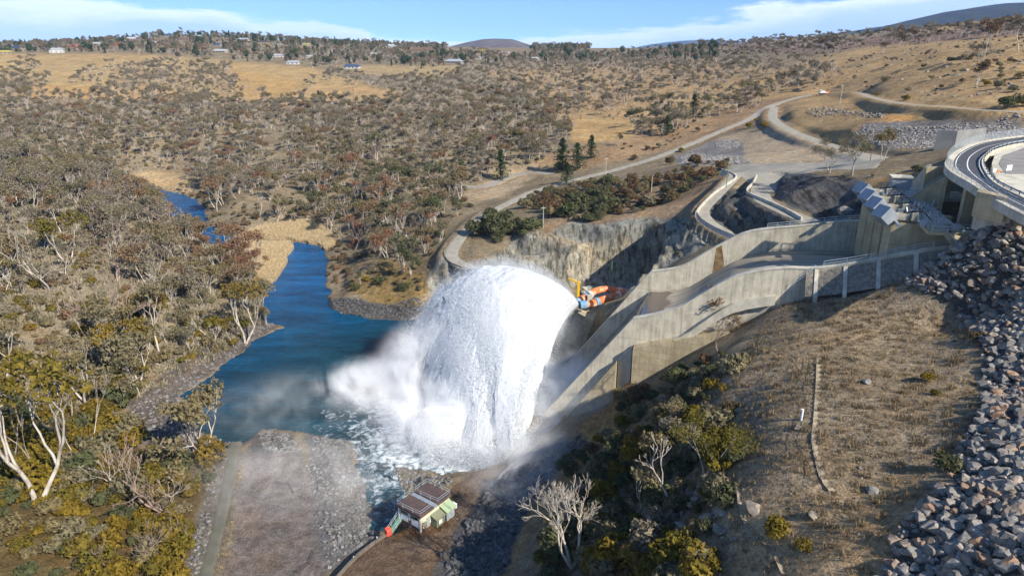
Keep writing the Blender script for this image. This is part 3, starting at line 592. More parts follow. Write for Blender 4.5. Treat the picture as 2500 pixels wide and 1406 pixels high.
# big foundation block faced in joints under the near end of the lip, with a dark vertical recess
def lower_block(s0, s1, w1, ztop0, ztop1, zb, m=M_BLOCK, name='foundation_block'):
    mb = MB(); P = [S(s0, CW + .9, zb), S(s1, CW + .9, zb), S(s1, w1, zb), S(s0, w1, zb), S(s0, CW + .9, ztop0), S(s1, CW + .9, ztop1), S(s1, w1, ztop1), S(s0, w1, ztop0)]
    mb.poly(P, [(0, 3, 2, 1), (4, 5, 6, 7), (0, 1, 5, 4), (1, 2, 6, 5), (2, 3, 7, 6), (3, 0, 4, 7)]); return mb.build(name, m, spill)
lower_block(.6, 20, CW + 3.2, 28.8, 35.2, 12)
lower_block(-2.6, .2, CW + 1.6, 24.6, 28.6, 6, M_CONC, 'recess_panel')
lower_block(-14, -2.9, CW + 3.0, 9.0, 24.8, -2)
# joints (thin expansion strips) on the inner far wall
# start-end flare of the near wall with hand rail
def handrail(name, pts, parent, h=1.05, step=2.2, mat_=None, r=.035, mids=1):
    """posts + rails along a polyline (world points), one mesh"""
    mat_ = mat_ or M_RAIL; mb = MB(); D = densify(np.array(pts), step) if len(pts) > 2 else np.array([np.array(pts[0]) + (np.array(pts[1]) - np.array(pts[0])) * t for t in np.linspace(0, 1, max(2, int(np.linalg.norm(np.array(pts[1]) - np.array(pts[0])) / step) + 1))])
    for p in D: mb.tube([p, p + np.array([0, 0, h])], r, 4)
    for k in range(mids + 1):
        mb.tube([p + np.array([0, 0, h * (1 - k / (mids + 1))]) for p in D], r * .9, 4)
    return mb.build(name, mat_, parent)
handrail('handrail', [S(s, CW + .5, near_top(s) + .2) for s in (36, 40, 44, 48, 54, 60)], spill, r=.055, step=3)
handrail('handrail', [S(31, CW + 1.6, near_top(31) - 3.5), S(34.5, CW + 1.2, near_top(34.5) - .2)], spill, r=.05)
handrail('handrail', [S(s, -.5, far_top(s) + .2) for s in (27, 32, 37, 42, 47)], spill, r=.055, step=2.5)
# down spout stain plate on far wall: darker rusty streak
M_STAIN = mat('rust_stain', (.16, .085, .03), .7, noise=(.8, (.30, .22, .12), .4, .62))
mb = MB(); mb.poly([S(15.6, .004 + .02, far_top(15.6) - .3), S(16.8, .024, far_top(16.8) - .3), S(18.0, .024, floor_z(18.0)), S(15.2, .024, floor_z(15.2))], [(0, 1, 2, 3)]); mb.build('rust_streak', M_STAIN, spill)
# retaining ribs on the outer slope upstream
ribs = empty('ribbed_slope_wall', S(46, CW + 3, 44), label='low ribbed concrete retaining slope outside the railed spillway coping', cat='retaining wall')
mb = MB(); rows = []
for s in (33, 38, 43, 48, 54, 60): rows.append([S(s, CW + 1.0, near_top(s) - .4), S(s, CW + 4.4, near_top(s) - 4.6)])
mb.strip(rows); mb.build('slope_panel', mat('stony_slope', (.30, .27, .22), .95, noise=(1.6, (.16, .14, .11), .35, .6), bump=(4, 1, .2)), ribs)
for s in (34.5, 39.5, 45, 51, 57):
    mb = MB(); a = S(s, CW + 1.0, near_top(s)); c = S(s, CW + 4.8, near_top(s) - 4.7); a2 = S(s + .7, CW + 1.0, near_top(s)); c2 = S(s + .7, CW + 4.8, near_top(s) - 4.7); dn = np.array([0, 0, -.9])
    mb.poly([a, a2, c2, c, a + dn, a2 + dn, c2 + dn, c + dn], [(0, 1, 2, 3), (7, 6, 5, 4), (0, 4, 5, 1), (1, 5, 6, 2), (2, 6, 7, 3), (3, 7, 4, 0)]); mb.build('rib', M_COPE, ribs)
# ---------------- gate structure
gate = empty('gate_structure', S(52, 16, 45), label='tall concrete gate piers at the head of the spillway with four grey hoist boxes', cat='sluice gate')
PW = [1.2, 9.6, 18.0, 26.4]           # pier offsets across
ZP = 58.3
def pier(w, s0=46.5, s1=60, t=1.9):
    mb = MB()
    rows = [[S(s0, w + t * .5, 40), S(s0 + 1.2, w, 40), S(s1, w, 40), S(s1, w + t, 40), S(s0 + 1.2, w + t, 40)],
            [S(s0, w + t * .5, ZP), S(s0 + 1.2, w, ZP), S(s1, w, ZP), S(s1, w + t, ZP), S(s0 + 1.2, w + t, ZP)]]
    mb.strip(rows, closed=True); mb.poly(rows[1], [(0, 1, 2, 3, 4)]); return mb.build('pier', M_CONCW, gate)
for w in PW: pier(w)
# radial gates between the piers (dark skin plates) and sill
for w in (3.2, 11.6, 20.0):
    mb = MB(); rows = []
    for a in np.linspace(-.5, .6, 7): rows.append([S(58 - 7 * cos(a), w, 51 + 8 * sin(a)), S(58 - 7 * cos(a), w + 6.3, 51 + 8 * sin(a))])
    mb.strip(rows); mb.build('radial_gate', mat('gate_skin', (.10, .085, .075), .7, noise=(1, (.16, .12, .08), .4, .6)), gate)
    mb = MB(); mb.poly([S(52, w, 40), S(60, w, 40), S(60, w + 6.3, 40), S(52, w + 6.3, 40), S(54, w, 47.2), S(60, w, 47.2), S(60, w + 6.3, 47.2), S(54, w + 6.3, 47.2)], [(4, 5, 6, 7), (0, 4, 7, 3), (0, 1, 5, 4), (3, 7, 6, 2)]); mb.build('sill', M_CONC, gate)
# service deck over the piers with kerb
mb = MB(); P = [S(53.5, .5, ZP), S(58, .5, ZP), S(58, 29, ZP), S(53.5, 29, ZP)]
mb.poly(P + [(p[0], p[1], p[2] + .6) for p in P], [(4, 5, 6, 7), (0, 3, 2, 1), (0, 1, 5, 4), (1, 2, 6, 5), (2, 3, 7, 6), (3, 0, 4, 7)]); mb.build('deck', M_CONC, gate)
AZ = atan2(AX[1], AX[0])
def gbox(mb, s, w, z, ds, dw, dz, tilt=0): mb.box(S(s, w, z), (ds, dw, dz), rz=AZ, ry=tilt); return mb
for k, w in enumerate((0.8, 9.2, 17.6, 26.0)):   # hoist housings hung on the downstream faces of the piers
    mb = MB(); mb.box(S(46.3, w + 1.3, ZP + 1.2), (2.7, 3.5, 2.7), rz=AZ + .42, ry=.72); hb = mb.build('hoist_housing', M_BOX, gate, bevel=.06)
    mb = MB(); gbox(mb, 49.2, w + 1.3, ZP + 1.1, 2.2, 1.4, 1.2); gbox(mb, 51.4, w + 1.5, ZP + 1.3, 1.2, 1.9, 1.6); mb.build('hoist_gear', M_CONC, gate, bevel=.05)
    mb = MB(); mb.tube([S(49.5, w + 1.3, ZP + 1.9), S(52.5, w + 2.6, ZP + 2.6), S(54, w + 4.5, ZP + 1.0)], .16, 6); mb.tube([S(50, w, ZP + .6), S(50, w, ZP + 3.0), S(53, w, ZP + 3.0), S(53, w, ZP + .6)], .09, 5); mb.build('hoist_arm', M_DARK, gate)
# beams and the cluttered steel walkway
for w in (3.6, 12.0, 20.4, 28.6):
    mb = MB(); gbox(mb, 48.2, w + .2, ZP + .2, .5, 5.4, .55); mb.build('walkway_beam', M_STEEL, gate)
RR = random.Random(5)
for ww in (1.0, 9.5, 18, 26):
    handrail('walkway_rail', [S(48.6, ww, ZP + .6), S(54.5, ww, ZP + .6), S(56, ww + 5.5, ZP + .6)], gate, r=.06, step=1.4, mat_=M_STEEL)
    handrail('walkway_rail', [S(52.5, ww + .5, ZP + .6), S(53.5, ww + 7.5, ZP + .6)], gate, r=.05, step=1.2, mat_=M_STEEL)
    for i in range(7):
        s, w = RR.uniform(50, 57), ww + RR.uniform(.5, 7.5); q = S(s, w, ZP + .6); h = RR.uniform(1, 3.2); a = RR.uniform(-.8, .8)
        mb = MB(); mb.tube([q, (q[0] + a, q[1] + RR.uniform(-.9, .9), q[2] + h)], .07, 4)
        mb.box((q[0], q[1], q[2] + .45), (RR.uniform(.3, 1.1), RR.uniform(.3, .9), RR.uniform(.5, 1.1)), rz=AZ)
        mb.build('hoist_machinery', M_STEEL, gate)
# long pedestrian walkway from the last gate to the near abutment, with a triangular concrete bracket
mb = MB(); gbox(mb, 54.5, 31.0, ZP - .1, 4.2, 7.5, .5); gbox(mb, 62, 32.5, ZP - .1, 12, 2.6, .5); mb.build('near_platform', M_CONCW, gate)
handrail('walkway_rail', [S(53, 34.6, ZP + .15), S(68, 33.7, ZP + .15)], gate, r=.07, step=2.5)
handrail('walkway_rail', [S(53, 31.6, ZP + .15), S(68, 31.3, ZP + .15)], gate, r=.07, step=2.5)
mb = MB(); P = [S(55, 34.8, ZP - .3), S(66, 34.0, ZP - .3), S(60, 35.8, ZP - 6.2)]; Q = [S(55, 33.6, ZP - .3), S(66, 32.8, ZP - .3), S(60, 34.6, ZP - 6.2)]
mb.poly(P + Q, [(0, 1, 2), (5, 4, 3), (0, 3, 4, 1), (1, 4, 5, 2), (2, 5, 3, 0)]); mb.build('bracket', M_CONCW, gate)
mb = MB(); 
for dw in (0, 1.2): mb.tube([S(56, 35.2 + dw, ZP), S(62.5, 37 + dw, ZP - 8)], .09, 5)
for i in range(9):
    t = i / 8.; mb.tube([S(56 + 6.5 * t, 35.2 + 1.8 * t, ZP - 8 * t), S(56 + 6.5 * t, 36.4 + 1.8 * t, ZP - 8 * t)], .06, 4)
mb.build('ladder_stair', M_RAIL, gate)
# control hut on a slab at the far end of the gates
def P8(q0, q1, q2, q3, h):   # prism from 4 base points
    P = [q0, q1, q2, q3]; return P + [(p[0], p[1], p[2] + h) for p in P]
BOXF = [(0, 3, 2, 1), (4, 5, 6, 7), (0, 1, 5, 4), (1, 2, 6, 5), (2, 3, 7, 6), (3, 0, 4, 7)]
hut = empty('gate_hut', S(58, -3, 57), label='small grey metal hut on a railed concrete slab behind the topmost hoist box', cat='hut')
mb = MB(); mb.poly(P8(S(53, -7, 52), S(66, -7, 52), S(66, 1, 52), S(53, 1, 52), 6.0), BOXF); mb.build('wall', M_CONCW, hut)
mb = MB(); mb.poly(P8(S(51.5, -8, 58.0), S(68, -8, 58.0), S(68, 2, 58.0), S(51.5, 2, 58.0), .7), BOXF); mb.build('slab', M_COPE, hut)
mb = MB(); mb.poly(P8(S(53, -6.5, 58.7), S(57, -6.5, 58.7), S(57, -3, 58.7), S(53, -3, 58.7), 3.2), BOXF); mb.build('cabin', M_BOX, hut)
mb = MB(); mb.poly(P8(S(52.7, -6.8, 61.9), S(57.3, -6.8, 61.9), S(57.3, -2.7, 61.9), S(52.7, -2.7, 61.9), .25), BOXF); mb.build('roof', M_COPE, hut)
handrail('handrail', [S(52, 1.8, 58.7), S(67.5, 1.8, 58.7)], hut, r=.06); handrail('handrail', [S(52, -7.6, 58.7), S(67.5, -7.6, 58.7)], hut, r=.06)
mb = MB(); mb.poly(P8(S(61, 1.05, 54.2), S(62.4, 1.05, 54.2), S(62.4, 1.12, 54.2), S(61, 1.12, 54.2), 1.5), BOXF); mb.build('window', M_DARK, hut)
# ================================================================ BRIDGE, ROAD, PARAPETS, PIPES, CONTROL BUILDING
def prism(mb, pts, zb, zt=None):
    """vertical prism from top points (their own z, or zt) down to zb"""
    T = [(p[0], p[1], (p[2] if zt is None else zt)) for p in pts]; B = [(p[0], p[1], zb) for p in pts]; n = len(pts)
    mb.poly(B + T, [tuple(range(n))[::-1], tuple(range(n, 2 * n))] + [(i, (i + 1) % n, n + (i + 1) % n, n + i) for i in range(n)]); return mb
RZ = 66.0
OUT = densify([W(u, v, RZ) for u, v in [(2620,322),(2500,334),(2399,349),(2345,373),(2327,400),(2339,420),(2382,447),(2420,476),(2480,511),(2560,548)]], 2)
INN = [(2640,340),(2500,351),(2432,366),(2404,383),(2396,398),(2403,420),(2428,450),(2500,487),(2580,520)]
INN = densify([W(u, v, RZ) for u, v in INN], 2)
def resamp(P, n):
    d = np.concatenate([[0], np.cumsum(np.linalg.norm(np.diff(P, axis=0), axis=1))]); t = np.linspace(0, d[-1], n); return np.stack([np.interp(t, d, P[:, k]) for k in range(3)], 1)
NR = 70; OUT = resamp(OUT, NR); INN = resamp(INN, NR)
M_ASPH = mat('asphalt', (.058, .060, .066), .8, noise=(.25, (.085, .085, .09), .35, .65), bump=(6, .3, .03))
M_PAINT = mat('road_paint', (.75, .75, .72), .6)
road = MB(); road.strip([[OUT[i] * (1 - t) + INN[i] * t for t in (0, .25, .5, .75, 1)] for i in range(NR)]); ro = road.build('road', M_ASPH); tag(ro, kind='structure')
def line(t, w):
    mb = MB(); D = INN - OUT; L = np.linalg.norm(D, axis=1)[:, None]; a = OUT + D * t - D / L * w / 2; b = a + D / L * w; a = a + [0, 0, .02]; b = b + [0, 0, .02]
    mb.strip([[a[i], b[i]] for i in range(NR)]); o = mb.build('road_marking', M_PAINT); tag(o, kind='structure')
line(.09, .22); line(.50, .25); line(.93, .22)
bridge = empty('road_bridge', tuple(W(2382, 447, 60)), label='curved concrete road bridge deck carrying the asphalt road past the gates', cat='bridge')
DD = OUT - INN; DD /= np.linalg.norm(DD, axis=1)[:, None]
e0 = OUT; e1 = OUT + DD * 1.7
mb = MB(); rows = [[e0[i] + [0, 0, .02], e0[i] + [0, 0, .25], e1[i] + [0, 0, .25], e1[i] + [0, 0, -1.3], INN[i] - DD[i] * .6 + [0, 0, -1.3], INN[i] - DD[i] * .6 + [0, 0, .3], INN[i] + [0, 0, .3], INN[i] + [0, 0, -.03], e0[i] + [0, 0, -.03]] for i in range(NR)]
mb.strip(rows, closed=True); mb.build('deck', M_COPE, bridge)
fence = empty('mesh_fence', tuple(e1[40]), label='tall thin wire fence along the outer edge of the curved road', cat='fence')
handrail('fence_posts', [p + np.array([0, 0, .25]) - DD[i] * .2 for i, p in enumerate(e1)][::4], fence, h=1.9, step=2.5, mat_=M_STEEL, r=.04, mids=3)
mb = MB(); q = [p + np.array([0, 0, .25]) - DD[i] * .2 for i, p in enumerate(e1)]
def wire_mat():
    m = bpy.data.materials.new('wire_mesh'); m.use_nodes = True; nt = m.node_tree; N = nt.nodes.new; L = nt.links.new; b = nt.nodes['Principled BSDF']; b.inputs['Base Color'].default_value = (.42, .46, .48, 1)
    tc = N('ShaderNodeTexCoord'); g = N('ShaderNodeNewGeometry'); w1 = N('ShaderNodeTexNoise'); b.inputs['Alpha'].default_value = .28; return m
M_WIRE = wire_mat()
mb.strip([[p, p + np.array([0, 0, 1.85])] for p in q]); mb.build('wire_mesh', M_WIRE, fence)
guard = empty('guard_rail', tuple(INN[40]), label='dark double guard rail along the inner edge of the curved road', cat='guard rail')
gi = [INN[i] - DD[i] * .25 for i in range(NR)]
mb = MB(); mb.strip([[p + np.array([0, 0, .65]), p - DD[i] * .12 + np.array([0, 0, .8]), p + np.array([0, 0, 1.0])] for i, p in enumerate(gi)]); mb.build('beam', M_STEEL, guard)
for i in range(0, NR, 2):
    mb = MB(); mb.box(gi[i] + np.array([0, 0, .5]) - DD[i] * .15, (.14, .14, 1.0)); mb.build('post', M_DARK, guard)
plaza = MB(); PP = [W(u, v, RZ + .05) for u, v in [(2422,398),(2430,375),(2500,354),(2700,340),(2700,520),(2500,480),(2440,447),(2424,420)]]
prism(plaza, PP, RZ - 3); po = plaza.build('plaza_kerb', M_COPE); tag(po, kind='structure')
plaza = MB(); PP = [W(u, v, RZ + .09) for u, v in [(2438,400),(2448,380),(2500,361),(2700,346),(2700,425),(2500,425),(2455,425)]]
plaza.poly(PP, [tuple(range(len(PP)))]); po = plaza.build('car_park', mat('old_asphalt', (.27, .25, .225), .9, noise=(.3, (.20, .185, .17), .4, .6), bump=(5, .4, .05))); tag(po, kind='structure')
M_WHITE = mat('white_paint', (.8, .8, .78), .6); M_ORANGE = mat('orange_paint', (.75, .20, .04), .6); M_RED = mat('red_paint', (.80, .10, .06), .5); M_YEL = mat('yellow_paint', (.80, .46, .01), .45); M_BLUE = mat('blue_paint', (.10, .27, .45), .5, noise=(1.2, (.35, .42, .45), .45, .65)); M_GREEN = mat('green_paint', (.14, .28, .17), .6)
def board(u, v, z, w, h, m, label, orange=False):
    p = W(u, v, z); t = empty('sign_board', tuple(p), label=label, cat='sign'); mb = MB(); mb.box(p + np.array([0, 0, 1.1]), (w, .08, h), rz=.3); mb.build('panel', m, t)
    for s in (-1, 1):
        mb = MB(); mb.tube([p + np.array([s * w * .35, s * w * .1 + .1, 0]), p + np.array([s * w * .35, s * w * .1 + .1, 1.6])], .04, 5); mb.build('post', M_STEEL, t)
board(2461, 423, RZ, 1.4, 1.1, M_WHITE, 'white square notice standing on the grey car park inside the road curve')
board(2425, 430, RZ, .9, .6, M_WHITE, 'small white notice beside the orange barrier behind the guard rail')
board(2434, 432, RZ, .7, .6, M_ORANGE, 'small orange barrier board behind the guard rail')
# walls of the approach under the bridge
appr = empty('bridge_abutment', S(60, 5, 52), label='warm concrete wing walls and piers rising under the curved road bridge', cat='bridge abutment')
def vwall(pts, zb, th, m, name, parent, tops=None):
    """wall along plan points [(x,y,ztop)] with thickness th to the left"""
    mb = MB(); P = [np.array(p, float) for p in pts]; rows = []
    for i, p in enumerate(P):
        d = P[min(i + 1, len(P) - 1)] - P[max(i - 1, 0)]; n = np.array([-d[1], d[0], 0]); n /= np.linalg.norm(n)
        q = p + n * th; zz = zb if np.isscalar(zb) else zb[i]; rows.append([(p[0], p[1], zz), (p[0], p[1], p[2]), (q[0], q[1], p[2]), (q[0], q[1], zz)])
    mb.strip(rows, closed=True); mb.poly(rows[0], [(0, 1, 2, 3)]); mb.poly(rows[-1], [(3, 2, 1, 0)]); return mb.build(name, m, parent)
vwall([S(50.5, 1.2, 57.0), S(55, 8, 60.0), S(60.6, 9.6, 65.0)], 43, 1.0, M_CONCW, 'wing_wall', appr)
handrail('handrail', [S(50.5, 1.6, 57.2), S(55, 8.4, 60.1), S(60.6, 10.0, 65.1)], appr, r=.05)
vwall([W(2253, 461, 60.5) * [1, 1, 0] + [0, 0, 65.2], W(2322, 461, 60.5) * [1, 1, 0] + [0, 0, 65.4]], 44, 1.2, M_CONCW, 'head_wall', appr)
vwall([W(2209, 447, 58) * [1, 1, 0] + [0, 0, 58], W(2235, 440, 60) * [1, 1, 0] + [0, 0, 60.5], W(2256, 438, 61.5) * [1, 1, 0] + [0, 0, 65.0]], 50, 1.0, M_CONC, 'wing_wall', appr)
def spier(s0, s1, w, t, zt, name='bridge_pier', m=M_CONCW):
    mb = MB(); prism(mb, [S(s0, w, 0), S(s1, w, 0), S(s1, w + t, 0), S(s0, w + t, 0)], 42, zt); return mb.build(name, m, appr)
spier(60.8, 70, 20.0, 1.8, 64.6); spier(69, 70.5, 6, 13.5, 64.5, 'back_wall')
spier(69, 70.5, 22, 10, 56, 'back_wall', M_CONC)
near_ab = empty('near_abutment', S(62, 36, 52), label='grey sloping-topped concrete wall between the gate pool and the boulder slope', cat='retaining wall')
vwall([S(60.5, 33.5, 56.0), S(62.5, 32, 60.5), S(64.5, 30, 64.4), S(72, 30, 64.6)], 43, 1.2, M_CONC, 'abutment_wall', near_ab)
vwall([S(60.5, 33.5, 56.0), S(62.5, 38, 60)], 43, 1.2, M_CONC, 'abutment_wall', near_ab)
mb = MB(); prism(mb, [W(2379,493,65) , W(2455,510,65), W(2452,503,65), W(2385,486,65)], 62.5, 66.8); mb.build('parapet', M_CONCW, near_ab)
mb = MB(); prism(mb, [W(2392,500,64.5), W(2470,525,64), W(2455,504,64.8), W(2385,492,64.8)], 60, 64.7); mb.build('landing', M_CONC, near_ab)
# grey retaining wall by the pale rock field
vw = vwall([W(2281,357,60.5) * [1, 1, 0] + [0, 0, 65.6], W(2330,360,60.5) * [1, 1, 0] + [0, 0, 65.6], W(2400,352,61) * [1, 1, 0] + [0, 0, 66]], 56, .8, mat('grey_concrete', (.30, .30, .28), .9, noise=(.3, (.22, .22, .21), .4, .6)), 'retaining_wall', None)
tag(vw, 'grey concrete retaining wall standing before the pale rock field by the road', 'retaining wall')
# parapets of the two ramps
def parapet(px, h, th, m, label, zs=None, lower=.6, name='parapet_wall', cat='parapet'):
    P = []
    for i, (u, v, z) in enumerate(px): P.append(W(u, v, z))
    P = densify(np.array(P), 2.5); mb = MB(); rows = []
    for i, p in enumerate(P):
        d = P[min(i + 1, len(P) - 1)] - P[max(i - 1, 0)]; n = np.array([-d[1], d[0], 0]); n /= np.linalg.norm(n) + 1e-9; q = p + n * th; b = max(min(ground(p[0], p[1]), p[2]), p[2] - 1.2) - lower
        rows.append([(p[0], p[1], b), (p[0], p[1], p[2] + h), (q[0], q[1], p[2] + h), (q[0], q[1], b)])
    mb.strip(rows, closed=True); mb.poly(rows[0], [(0, 1, 2, 3)]); mb.poly(rows[-1], [(3, 2, 1, 0)]); o = mb.build(name, m); tag(o, label, cat); return o
parapet([(1760,418,45.5),(1780,424,45.5),(1796,436,45),(1775,452,43.7),(1738,478,42),(1708,508,40.3),(1697,525,39.7)], .9, .45, M_COPE, 'pale concrete parapet wall along the outer edge of the left gravel ramp')
parapet([(1846,432,46.4),(1836,450,46.2),(1822,466,46.2),(1826,476,46.2),(1868,494,46.1),(1915,515,46),(1955,538,46)], .9, .45, M_COPE, 'pale curved concrete parapet wall along the left edge of the right gravel ramp')
pf = empty('panel_fence', tuple(W(1740,560,39)), label='dark panelled fence on the drop side of the left ramp', cat='fence')
PFp = densify(np.array([W(1700,528,39.6), W(1712,545,39.2), W(1745,566,38.6), W(1792,586,37.8)]), 2.2)
for i in range(len(PFp) - 1):
    a, b = PFp[i], PFp[i + 1]; mb = MB(); mb.poly([a, b, b + [0, 0, 1.5], a + [0, 0, 1.5]], [(0, 1, 2, 3)]); mb.build('panel', M_BOX, pf)
    mb = MB(); mb.tube([a, a + [0, 0, 1.8]], .08, 5); mb.build('post', M_RAIL, pf)
# kerb around the lower end of the gravel road
parapet([(1168,664,15.4),(1130,654,15.8),(1098,640,16.2),(1086,622,16.6),(1092,606,17),(1125,562,18.4),(1175,519,20)], .45, .4, mat('weathered_kerb', (.27, .24, .18), .9, noise=(1, (.12, .11, .09), .4, .6)), 'low weathered kerb round the bend at the bottom of the gravel road', name='road_kerb', cat='kerb')
# ---------------- outlet pipes and valves
PZ = 13.0
M_OPIPE = mat('orange_pipe', (.72, .17, .045), .6, noise=(.45, (.75, .50, .33), .50, .60), bump=(2, .3, .1))
outlet = empty('outlet_pipe', tuple(W(1500, 728, PZ)), label='large orange steel outlet pipe splitting into two branches beside the chute', cat='pipe')
def pp(*px): return [W(u, v, z) for u, v, z in px]
def ring(mb, a, b, r, n=20): mb.tube([a, b], r, n)
mb = MB(); mb.tube(list(densify(np.array(pp((1600,708,PZ),(1560,716,PZ),(1530,722,PZ),(1500,728,PZ),(1475,733,PZ),(1459,737,PZ))), 1.2)), 1.0, 18)
V = np.array(mb.v); c = densify(np.array(pp((1600,708,PZ),(1560,716,PZ),(1530,722,PZ),(1500,728,PZ),(1475,733,PZ),(1459,737,PZ))), 1.2); n = 18
for i in range(len(c)): V[i * n:(i + 1) * n] = c[i] + (V[i * n:(i + 1) * n] - c[i]) * np.interp(i / len(c), [0, .45, 1], [2.05, 1.95, 1.35])
mb.v = [tuple(p) for p in V]; mb.build('main_branch', M_OPIPE, outlet, smooth=True)
mb = MB(); mb.tube(list(densify(np.array(pp((1535,716,PZ),(1510,709,PZ),(1480,706,PZ),(1455,710,PZ),(1440,719,PZ))), 1.2)), 1.15, 16); mb.build('side_branch', M_OPIPE, outlet, smooth=True)
for (ua, va, ub, vb, r, m, nm) in [(1459,737,1452,739,1.55,M_BLUE,'valve_body'),(1452,739,1444,741,1.25,M_OPIPE,'flange'),(1432,743,1415,745,1.35,M_BLUE,'discharge_valve'),(1440,719,1433,723,1.3,M_WHITE,'flange'),(1433,723,1426,727,1.25,M_BLUE,'valve_body'),(1426,727,1418,731,1.15,M_OPIPE,'flange'),(1412,735,1405,739,1.2,M_BLUE,'discharge_valve'),(1436,742,1431,743,1.1,M_OPIPE,'flange'),(1511,725.5,1508,726,2.0,M_WHITE,'flange')]:
    mb = MB(); ring(mb, W(ua, va, PZ), W(ub, vb, PZ), r, 18); mb.build(nm, m, outlet, smooth=False)
for (u, v) in [(1462,752),(1490,750)]:
    p = W(u, v, 10.6); mb = MB(); mb.box(p, (1.2, 2.6, 2.2)); mb.build('saddle_block', M_CONC, outlet)
vblock = empty('valve_platform', tuple(W(1440, 760, 9.5)), label='concrete valve platform at the pipe ends beside the roaring jet', cat='platform')
mb = MB(); prism(mb, [W(u, v, 10) for u, v in [(1402,758),(1412,748),(1462,741),(1474,750),(1482,792),(1476,800)]], -3); mb.build('platform_block', M_CONCW, vblock)
mb = MB(); q = W(1439, 752, 10); mb.box(q + np.array([0, 0, 2.2]), (1.6, 1.4, 4.6)); mb.build('support_column', M_COPE, vblock); mb = MB(); q2 = W(1428, 732, 10); mb.box(q2 + np.array([0, 0, 2.3]), (1.2, 1.2, 4.4)); mb.build('support_column', M_COPE, vblock)
mb = MB(); mb.box((q + q2) / 2 + np.array([0, 0, 4.3]), (.6, 9, .5), rz=.3); mb.build('cross_beam', M_CONC, vblock)
mb = MB(); rows = [[W(1405,762,9.8), W(1478,803,9.8)], [W(1380,835,0) - [0, 0, 1], W(1500,905,0) - [0, 0, 1]]]; mb.strip(rows); mb.build('sloping_apron', M_BLOCK, vblock)
handrail('handrail', [W(1404,760,10), W(1478,799,10)], vblock, r=.045, step=2.0); handrail('handrail', [W(1478,799,10), W(1500,815,8)], vblock, r=.045)
crane = empty('jib_crane', tuple(W(1411, 738, 10)), label='bright yellow jib crane standing over the discharge valves', cat='crane')
b0 = np.array(W(1411, 738, 10)); mb = MB(); mb.box(b0 + np.array([0, 0, 3.3]), (.75, .75, 7.0)); mb.build('mast', M_YEL, crane)
tip = WY(1387, 680, b0[1] + 1.5); topm = b0 + np.array([0, 0, 6.9]); mb = MB(); mb.tube([topm + (topm - tip) * .12, tip], .32, 4); mb.build('jib', M_YEL, crane)
green = MB(); b1 = np.array(W(1491, 706, 9.5)); green.tube([b1, b1 + [0, 0, 10.5]], [.2, .12], 6); g = green.build('light_pole', M_GREEN); tag(g, 'slim green pole rising from the platform behind the orange pipes', 'pole')
cage = empty('steel_cage', tuple(W(1541, 712, 14)), label='small steel railed cage sitting above the orange pipe by the chute wall', cat='platform')
p = W(1541, 713, 15); mb = MB(); mb.box(p, (3.4, 2.2, .2)); mb.build('floor_grating', M_STEEL, cage); handrail('cage_rail', [p + np.array(q) for q in ((-1.7, -1.1, 0), (1.7, -1.1, 0), (1.7, 1.1, 0), (-1.7, 1.1, 0))], cage, h=1.3, r=.06, step=1.2)
mb = MB(); mb.box(p + np.array([.4, 0, 1.2]), (.8, .8, 2.2)); mb.build('ladder_box', M_STEEL, cage)
deck = MB(); prism(deck, [W(u, v, 9.5) for u, v in [(1418,712),(1435,697),(1500,700),(1540,708),(1520,722),(1440,727)]], 8.4); o = deck.build('service_slab', mat('green_slab', (.20, .27, .19), .8, noise=(.5, (.33, .32, .25), .4, .6))); tag(o, 'faded green concrete service slab behind the orange pipes', 'slab')
# ---------------- training wall and plunge-side structures
tr = empty('training_wall', tuple(W(1290, 1030, 6)), label='wet dark concrete training wall on the near side of the plunge pool', cat='retaining wall')
M_WET = conc_mat('wet_concrete', (.20, .165, .13), (.12, .10, .08), blocks=(5, 4, 6))
mb = MB(); mb.strip([[W(1262,1022,7), W(1345,1001,8.5), W(1382,985,9.5), W(1405,960,11)], [W(1256,1030,6.8), W(1350,1008,8.0), W(1392,992,8.6), W(1418,972,10)], [W(1228,1100,3.6), W(1285,1070,4.8), W(1345,1035,5.5), W(1400,1010,7)], [W(1215,1128,2.6), W(1270,1096,4.6), W(1335,1046,5.0), W(1395,1020,6)]])
mb.build('sloped_face', M_WET, tr)
mb = MB(); mb.strip([[W(1262,1022,7), W(1345,1001,8.5), W(1382,985,9.5), W(1405,960,11)], [W(1262,1022,7) * [1, 1, 0] - [0, 0, 3], W(1345,1001,8.5) * [1, 1, 0] - [0, 0, 3], W(1382,985,9.5) * [1, 1, 0] - [0, 0, 3], W(1405,960,11) * [1, 1, 0] - [0, 0, 3]]]); mb.build('water_face', M_WET, tr)
mb = MB(); mb.strip([[W(1262,1022,7), W(1228,1100,3.6), W(1215,1128,2.6), W(1190,1150,2)], [W(1262,1022,7) * [1, 1, 0] - [0, 0, 3], W(1228,1100,3.6) * [1, 1, 0] - [0, 0, 3], W(1215,1128,2.6) * [1, 1, 0] - [0, 0, 3], W(1190,1150,2) * [1, 1, 0] - [0, 0, 3]]]); mb.build('water_face', M_WET, tr)
handrail('handrail', [W(1256,1030,6.8), W(1350,1008,8.0)], tr, r=.05)
handrail('handrail', [W(1200,1190,4.9), W(1270,1125,5.2), W(1340,1072,5.6)], tr, r=.05)
mb = MB(); P = densify(np.array([W(1190,1198,4.6), W(1250,1140,5), W(1300,1098,5.4), W(1352,1058,6)]), 2); mb.strip([[p + [0, 0, -.5], p + [0, 0, .7], p + [.5, -.35, .7], p + [.5, -.35, -.5]] for p in P], closed=True); mb.build('low_wall', M_WET, tr)
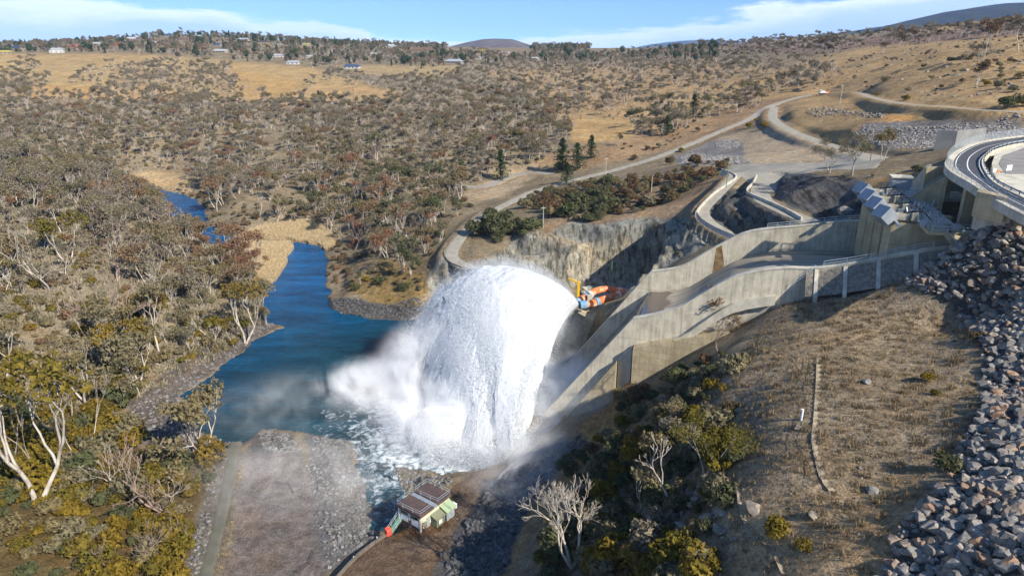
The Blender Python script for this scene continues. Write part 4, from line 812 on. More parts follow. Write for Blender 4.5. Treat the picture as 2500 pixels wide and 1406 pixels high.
# ---------------- control building
BZ = 4.55; C0 = np.array(W(1028, 1300, BZ)); CL = np.array(W(978, 1268, BZ)); CR = np.array(W(1098, 1246, BZ))
ex = CR - C0; LX = np.linalg.norm(ex); ex /= LX; ey = np.array([-ex[1], ex[0], 0]); LY = float(np.linalg.norm(CL - C0)); BH = 3.3
house = empty('control_building', tuple((CL + CR) / 2), atan2(ex[1], ex[0]), label='cream flat-roofed control building with railed dark roof on the wet platform', cat='building')
def HB(x, y, z): return C0 + ex * x + ey * y + np.array([0, 0, z])
def hbox(mb, x0, x1, y0, y1, z0, z1): mb.poly([HB(x, y, z) for z in (z0, z1) for x, y in ((x0, y0), (x1, y0), (x1, y1), (x0, y1))], [(3, 2, 1, 0), (4, 5, 6, 7), (0, 1, 5, 4), (1, 2, 6, 5), (2, 3, 7, 6), (3, 0, 4, 7)]); return mb
M_CREAM = mat('cream_wall', (.62, .59, .42), .8, noise=(.9, (.48, .44, .30), .45, .7)); M_BASE = mat('brown_base', (.12, .08, .06), .8); M_ROOF = mat('dark_roof', (.085, .062, .062), .7, noise=(.5, (.14, .085, .06), .45, .65)); M_PALEG = mat('pale_green_sheet', (.33, .41, .25), .6); M_GREY = mat('grey_sheet', (.30, .34, .36), .5); M_GLASS = mat('dark_glass', (.02, .03, .03), .15, spec=.6); M_SHUT = mat('olive_shutter', (.20, .21, .13), .7)
mb = MB(); hbox(mb, 0, LX, 0, LY, .7, BH); mb.build('wall', M_CREAM, house)
mb = MB(); hbox(mb, .03, LX - .03, .03, LY - .03, -.5, .7); mb.build('plinth', M_BASE, house)
for y in (.0, LY * .5 - .12, LY - .24):
    mb = MB(); hbox(mb, -.06, .14, y, y + .26, .0, BH); mb.build('corner_post', M_WHITE, house)
mid = LX * .5
for x0, x1 in ((-.25, mid - .55), (mid + .55, LX + .25)):
    mb = MB(); hbox(mb, x0, x1, -.25, LY + .25, BH, BH + .55); rf = mb.build('roof', M_ROOF, house)
    z = BH + .55; a = .15
    handrail('roof_rail', [HB(x0 + a, -.1, z), HB(x0 + a, LY + .1, z), HB(x1 - a, LY + .1, z)], house, h=1.0, r=.032, step=2.0)
    handrail('roof_rail', [HB(x0 + a, -.1, z), HB(x1 - a, -.1, z)], house, h=1.0, r=.032, step=2.0); handrail('roof_rail', [HB(x1 - a, -.1, z), HB(x1 - a, LY + .1, z)], house, h=1.0, r=.032, step=2.0)
mb = MB(); hbox(mb, mid - .55, mid + .55, -.2, LY + .2, BH - .1, BH + .35); mb.build('roof_gutter', M_BOX, house)
for y0 in (.55, LY * .5 + .4):
    mb = MB(); hbox(mb, -.04, .0, y0, y0 + LY * .5 - 1.0, BH - 1.0, BH - .35); w_ = mb.build('window', M_SHUT, house); mb = MB(); hbox(mb, -.06, -.04, y0 + .1, y0 + LY * .5 - 1.1, BH - .9, BH - .45); mb.build('pane', M_GLASS, w_)
    mb = MB(); hbox(mb, -.05, .0, y0 + .1, y0 + LY * .5 - 1.1, .9, BH - 1.15); mb.build('wall_panel', M_WHITE, house)
mb = MB(); hbox(mb, -.08, .0, LY * .5 - .5, LY * .5 + .1, .2, 1.6); mb.build('door', M_BASE, house)
mb = MB(); hbox(mb, LX * .18, LX * .30, -.05, 0, .2, 2.3); mb.build('door', M_GREY, house)
mb = MB(); hbox(mb, LX * .34, LX * .62, -1.5, 0, .0, 1.7); mb.poly([HB(LX * .32, -1.7, 1.7), HB(LX * .64, -1.7, 1.7), HB(LX * .64, 0, 2.3), HB(LX * .32, 0, 2.3), HB(LX * .32, -1.7, 1.8), HB(LX * .64, -1.7, 1.8), HB(LX * .64, 0, 2.4), HB(LX * .32, 0, 2.4)], BOXF); mb.build('lean_to', M_SHUT, house)
mb = MB(); hbox(mb, LX * .42, LX * .52, -1.56, -1.5, .5, 1.3); mb.build('window', M_WHITE, house)
mb = MB(); hbox(mb, LX * .66, LX * .94, -1.7, 0, .0, 2.0); mb.build('annex', M_GREY, house)
mb = MB(); mb.poly([HB(LX * .64, -2.0, 2.0), HB(LX * .99, -2.0, 2.0), HB(LX * .99, 0, 2.8), HB(LX * .64, 0, 2.8), HB(LX * .64, -2.0, 2.1), HB(LX * .99, -2.0, 2.1), HB(LX * .99, 0, 2.9), HB(LX * .64, 0, 2.9)], BOXF); mb.build('annex_roof', M_PALEG, house)
mb = MB(); hbox(mb, LX * .99, LX * 1.05, -1.6, -.6, 1.2, 2.2); mb.build('air_conditioner', M_WHITE, house)
mb = MB(); hbox(mb, LX * .06, LX * .15, -.5, 0, .9, 1.9); mb.build('meter_box', M_SHUT, house)
lr = empty('life_ring', tuple(HB(.9, -.25, 1.3)), label='red and white life ring hanging at the front corner of the control building', cat='life ring')
for seg in range(8):
    mb = MB(); a0 = seg * pi / 4; P = [HB(.75, -.3, 1.25) + ex * cos(a0 + t * pi / 16) * .42 + np.array([0, 0, sin(a0 + t * pi / 16) * .42]) for t in range(5)]; mb.tube(P, .12, 8, cap=False); mb.build('ring_segment', M_RED if seg % 2 else M_WHITE, lr)
stair = empty('access_stair', tuple(HB(0, LY, 0)), label='green railed steel stair running down from the control building to the water', cat='stair')
sa = np.array(W(981, 1268, BZ)); sb = np.array(W(952, 1298, 4.4)); dn = (sb - sa); dn[2] = 0; dn /= np.linalg.norm(dn); pe = np.array([-dn[1], dn[0], 0])
for k in (-.6, .6): handrail('stair_rail', [sa + pe * k + [0, 0, .9], sb + pe * k + [0, 0, -.2]], stair, h=1.1, r=.045, step=1.0, mat_=M_RAIL)
mb = MB()
for i in range(9): mb.box(sa * (1 - i / 8) + sb * (i / 8) + np.array([0, 0, .8 - i * .11]), (.5, 1.2, .08), rz=atan2(dn[1], dn[0]))
mb.build('treads', M_GREEN, stair)
rb = MB(); rb.box(np.array(W(948, 1303, 4.6)) + [0, 0, .6], (1.0, 1.1, 1.4), rz=.6, rx=.15); o = rb.build('marker_box', M_RED, bevel=.08); tag(o, 'bright red orange box at the foot of the steel stair', 'box')
for (u, v, lb) in [(921,1321,'small white marker post on the platform edge below the red box'),(864,1368,'small white marker post furthest down the platform edge')]:
    p = hit(u, v); mb = MB(); mb.tube([p - [0, 0, .2], p + [0, 0, .9]], .1, 6); o = mb.build('marker_post', M_WHITE); tag(o, lb, 'post')
p = hit(1955, 1030); mb = MB(); mb.tube([p - [0, 0, .2], p + [0, 0, 1.6]], .16, 8); mb.tube([p + [0, 0, 1.6], p + [0, 0, 1.68]], .2, 8); o = mb.build('marker_post', M_WHITE); tag(o, 'thick white marker post standing on the dry grassy hillside', 'post')
p = hit(1083, 1356); mb = MB(); mb.box(p + [0, 0, .3], (1.6, .9, 1.0), rz=.5); o = mb.build('concrete_block', mat('dark_block', (.07, .065, .06), .9), bevel=.2); tag(o, 'dark lump of concrete lying on the wet brown track', 'block')
# platform edge wall to the left of the track
parapet([(800,1440,4.6),(880,1352,4.6),(948,1305,4.6)], .25, .5, M_WET, 'dark wet edge wall of the brown platform above the narrow channel', name='edge_wall', cat='kerb')
def lowfence(px, label, name='low_fence', m=M_BASE, h=.8):
    P = [hit(u, v) for u, v in px]; t = empty(name, tuple(P[0]), label=label, cat='fence'); handrail('fence_rail', P, t, h=h, r=.06, step=2.0, mat_=m)
lowfence([(728,1402),(758,1382),(768,1352)], 'short dark fence at the lower corner of the dusty apron')
mb = MB(); a_, b_ = hit(704, 1182), hit(717, 1208); mb.tube([a_ + [0, 0, .15], b_ + [0, 0, .15]], .15, 6); o = mb.build('steel_bar', M_BASE); tag(o, 'thin dark bar lying on the dusty apron', 'bar')
# ladder-like steps and cable trail on the near hill
tl = empty('step_trail', tuple(hit(1995, 950)), label='long trail of pale steps with cable posts running down the dry hillside', cat='steps')
TP = [hit(u, v) for u, v in [(1998,880),(1997,930),(1994,980),(1990,1040),(1987,1075),(1993,1120),(2002,1150),(2012,1175),(2030,1205)]]; D = densify(np.array(TP), 1.1)
handrail('cable_rail', [p + np.array([-.5, 0, 0]) for p in D[::3]], tl, h=.9, r=.03, step=2.5, mat_=M_DARK)
mb = MB()
mb.strip([[(p[0] - .35, p[1], float(ground(p[0], p[1])) + (.05 if i % 3 else .16)), (p[0] + .35, p[1], float(ground(p[0], p[1])) + (.05 if i % 3 else .16))] for i, p in enumerate(densify(np.array(TP), .45))])
mb.build('steps', mat('pale_timber', (.34, .28, .19), .9), tl)
tl = empty('step_trail', tuple(hit(1805, 1250)), label='short trail of pale steps with cable posts below the yellow shrubs', cat='steps')
TP = [hit(u, v) for u, v in [(1800,1185),(1808,1230),(1815,1270),(1830,1305),(1850,1320),(1885,1345),(1905,1380),(1915,1410)]]; D = densify(np.array(TP), 1.1)
handrail('cable_rail', [p + np.array([-.5, 0, 0]) for p in D[::3]], tl, h=.9, r=.03, step=2.5, mat_=M_DARK)
mb = MB()
mb.strip([[(p[0] - .35, p[1], float(ground(p[0], p[1])) + (.05 if i % 3 else .16)), (p[0] + .35, p[1], float(ground(p[0], p[1])) + (.05 if i % 3 else .16))] for i, p in enumerate(densify(np.array(TP), .45))])
mb.build('steps', bpy.data.materials['pale_timber'], tl)
# ---------------- poles
M_POLE = mat('weathered_pole', (.20, .18, .15), .8); M_POLEL = mat('pale_pole', (.50, .47, .40), .7)
def pole(u, v, H, label, m=M_POLE, cross=True, name='utility_pole'):
    p = hit(u, v); t = empty(name, tuple(p), label=label, cat='utility pole', group='utility poles'); mb = MB(); mb.tube([p - [0, 0, .5], p + [0, 0, H]], [.17, .11], 7); mb.build('shaft', m, t)
    if cross:
        mb = MB(); mb.box(p + [0, 0, H - .6], (2.2, .12, .14), rz=.4); mb.build('crossarm', m, t)
        mb = MB()
        for k in (-.9, 0, .9): mb.tube([p + [k * cos(.4), k * sin(.4), H - .55], p + [k * cos(.4), k * sin(.4), H - .25]], .06, 5); 
        mb.build('insulators', M_BOX, t)
    return p
pole(1326, 560, 8.5, 'pale pole standing above the sprayed concrete slope by the dark bush', M_POLEL)
pole(1478, 440, 11, 'tall pole with crossarm beside the middle of the gravel road', M_POLEL)
pole(1773, 458, 8.5, 'green-grey pole beside the top of the left ramp parapet', M_GREEN, False)
pole(2124, 395, 9.5, 'dark pole with a box beside the white-trunked gum by the road', M_POLE)
pole(2050, 256, 11, 'thin pole on the mound inside the road bend', M_POLEL)
pole(2399, 160, 12, 'pale pole high on the right hillside', M_POLEL)
pole(1590, 470, 7, 'bare thin pole rising from the dark shrubs above the slope', M_POLEL, False)
# truck at the top of the road
tp = hit(2012, 231); tk = empty('parked_truck', tuple(tp), 0, label='white flatbed truck with an orange load parked at the road crest', cat='truck')
def tb(x0, x1, y0, y1, z0, z1, m, name, bev=.08):
    mb = MB(); mb.box(tp + np.array([(x0 + x1) / 2, (y0 + y1) / 2, (z0 + z1) / 2]), (x1 - x0, y1 - y0, z1 - z0)); return mb.build(name, m, tk, bevel=bev)
tb(-4, -2, -1.1, 1.1, .7, 2.9, M_WHITE, 'cab', .25); tb(-3.9, -2.4, -1.13, -1.1, 1.8, 2.6, M_GLASS, 'window', 0); tb(-2, 3.4, -1.15, 1.15, .9, 1.25, M_WHITE, 'tray'); tb(-1.9, .4, -1, 1, 1.25, 2.2, M_WHITE, 'tool_box'); tb(1.2, 3.2, -1.0, .8, 1.25, 2.1, M_ORANGE, 'load'); tb(1.8, 2.2, -.2, .2, 2.1, 3.4, M_DARK, 'crane_arm', 0)
for x in (-3.1, .9, 2.4):
    for y in (-1.1, .9):
        mb = MB(); c = tp + np.array([x, y, .5]); mb.tube([c, c + [0, .25, 0]], .5, 12); mb.build('wheel', M_DARK, tk)
# ================================================================ PLANTS (meshes built once, then copied)
def leaf_mat(name, cols, scale=.02, transl=.25):
    """leaf colour differs from plant to plant (random per object) and drifts over the land"""
    m = bpy.data.materials.new(name); m.use_nodes = True; nt = m.node_tree; nt.nodes.clear(); N = nt.nodes.new; L = nt.links.new
    out = N('ShaderNodeOutputMaterial'); oi = N('ShaderNodeObjectInfo'); nz = N('ShaderNodeTexNoise'); nz.inputs['Scale'].default_value = scale; nz.inputs['Detail'].default_value = 2; L(oi.outputs['Location'], nz.inputs[0])
    a = N('ShaderNodeMath'); a.operation = 'MULTIPLY_ADD'; a.inputs[1].default_value = .55; L(oi.outputs['Random'], a.inputs[0])
    b = N('ShaderNodeMapRange'); b.inputs['From Min'].default_value = .3; b.inputs['From Max'].default_value = .7; b.inputs['To Max'].default_value = .45; L(nz.outputs[0], b.inputs[0]); L(b.outputs[0], a.inputs[2])
    cr = N('ShaderNodeValToRGB'); e = cr.color_ramp.elements
    for i, c in enumerate(cols):
        p = i / (len(cols) - 1); x = e[i] if i < 2 and len(cols) == 2 else (e[0] if i == 0 else (e[-1] if i == len(cols) - 1 else e.new(p))); x.position = p; x.color = (*c, 1)
    L(a.outputs[0], cr.inputs[0])
    g = N('ShaderNodeNewGeometry'); n2 = N('ShaderNodeTexNoise'); n2.inputs['Scale'].default_value = .9; n2.inputs['Detail'].default_value = 3; L(g.outputs['Position'], n2.inputs[0])
    r2 = N('ShaderNodeMapRange'); r2.inputs['From Min'].default_value = .3; r2.inputs['From Max'].default_value = .7; r2.inputs['To Min'].default_value = .6; r2.inputs['To Max'].default_value = 1.45; L(n2.outputs[0], r2.inputs[0])
    mu = N('ShaderNodeVectorMath'); mu.operation = 'MULTIPLY'; L(cr.outputs[0], mu.inputs[0]); L(r2.outputs[0], mu.inputs[1])
    d = N('ShaderNodeBsdfDiffuse'); t = N('ShaderNodeBsdfTranslucent'); L(mu.outputs[0], d.inputs[0]); L(mu.outputs[0], t.inputs[0])
    mx = N('ShaderNodeMixShader'); mx.inputs[0].default_value = transl; L(d.outputs[0], mx.inputs[1]); L(t.outputs[0], mx.inputs[2]); L(mx.outputs[0], out.inputs[0]); return m
LM = {
 'olive': leaf_mat('olive_leaves', [(.165, .135, .065), (.225, .18, .09), (.185, .165, .10), (.25, .20, .105)]),
 'rust': leaf_mat('rust_leaves', [(.23, .125, .075), (.26, .15, .085), (.20, .155, .085), (.26, .185, .10)]),
 'grey': leaf_mat('grey_leaves', [(.19, .17, .115), (.25, .215, .15), (.21, .18, .125), (.28, .225, .155)]),
 'green': leaf_mat('green_leaves', [(.085, .10, .045), (.11, .115, .055), (.095, .095, .05)]),
 'gold': leaf_mat('golden_leaves', [(.17, .13, .02), (.22, .15, .025), (.145, .125, .025), (.24, .145, .04)]),
 'brown': leaf_mat('brown_leaves', [(.13, .08, .045), (.155, .10, .055), (.12, .095, .05), (.11, .075, .05)]),
 'pine': leaf_mat('pine_needles', [(.035, .06, .024), (.05, .075, .03), (.04, .065, .035)]),
}
M_BARK = mat('pale_bark', (.50, .45, .38), .85, noise=(1.5, (.30, .25, .20), .45, .62))
M_BARKD = mat('dark_bark', (.10, .075, .06), .9); M_TWIG = mat('pinkish_twigs', (.30, .22, .18), .9)
def rv(r): v = Vector((r.gauss(0, 1), r.gauss(0, 1), r.gauss(0, 1))); return v.normalized()
class TreeB:
    def __init__(s, seed): s.r = random.Random(seed); s.v = []; s.f = []; s.tips = []; s.lv = []
    def tube(s, pts, rs, n):
        b = len(s.v)
        for i, p in enumerate(pts):
            d = (pts[min(i + 1, len(pts) - 1)] - pts[max(i - 1, 0)]).normalized(); a = d.orthogonal().normalized(); c = d.cross(a)
            for k in range(n): t = 2 * pi * k / n; s.v.append(tuple(p + rs[i] * (cos(t) * a + sin(t) * c)))
        for i in range(len(pts) - 1):
            for k in range(n):
                k2 = (k + 1) % n; s.f.append((b + i * n + k, b + i * n + k2, b + (i + 1) * n + k2, b + (i + 1) * n + k))
    def grow(s, p, d, L, r, lev, maxl, spread=.6, up=.25, kids=(2, 3), wob=.25, minr=.03):
        R = s.r; n = 4 if lev < 2 else 3; pts = [p]; q = p.copy(); dd = d.copy()
        for i in range(n): dd = (dd + rv(R) * wob + Vector((0, 0, up * .3))).normalized(); q = q + dd * (L / n); pts.append(q.copy())
        rs = [max(minr, r * (1 - .45 * i / n)) for i in range(n + 1)]; s.tube(pts, rs, 6 if lev == 0 else (4 if lev == 1 else 3))
        if lev >= maxl: s.tips.append(q); return
        for k in range(R.randint(*kids)):
            nd = (dd + rv(R) * spread + Vector((0, 0, up))).normalized(); s.grow(pts[-1] if k < 2 else pts[-2], nd, L * R.uniform(.55, .82), r * .58, lev + 1, maxl, spread, up, kids, wob, minr)
    def leaf(s, c, sz, n=None):
        R = s.r; n = (n or rv(R)); a = n.orthogonal().normalized(); t = R.uniform(0, 6.28); a = (Matrix.Rotation(t, 3, n) @ a); b = n.cross(a)
        s.lv.append((tuple(c + a * sz), tuple(c - a * sz * .6 + b * sz * .55), tuple(c - a * sz * .6 - b * sz * .55)))
    def meshes(s, nm):
        me = bpy.data.meshes.new(nm + '_trunk'); me.from_pydata(s.v, [], s.f); me.polygons.foreach_set('use_smooth', [True] * len(me.polygons)); me.update()
        lv = np.array(s.lv, float).reshape(-1, 3) if s.lv else np.zeros((0, 3)); lm = None
        if len(lv): lm = np_mesh(nm + '_crown', lv, np.arange(len(lv)).reshape(-1, 3))
        return me, lm
def gum(seed, H=7, stems=None, dens=38, rad=1.05, spread=.62, leafs=.25):
    T = TreeB(seed); R = T.r
    for k in range(stems or R.randint(1, 3)):
        a = R.uniform(0, 6.28); d = Vector((cos(a) * R.uniform(.1, .45), sin(a) * R.uniform(.1, .45), 1)).normalized()
        T.grow(Vector((cos(a) * .2, sin(a) * .2, -.3)), d, H * .42, .135 * H / 7, 0, 3, spread, .22)
    for t in T.tips:
        for i in range(int(dens * R.uniform(.5, 1.4))):
            o = rv(R) * (R.random() ** .4) * rad; o.z *= .62; T.leaf(t + o + Vector((0, 0, .15)), leafs * R.uniform(.6, 1.3))
    return T.meshes('gum')
def bare(seed, H=7, maxl=4, thick=1, spread=.6, wob=.3, minr=.028, stems=(1, 3)):
    T = TreeB(seed); R = T.r
    for k in range(R.randint(*stems)):
        a = R.uniform(0, 6.28); d = Vector((cos(a) * .3, sin(a) * .3, 1)).normalized(); T.grow(Vector((0, 0, -.3)), d, H * .40, .14 * H / 7 * thick, 0, maxl, spread, .2, (2, 3), wob, minr)
    return T.meshes('bare')
def shrub(seed, H=1.6, W_=1.3, n=620, sz=.17, lumps=6):
    T = TreeB(seed); R = T.r; C = [(Vector((R.uniform(-.6, .6) * W_, R.uniform(-.6, .6) * W_, H * R.uniform(.3, .62))), R.uniform(.45, .8)) for _ in range(lumps)]
    for k in range(5): T.grow(Vector((0, 0, -.2)), Vector((R.uniform(-.7, .7), R.uniform(-.7, .7), 1)).normalized(), H * .5, .05, 1, 2)
    for i in range(n):
        c, r = R.choice(C); o = rv(R); o.z = abs(o.z) * .9 - .15; rr = r * R.uniform(.72, 1.1); T.leaf(c + Vector((o.x * W_ * rr * .8, o.y * W_ * rr * .8, o.z * H * rr * .75)), sz * R.uniform(.6, 1.4), (o + rv(R) * .7).normalized())
    return T.meshes('shrub')
def pine(seed, H=9, n=15, W_=2.3):
    T = TreeB(seed); R = T.r; T.tube([Vector((0, 0, -.3)), Vector((0, 0, H * .5)), Vector((0, 0, H * .97))], [.22, .13, .03], 6)
    for i in range(n):
        z = H * (.08 + .9 * i / n); L = W_ * (1 - (i / n)) ** .75 * R.uniform(.8, 1.1) + .2
        for k in range(9):
            a = R.uniform(0, 6.28); l = L * R.uniform(.7, 1.1)
            for j in range(9):
                t = (j + R.random()) / 9; p = Vector((cos(a) * l * t, sin(a) * l * t, z + l * t * .12 + R.uniform(-.25, .25))); p += rv(R) * .22; T.leaf(p, .30 * R.uniform(.7, 1.3), (Vector((0, 0, 1)) + rv(R) * .8).normalized())
    return T.meshes('pine')
def roundtree(seed, H=8, W_=3.2, n=1300):
    T = TreeB(seed); R = T.r; T.grow(Vector((0, 0, -.3)), Vector((0, 0, 1)), H * .35, .25, 0, 2)
    for i in range(n):
        o = rv(R); k = .75 + .35 * fbm(np.array([o.x * 2 + seed]), np.array([o.y * 2]), np.array([o.z * 2]), o=2)[0]; T.leaf(Vector((o.x * W_ * k, o.y * W_ * k, H * .55 + o.z * H * .45 * k)) * 1, .34 * R.uniform(.7, 1.3), (o + rv(R) * .6).normalized())
    return T.meshes('round_tree')
VAR = {'gum': [gum(11, 7), gum(12, 6.4, 3), gum(13, 7.6, 1), gum(14, 6.8, 2, 20, .9), gum(15, 5.8, 4, 22, .85), gum(16, 8.2, 2, 18, 1.0)],
       'bare': [bare(21), bare(22, 6.5, 4), bare(23, 7.5, 4)], 'shrub': [shrub(31), shrub(32, 1.9, 1.2), shrub(33, 1.3, 1.5), shrub(34, 1.6, 1.1, lumps=4)],
       'pine': [pine(41), pine(42, 8.4, 13, 2.5)], 'round': [roundtree(51), roundtree(52, 7.2, 2.8)]}
CAT = {'gum': ('gum_tree', 'gum tree'), 'bare': ('bare_tree', 'bare tree'), 'shrub': ('shrub', 'shrub'), 'pine': ('pine_tree', 'pine tree'), 'round': ('conifer_tree', 'conifer')}
_mc = {}
def kmesh(kind, k, col):
    key = (kind, k, col)
    if key not in _mc:
        t, c = VAR[kind][k]; t = t.copy(); c = c.copy() if c else None
        t.materials.clear(); t.materials.append(M_BARKD if kind in ('pine', 'round', 'shrub') else (M_TWIG if col == 'twig' else M_BARK))
        if c: c.materials.clear(); c.materials.append(LM[col])
        _mc[key] = (t, c)
    return _mc[key]
# ---- landmarks, used only to word the labels
LMK = [('tan reed bed', 650, 640), ('upper pale reeds', 740, 555), ('far blue river bend', 440, 520), ('sandy far bank', 370, 430), ('narrow river mouth', 735, 690), ('rocky pool shore', 560, 890), ('grey rubble shore', 400, 1030),
 ('concrete strip track', 545, 1230), ('grassy river point', 960, 690), ('gravel road bend', 1105, 610), ('three dark pines', 1395, 395), ('chute lip', 1560, 750), ('near chute wall', 1760, 790), ('boulder slope', 2330, 1000), ('stepped trail', 1990, 1000),
 ('control building', 1035, 1250), ('big bare tree', 1395, 1300), ('yellow jib crane', 1405, 690), ('left gravel ramp', 1720, 500), ('gate hoist boxes', 2150, 490), ('gravel yard', 1880, 410), ('road crest truck', 2010, 228), ('curved asphalt road', 2380, 400),
 ('grassy left slope', 120, 740), ('lower left thicket', 200, 1250), ('white-trunk grove', 100, 1020), ('dirt turning area', 1250, 440), ('left paddock', 250, 220), ('small paddock', 870, 230), ('grey rock slope', 1500, 590), ('spoil heap', 1730, 380)]
def where(u, v):
    best = min(LMK, key=lambda q: math.hypot((q[1] - u), (q[2] - v) * 1.3)); dx, dy = u - best[1], v - best[2]
    if math.hypot(dx, dy) < 28: rel = 'beside'
    elif abs(dx) > abs(dy) * 1.6: rel = 'right of' if dx > 0 else 'left of'
    elif abs(dy) > abs(dx) * 1.6: rel = 'below' if dy > 0 else 'beyond'
    else: rel = ('lower ' if dy > 0 else 'upper ') + ('right of' if dx > 0 else 'left of')
    far = math.hypot(dx, dy); return rel + ' the ' + best[0], far
CW_ = {'olive': 'olive', 'rust': 'rusty', 'grey': 'grey-green', 'green': 'green', 'gold': 'golden', 'brown': 'brown', 'pine': 'dark green', 'twig': 'twiggy'}
PLANT_OBJS = []      # (object, base label, u)
def place(kind, k, col, p, s, rz, tilt=(0, 0), label=None):
    """one plant as objects of its own: empty > trunk, crown"""
    t, c = kmesh(kind, k, col); nm, cat = CAT[kind]
    root = empty(nm, tuple(p), rz); root.scale = (s, s, s); root.rotation_euler = (tilt[0], tilt[1], rz)
    a = link('stem' if kind == 'shrub' else 'trunk', t, root)
    if c: b = link('foliage' if kind == 'shrub' else 'crown', c, root)
    u, v = proj(p[0], p[1], p[2]); hgt = {'gum': 7, 'bare': 7, 'shrub': 1.7, 'pine': 9, 'round': 8}[kind] * s
    tag(root, None, cat)
    if label: root['label'] = label
    else:
        sz = {'gum': (5.5, 8), 'bare': (5.5, 8), 'shrub': (1.7, 2.6), 'pine': (7, 10), 'round': (6, 9)}[kind]; szw = 'small' if hgt < sz[0] else ('large' if hgt > sz[1] else 'medium')
        w, far = where(u, v); d = {'gum': '%s %s-crowned gum', 'bare': '%s pale leafless tree', 'shrub': '%s %s shrub', 'pine': '%s %s pine', 'round': '%s %s round conifer'}[kind]
        d = d % ((szw, CW_[col]) if d.count('%s') == 2 else szw); PLANT_OBJS.append((root, d + ' ' + w, u, v))
    root['group'] = {'gum': 'gum trees on the hillsides', 'bare': 'pale leafless trees', 'shrub': 'shrubs on the slopes', 'pine': 'dark pines', 'round': 'dark conifers'}[kind]
    return root
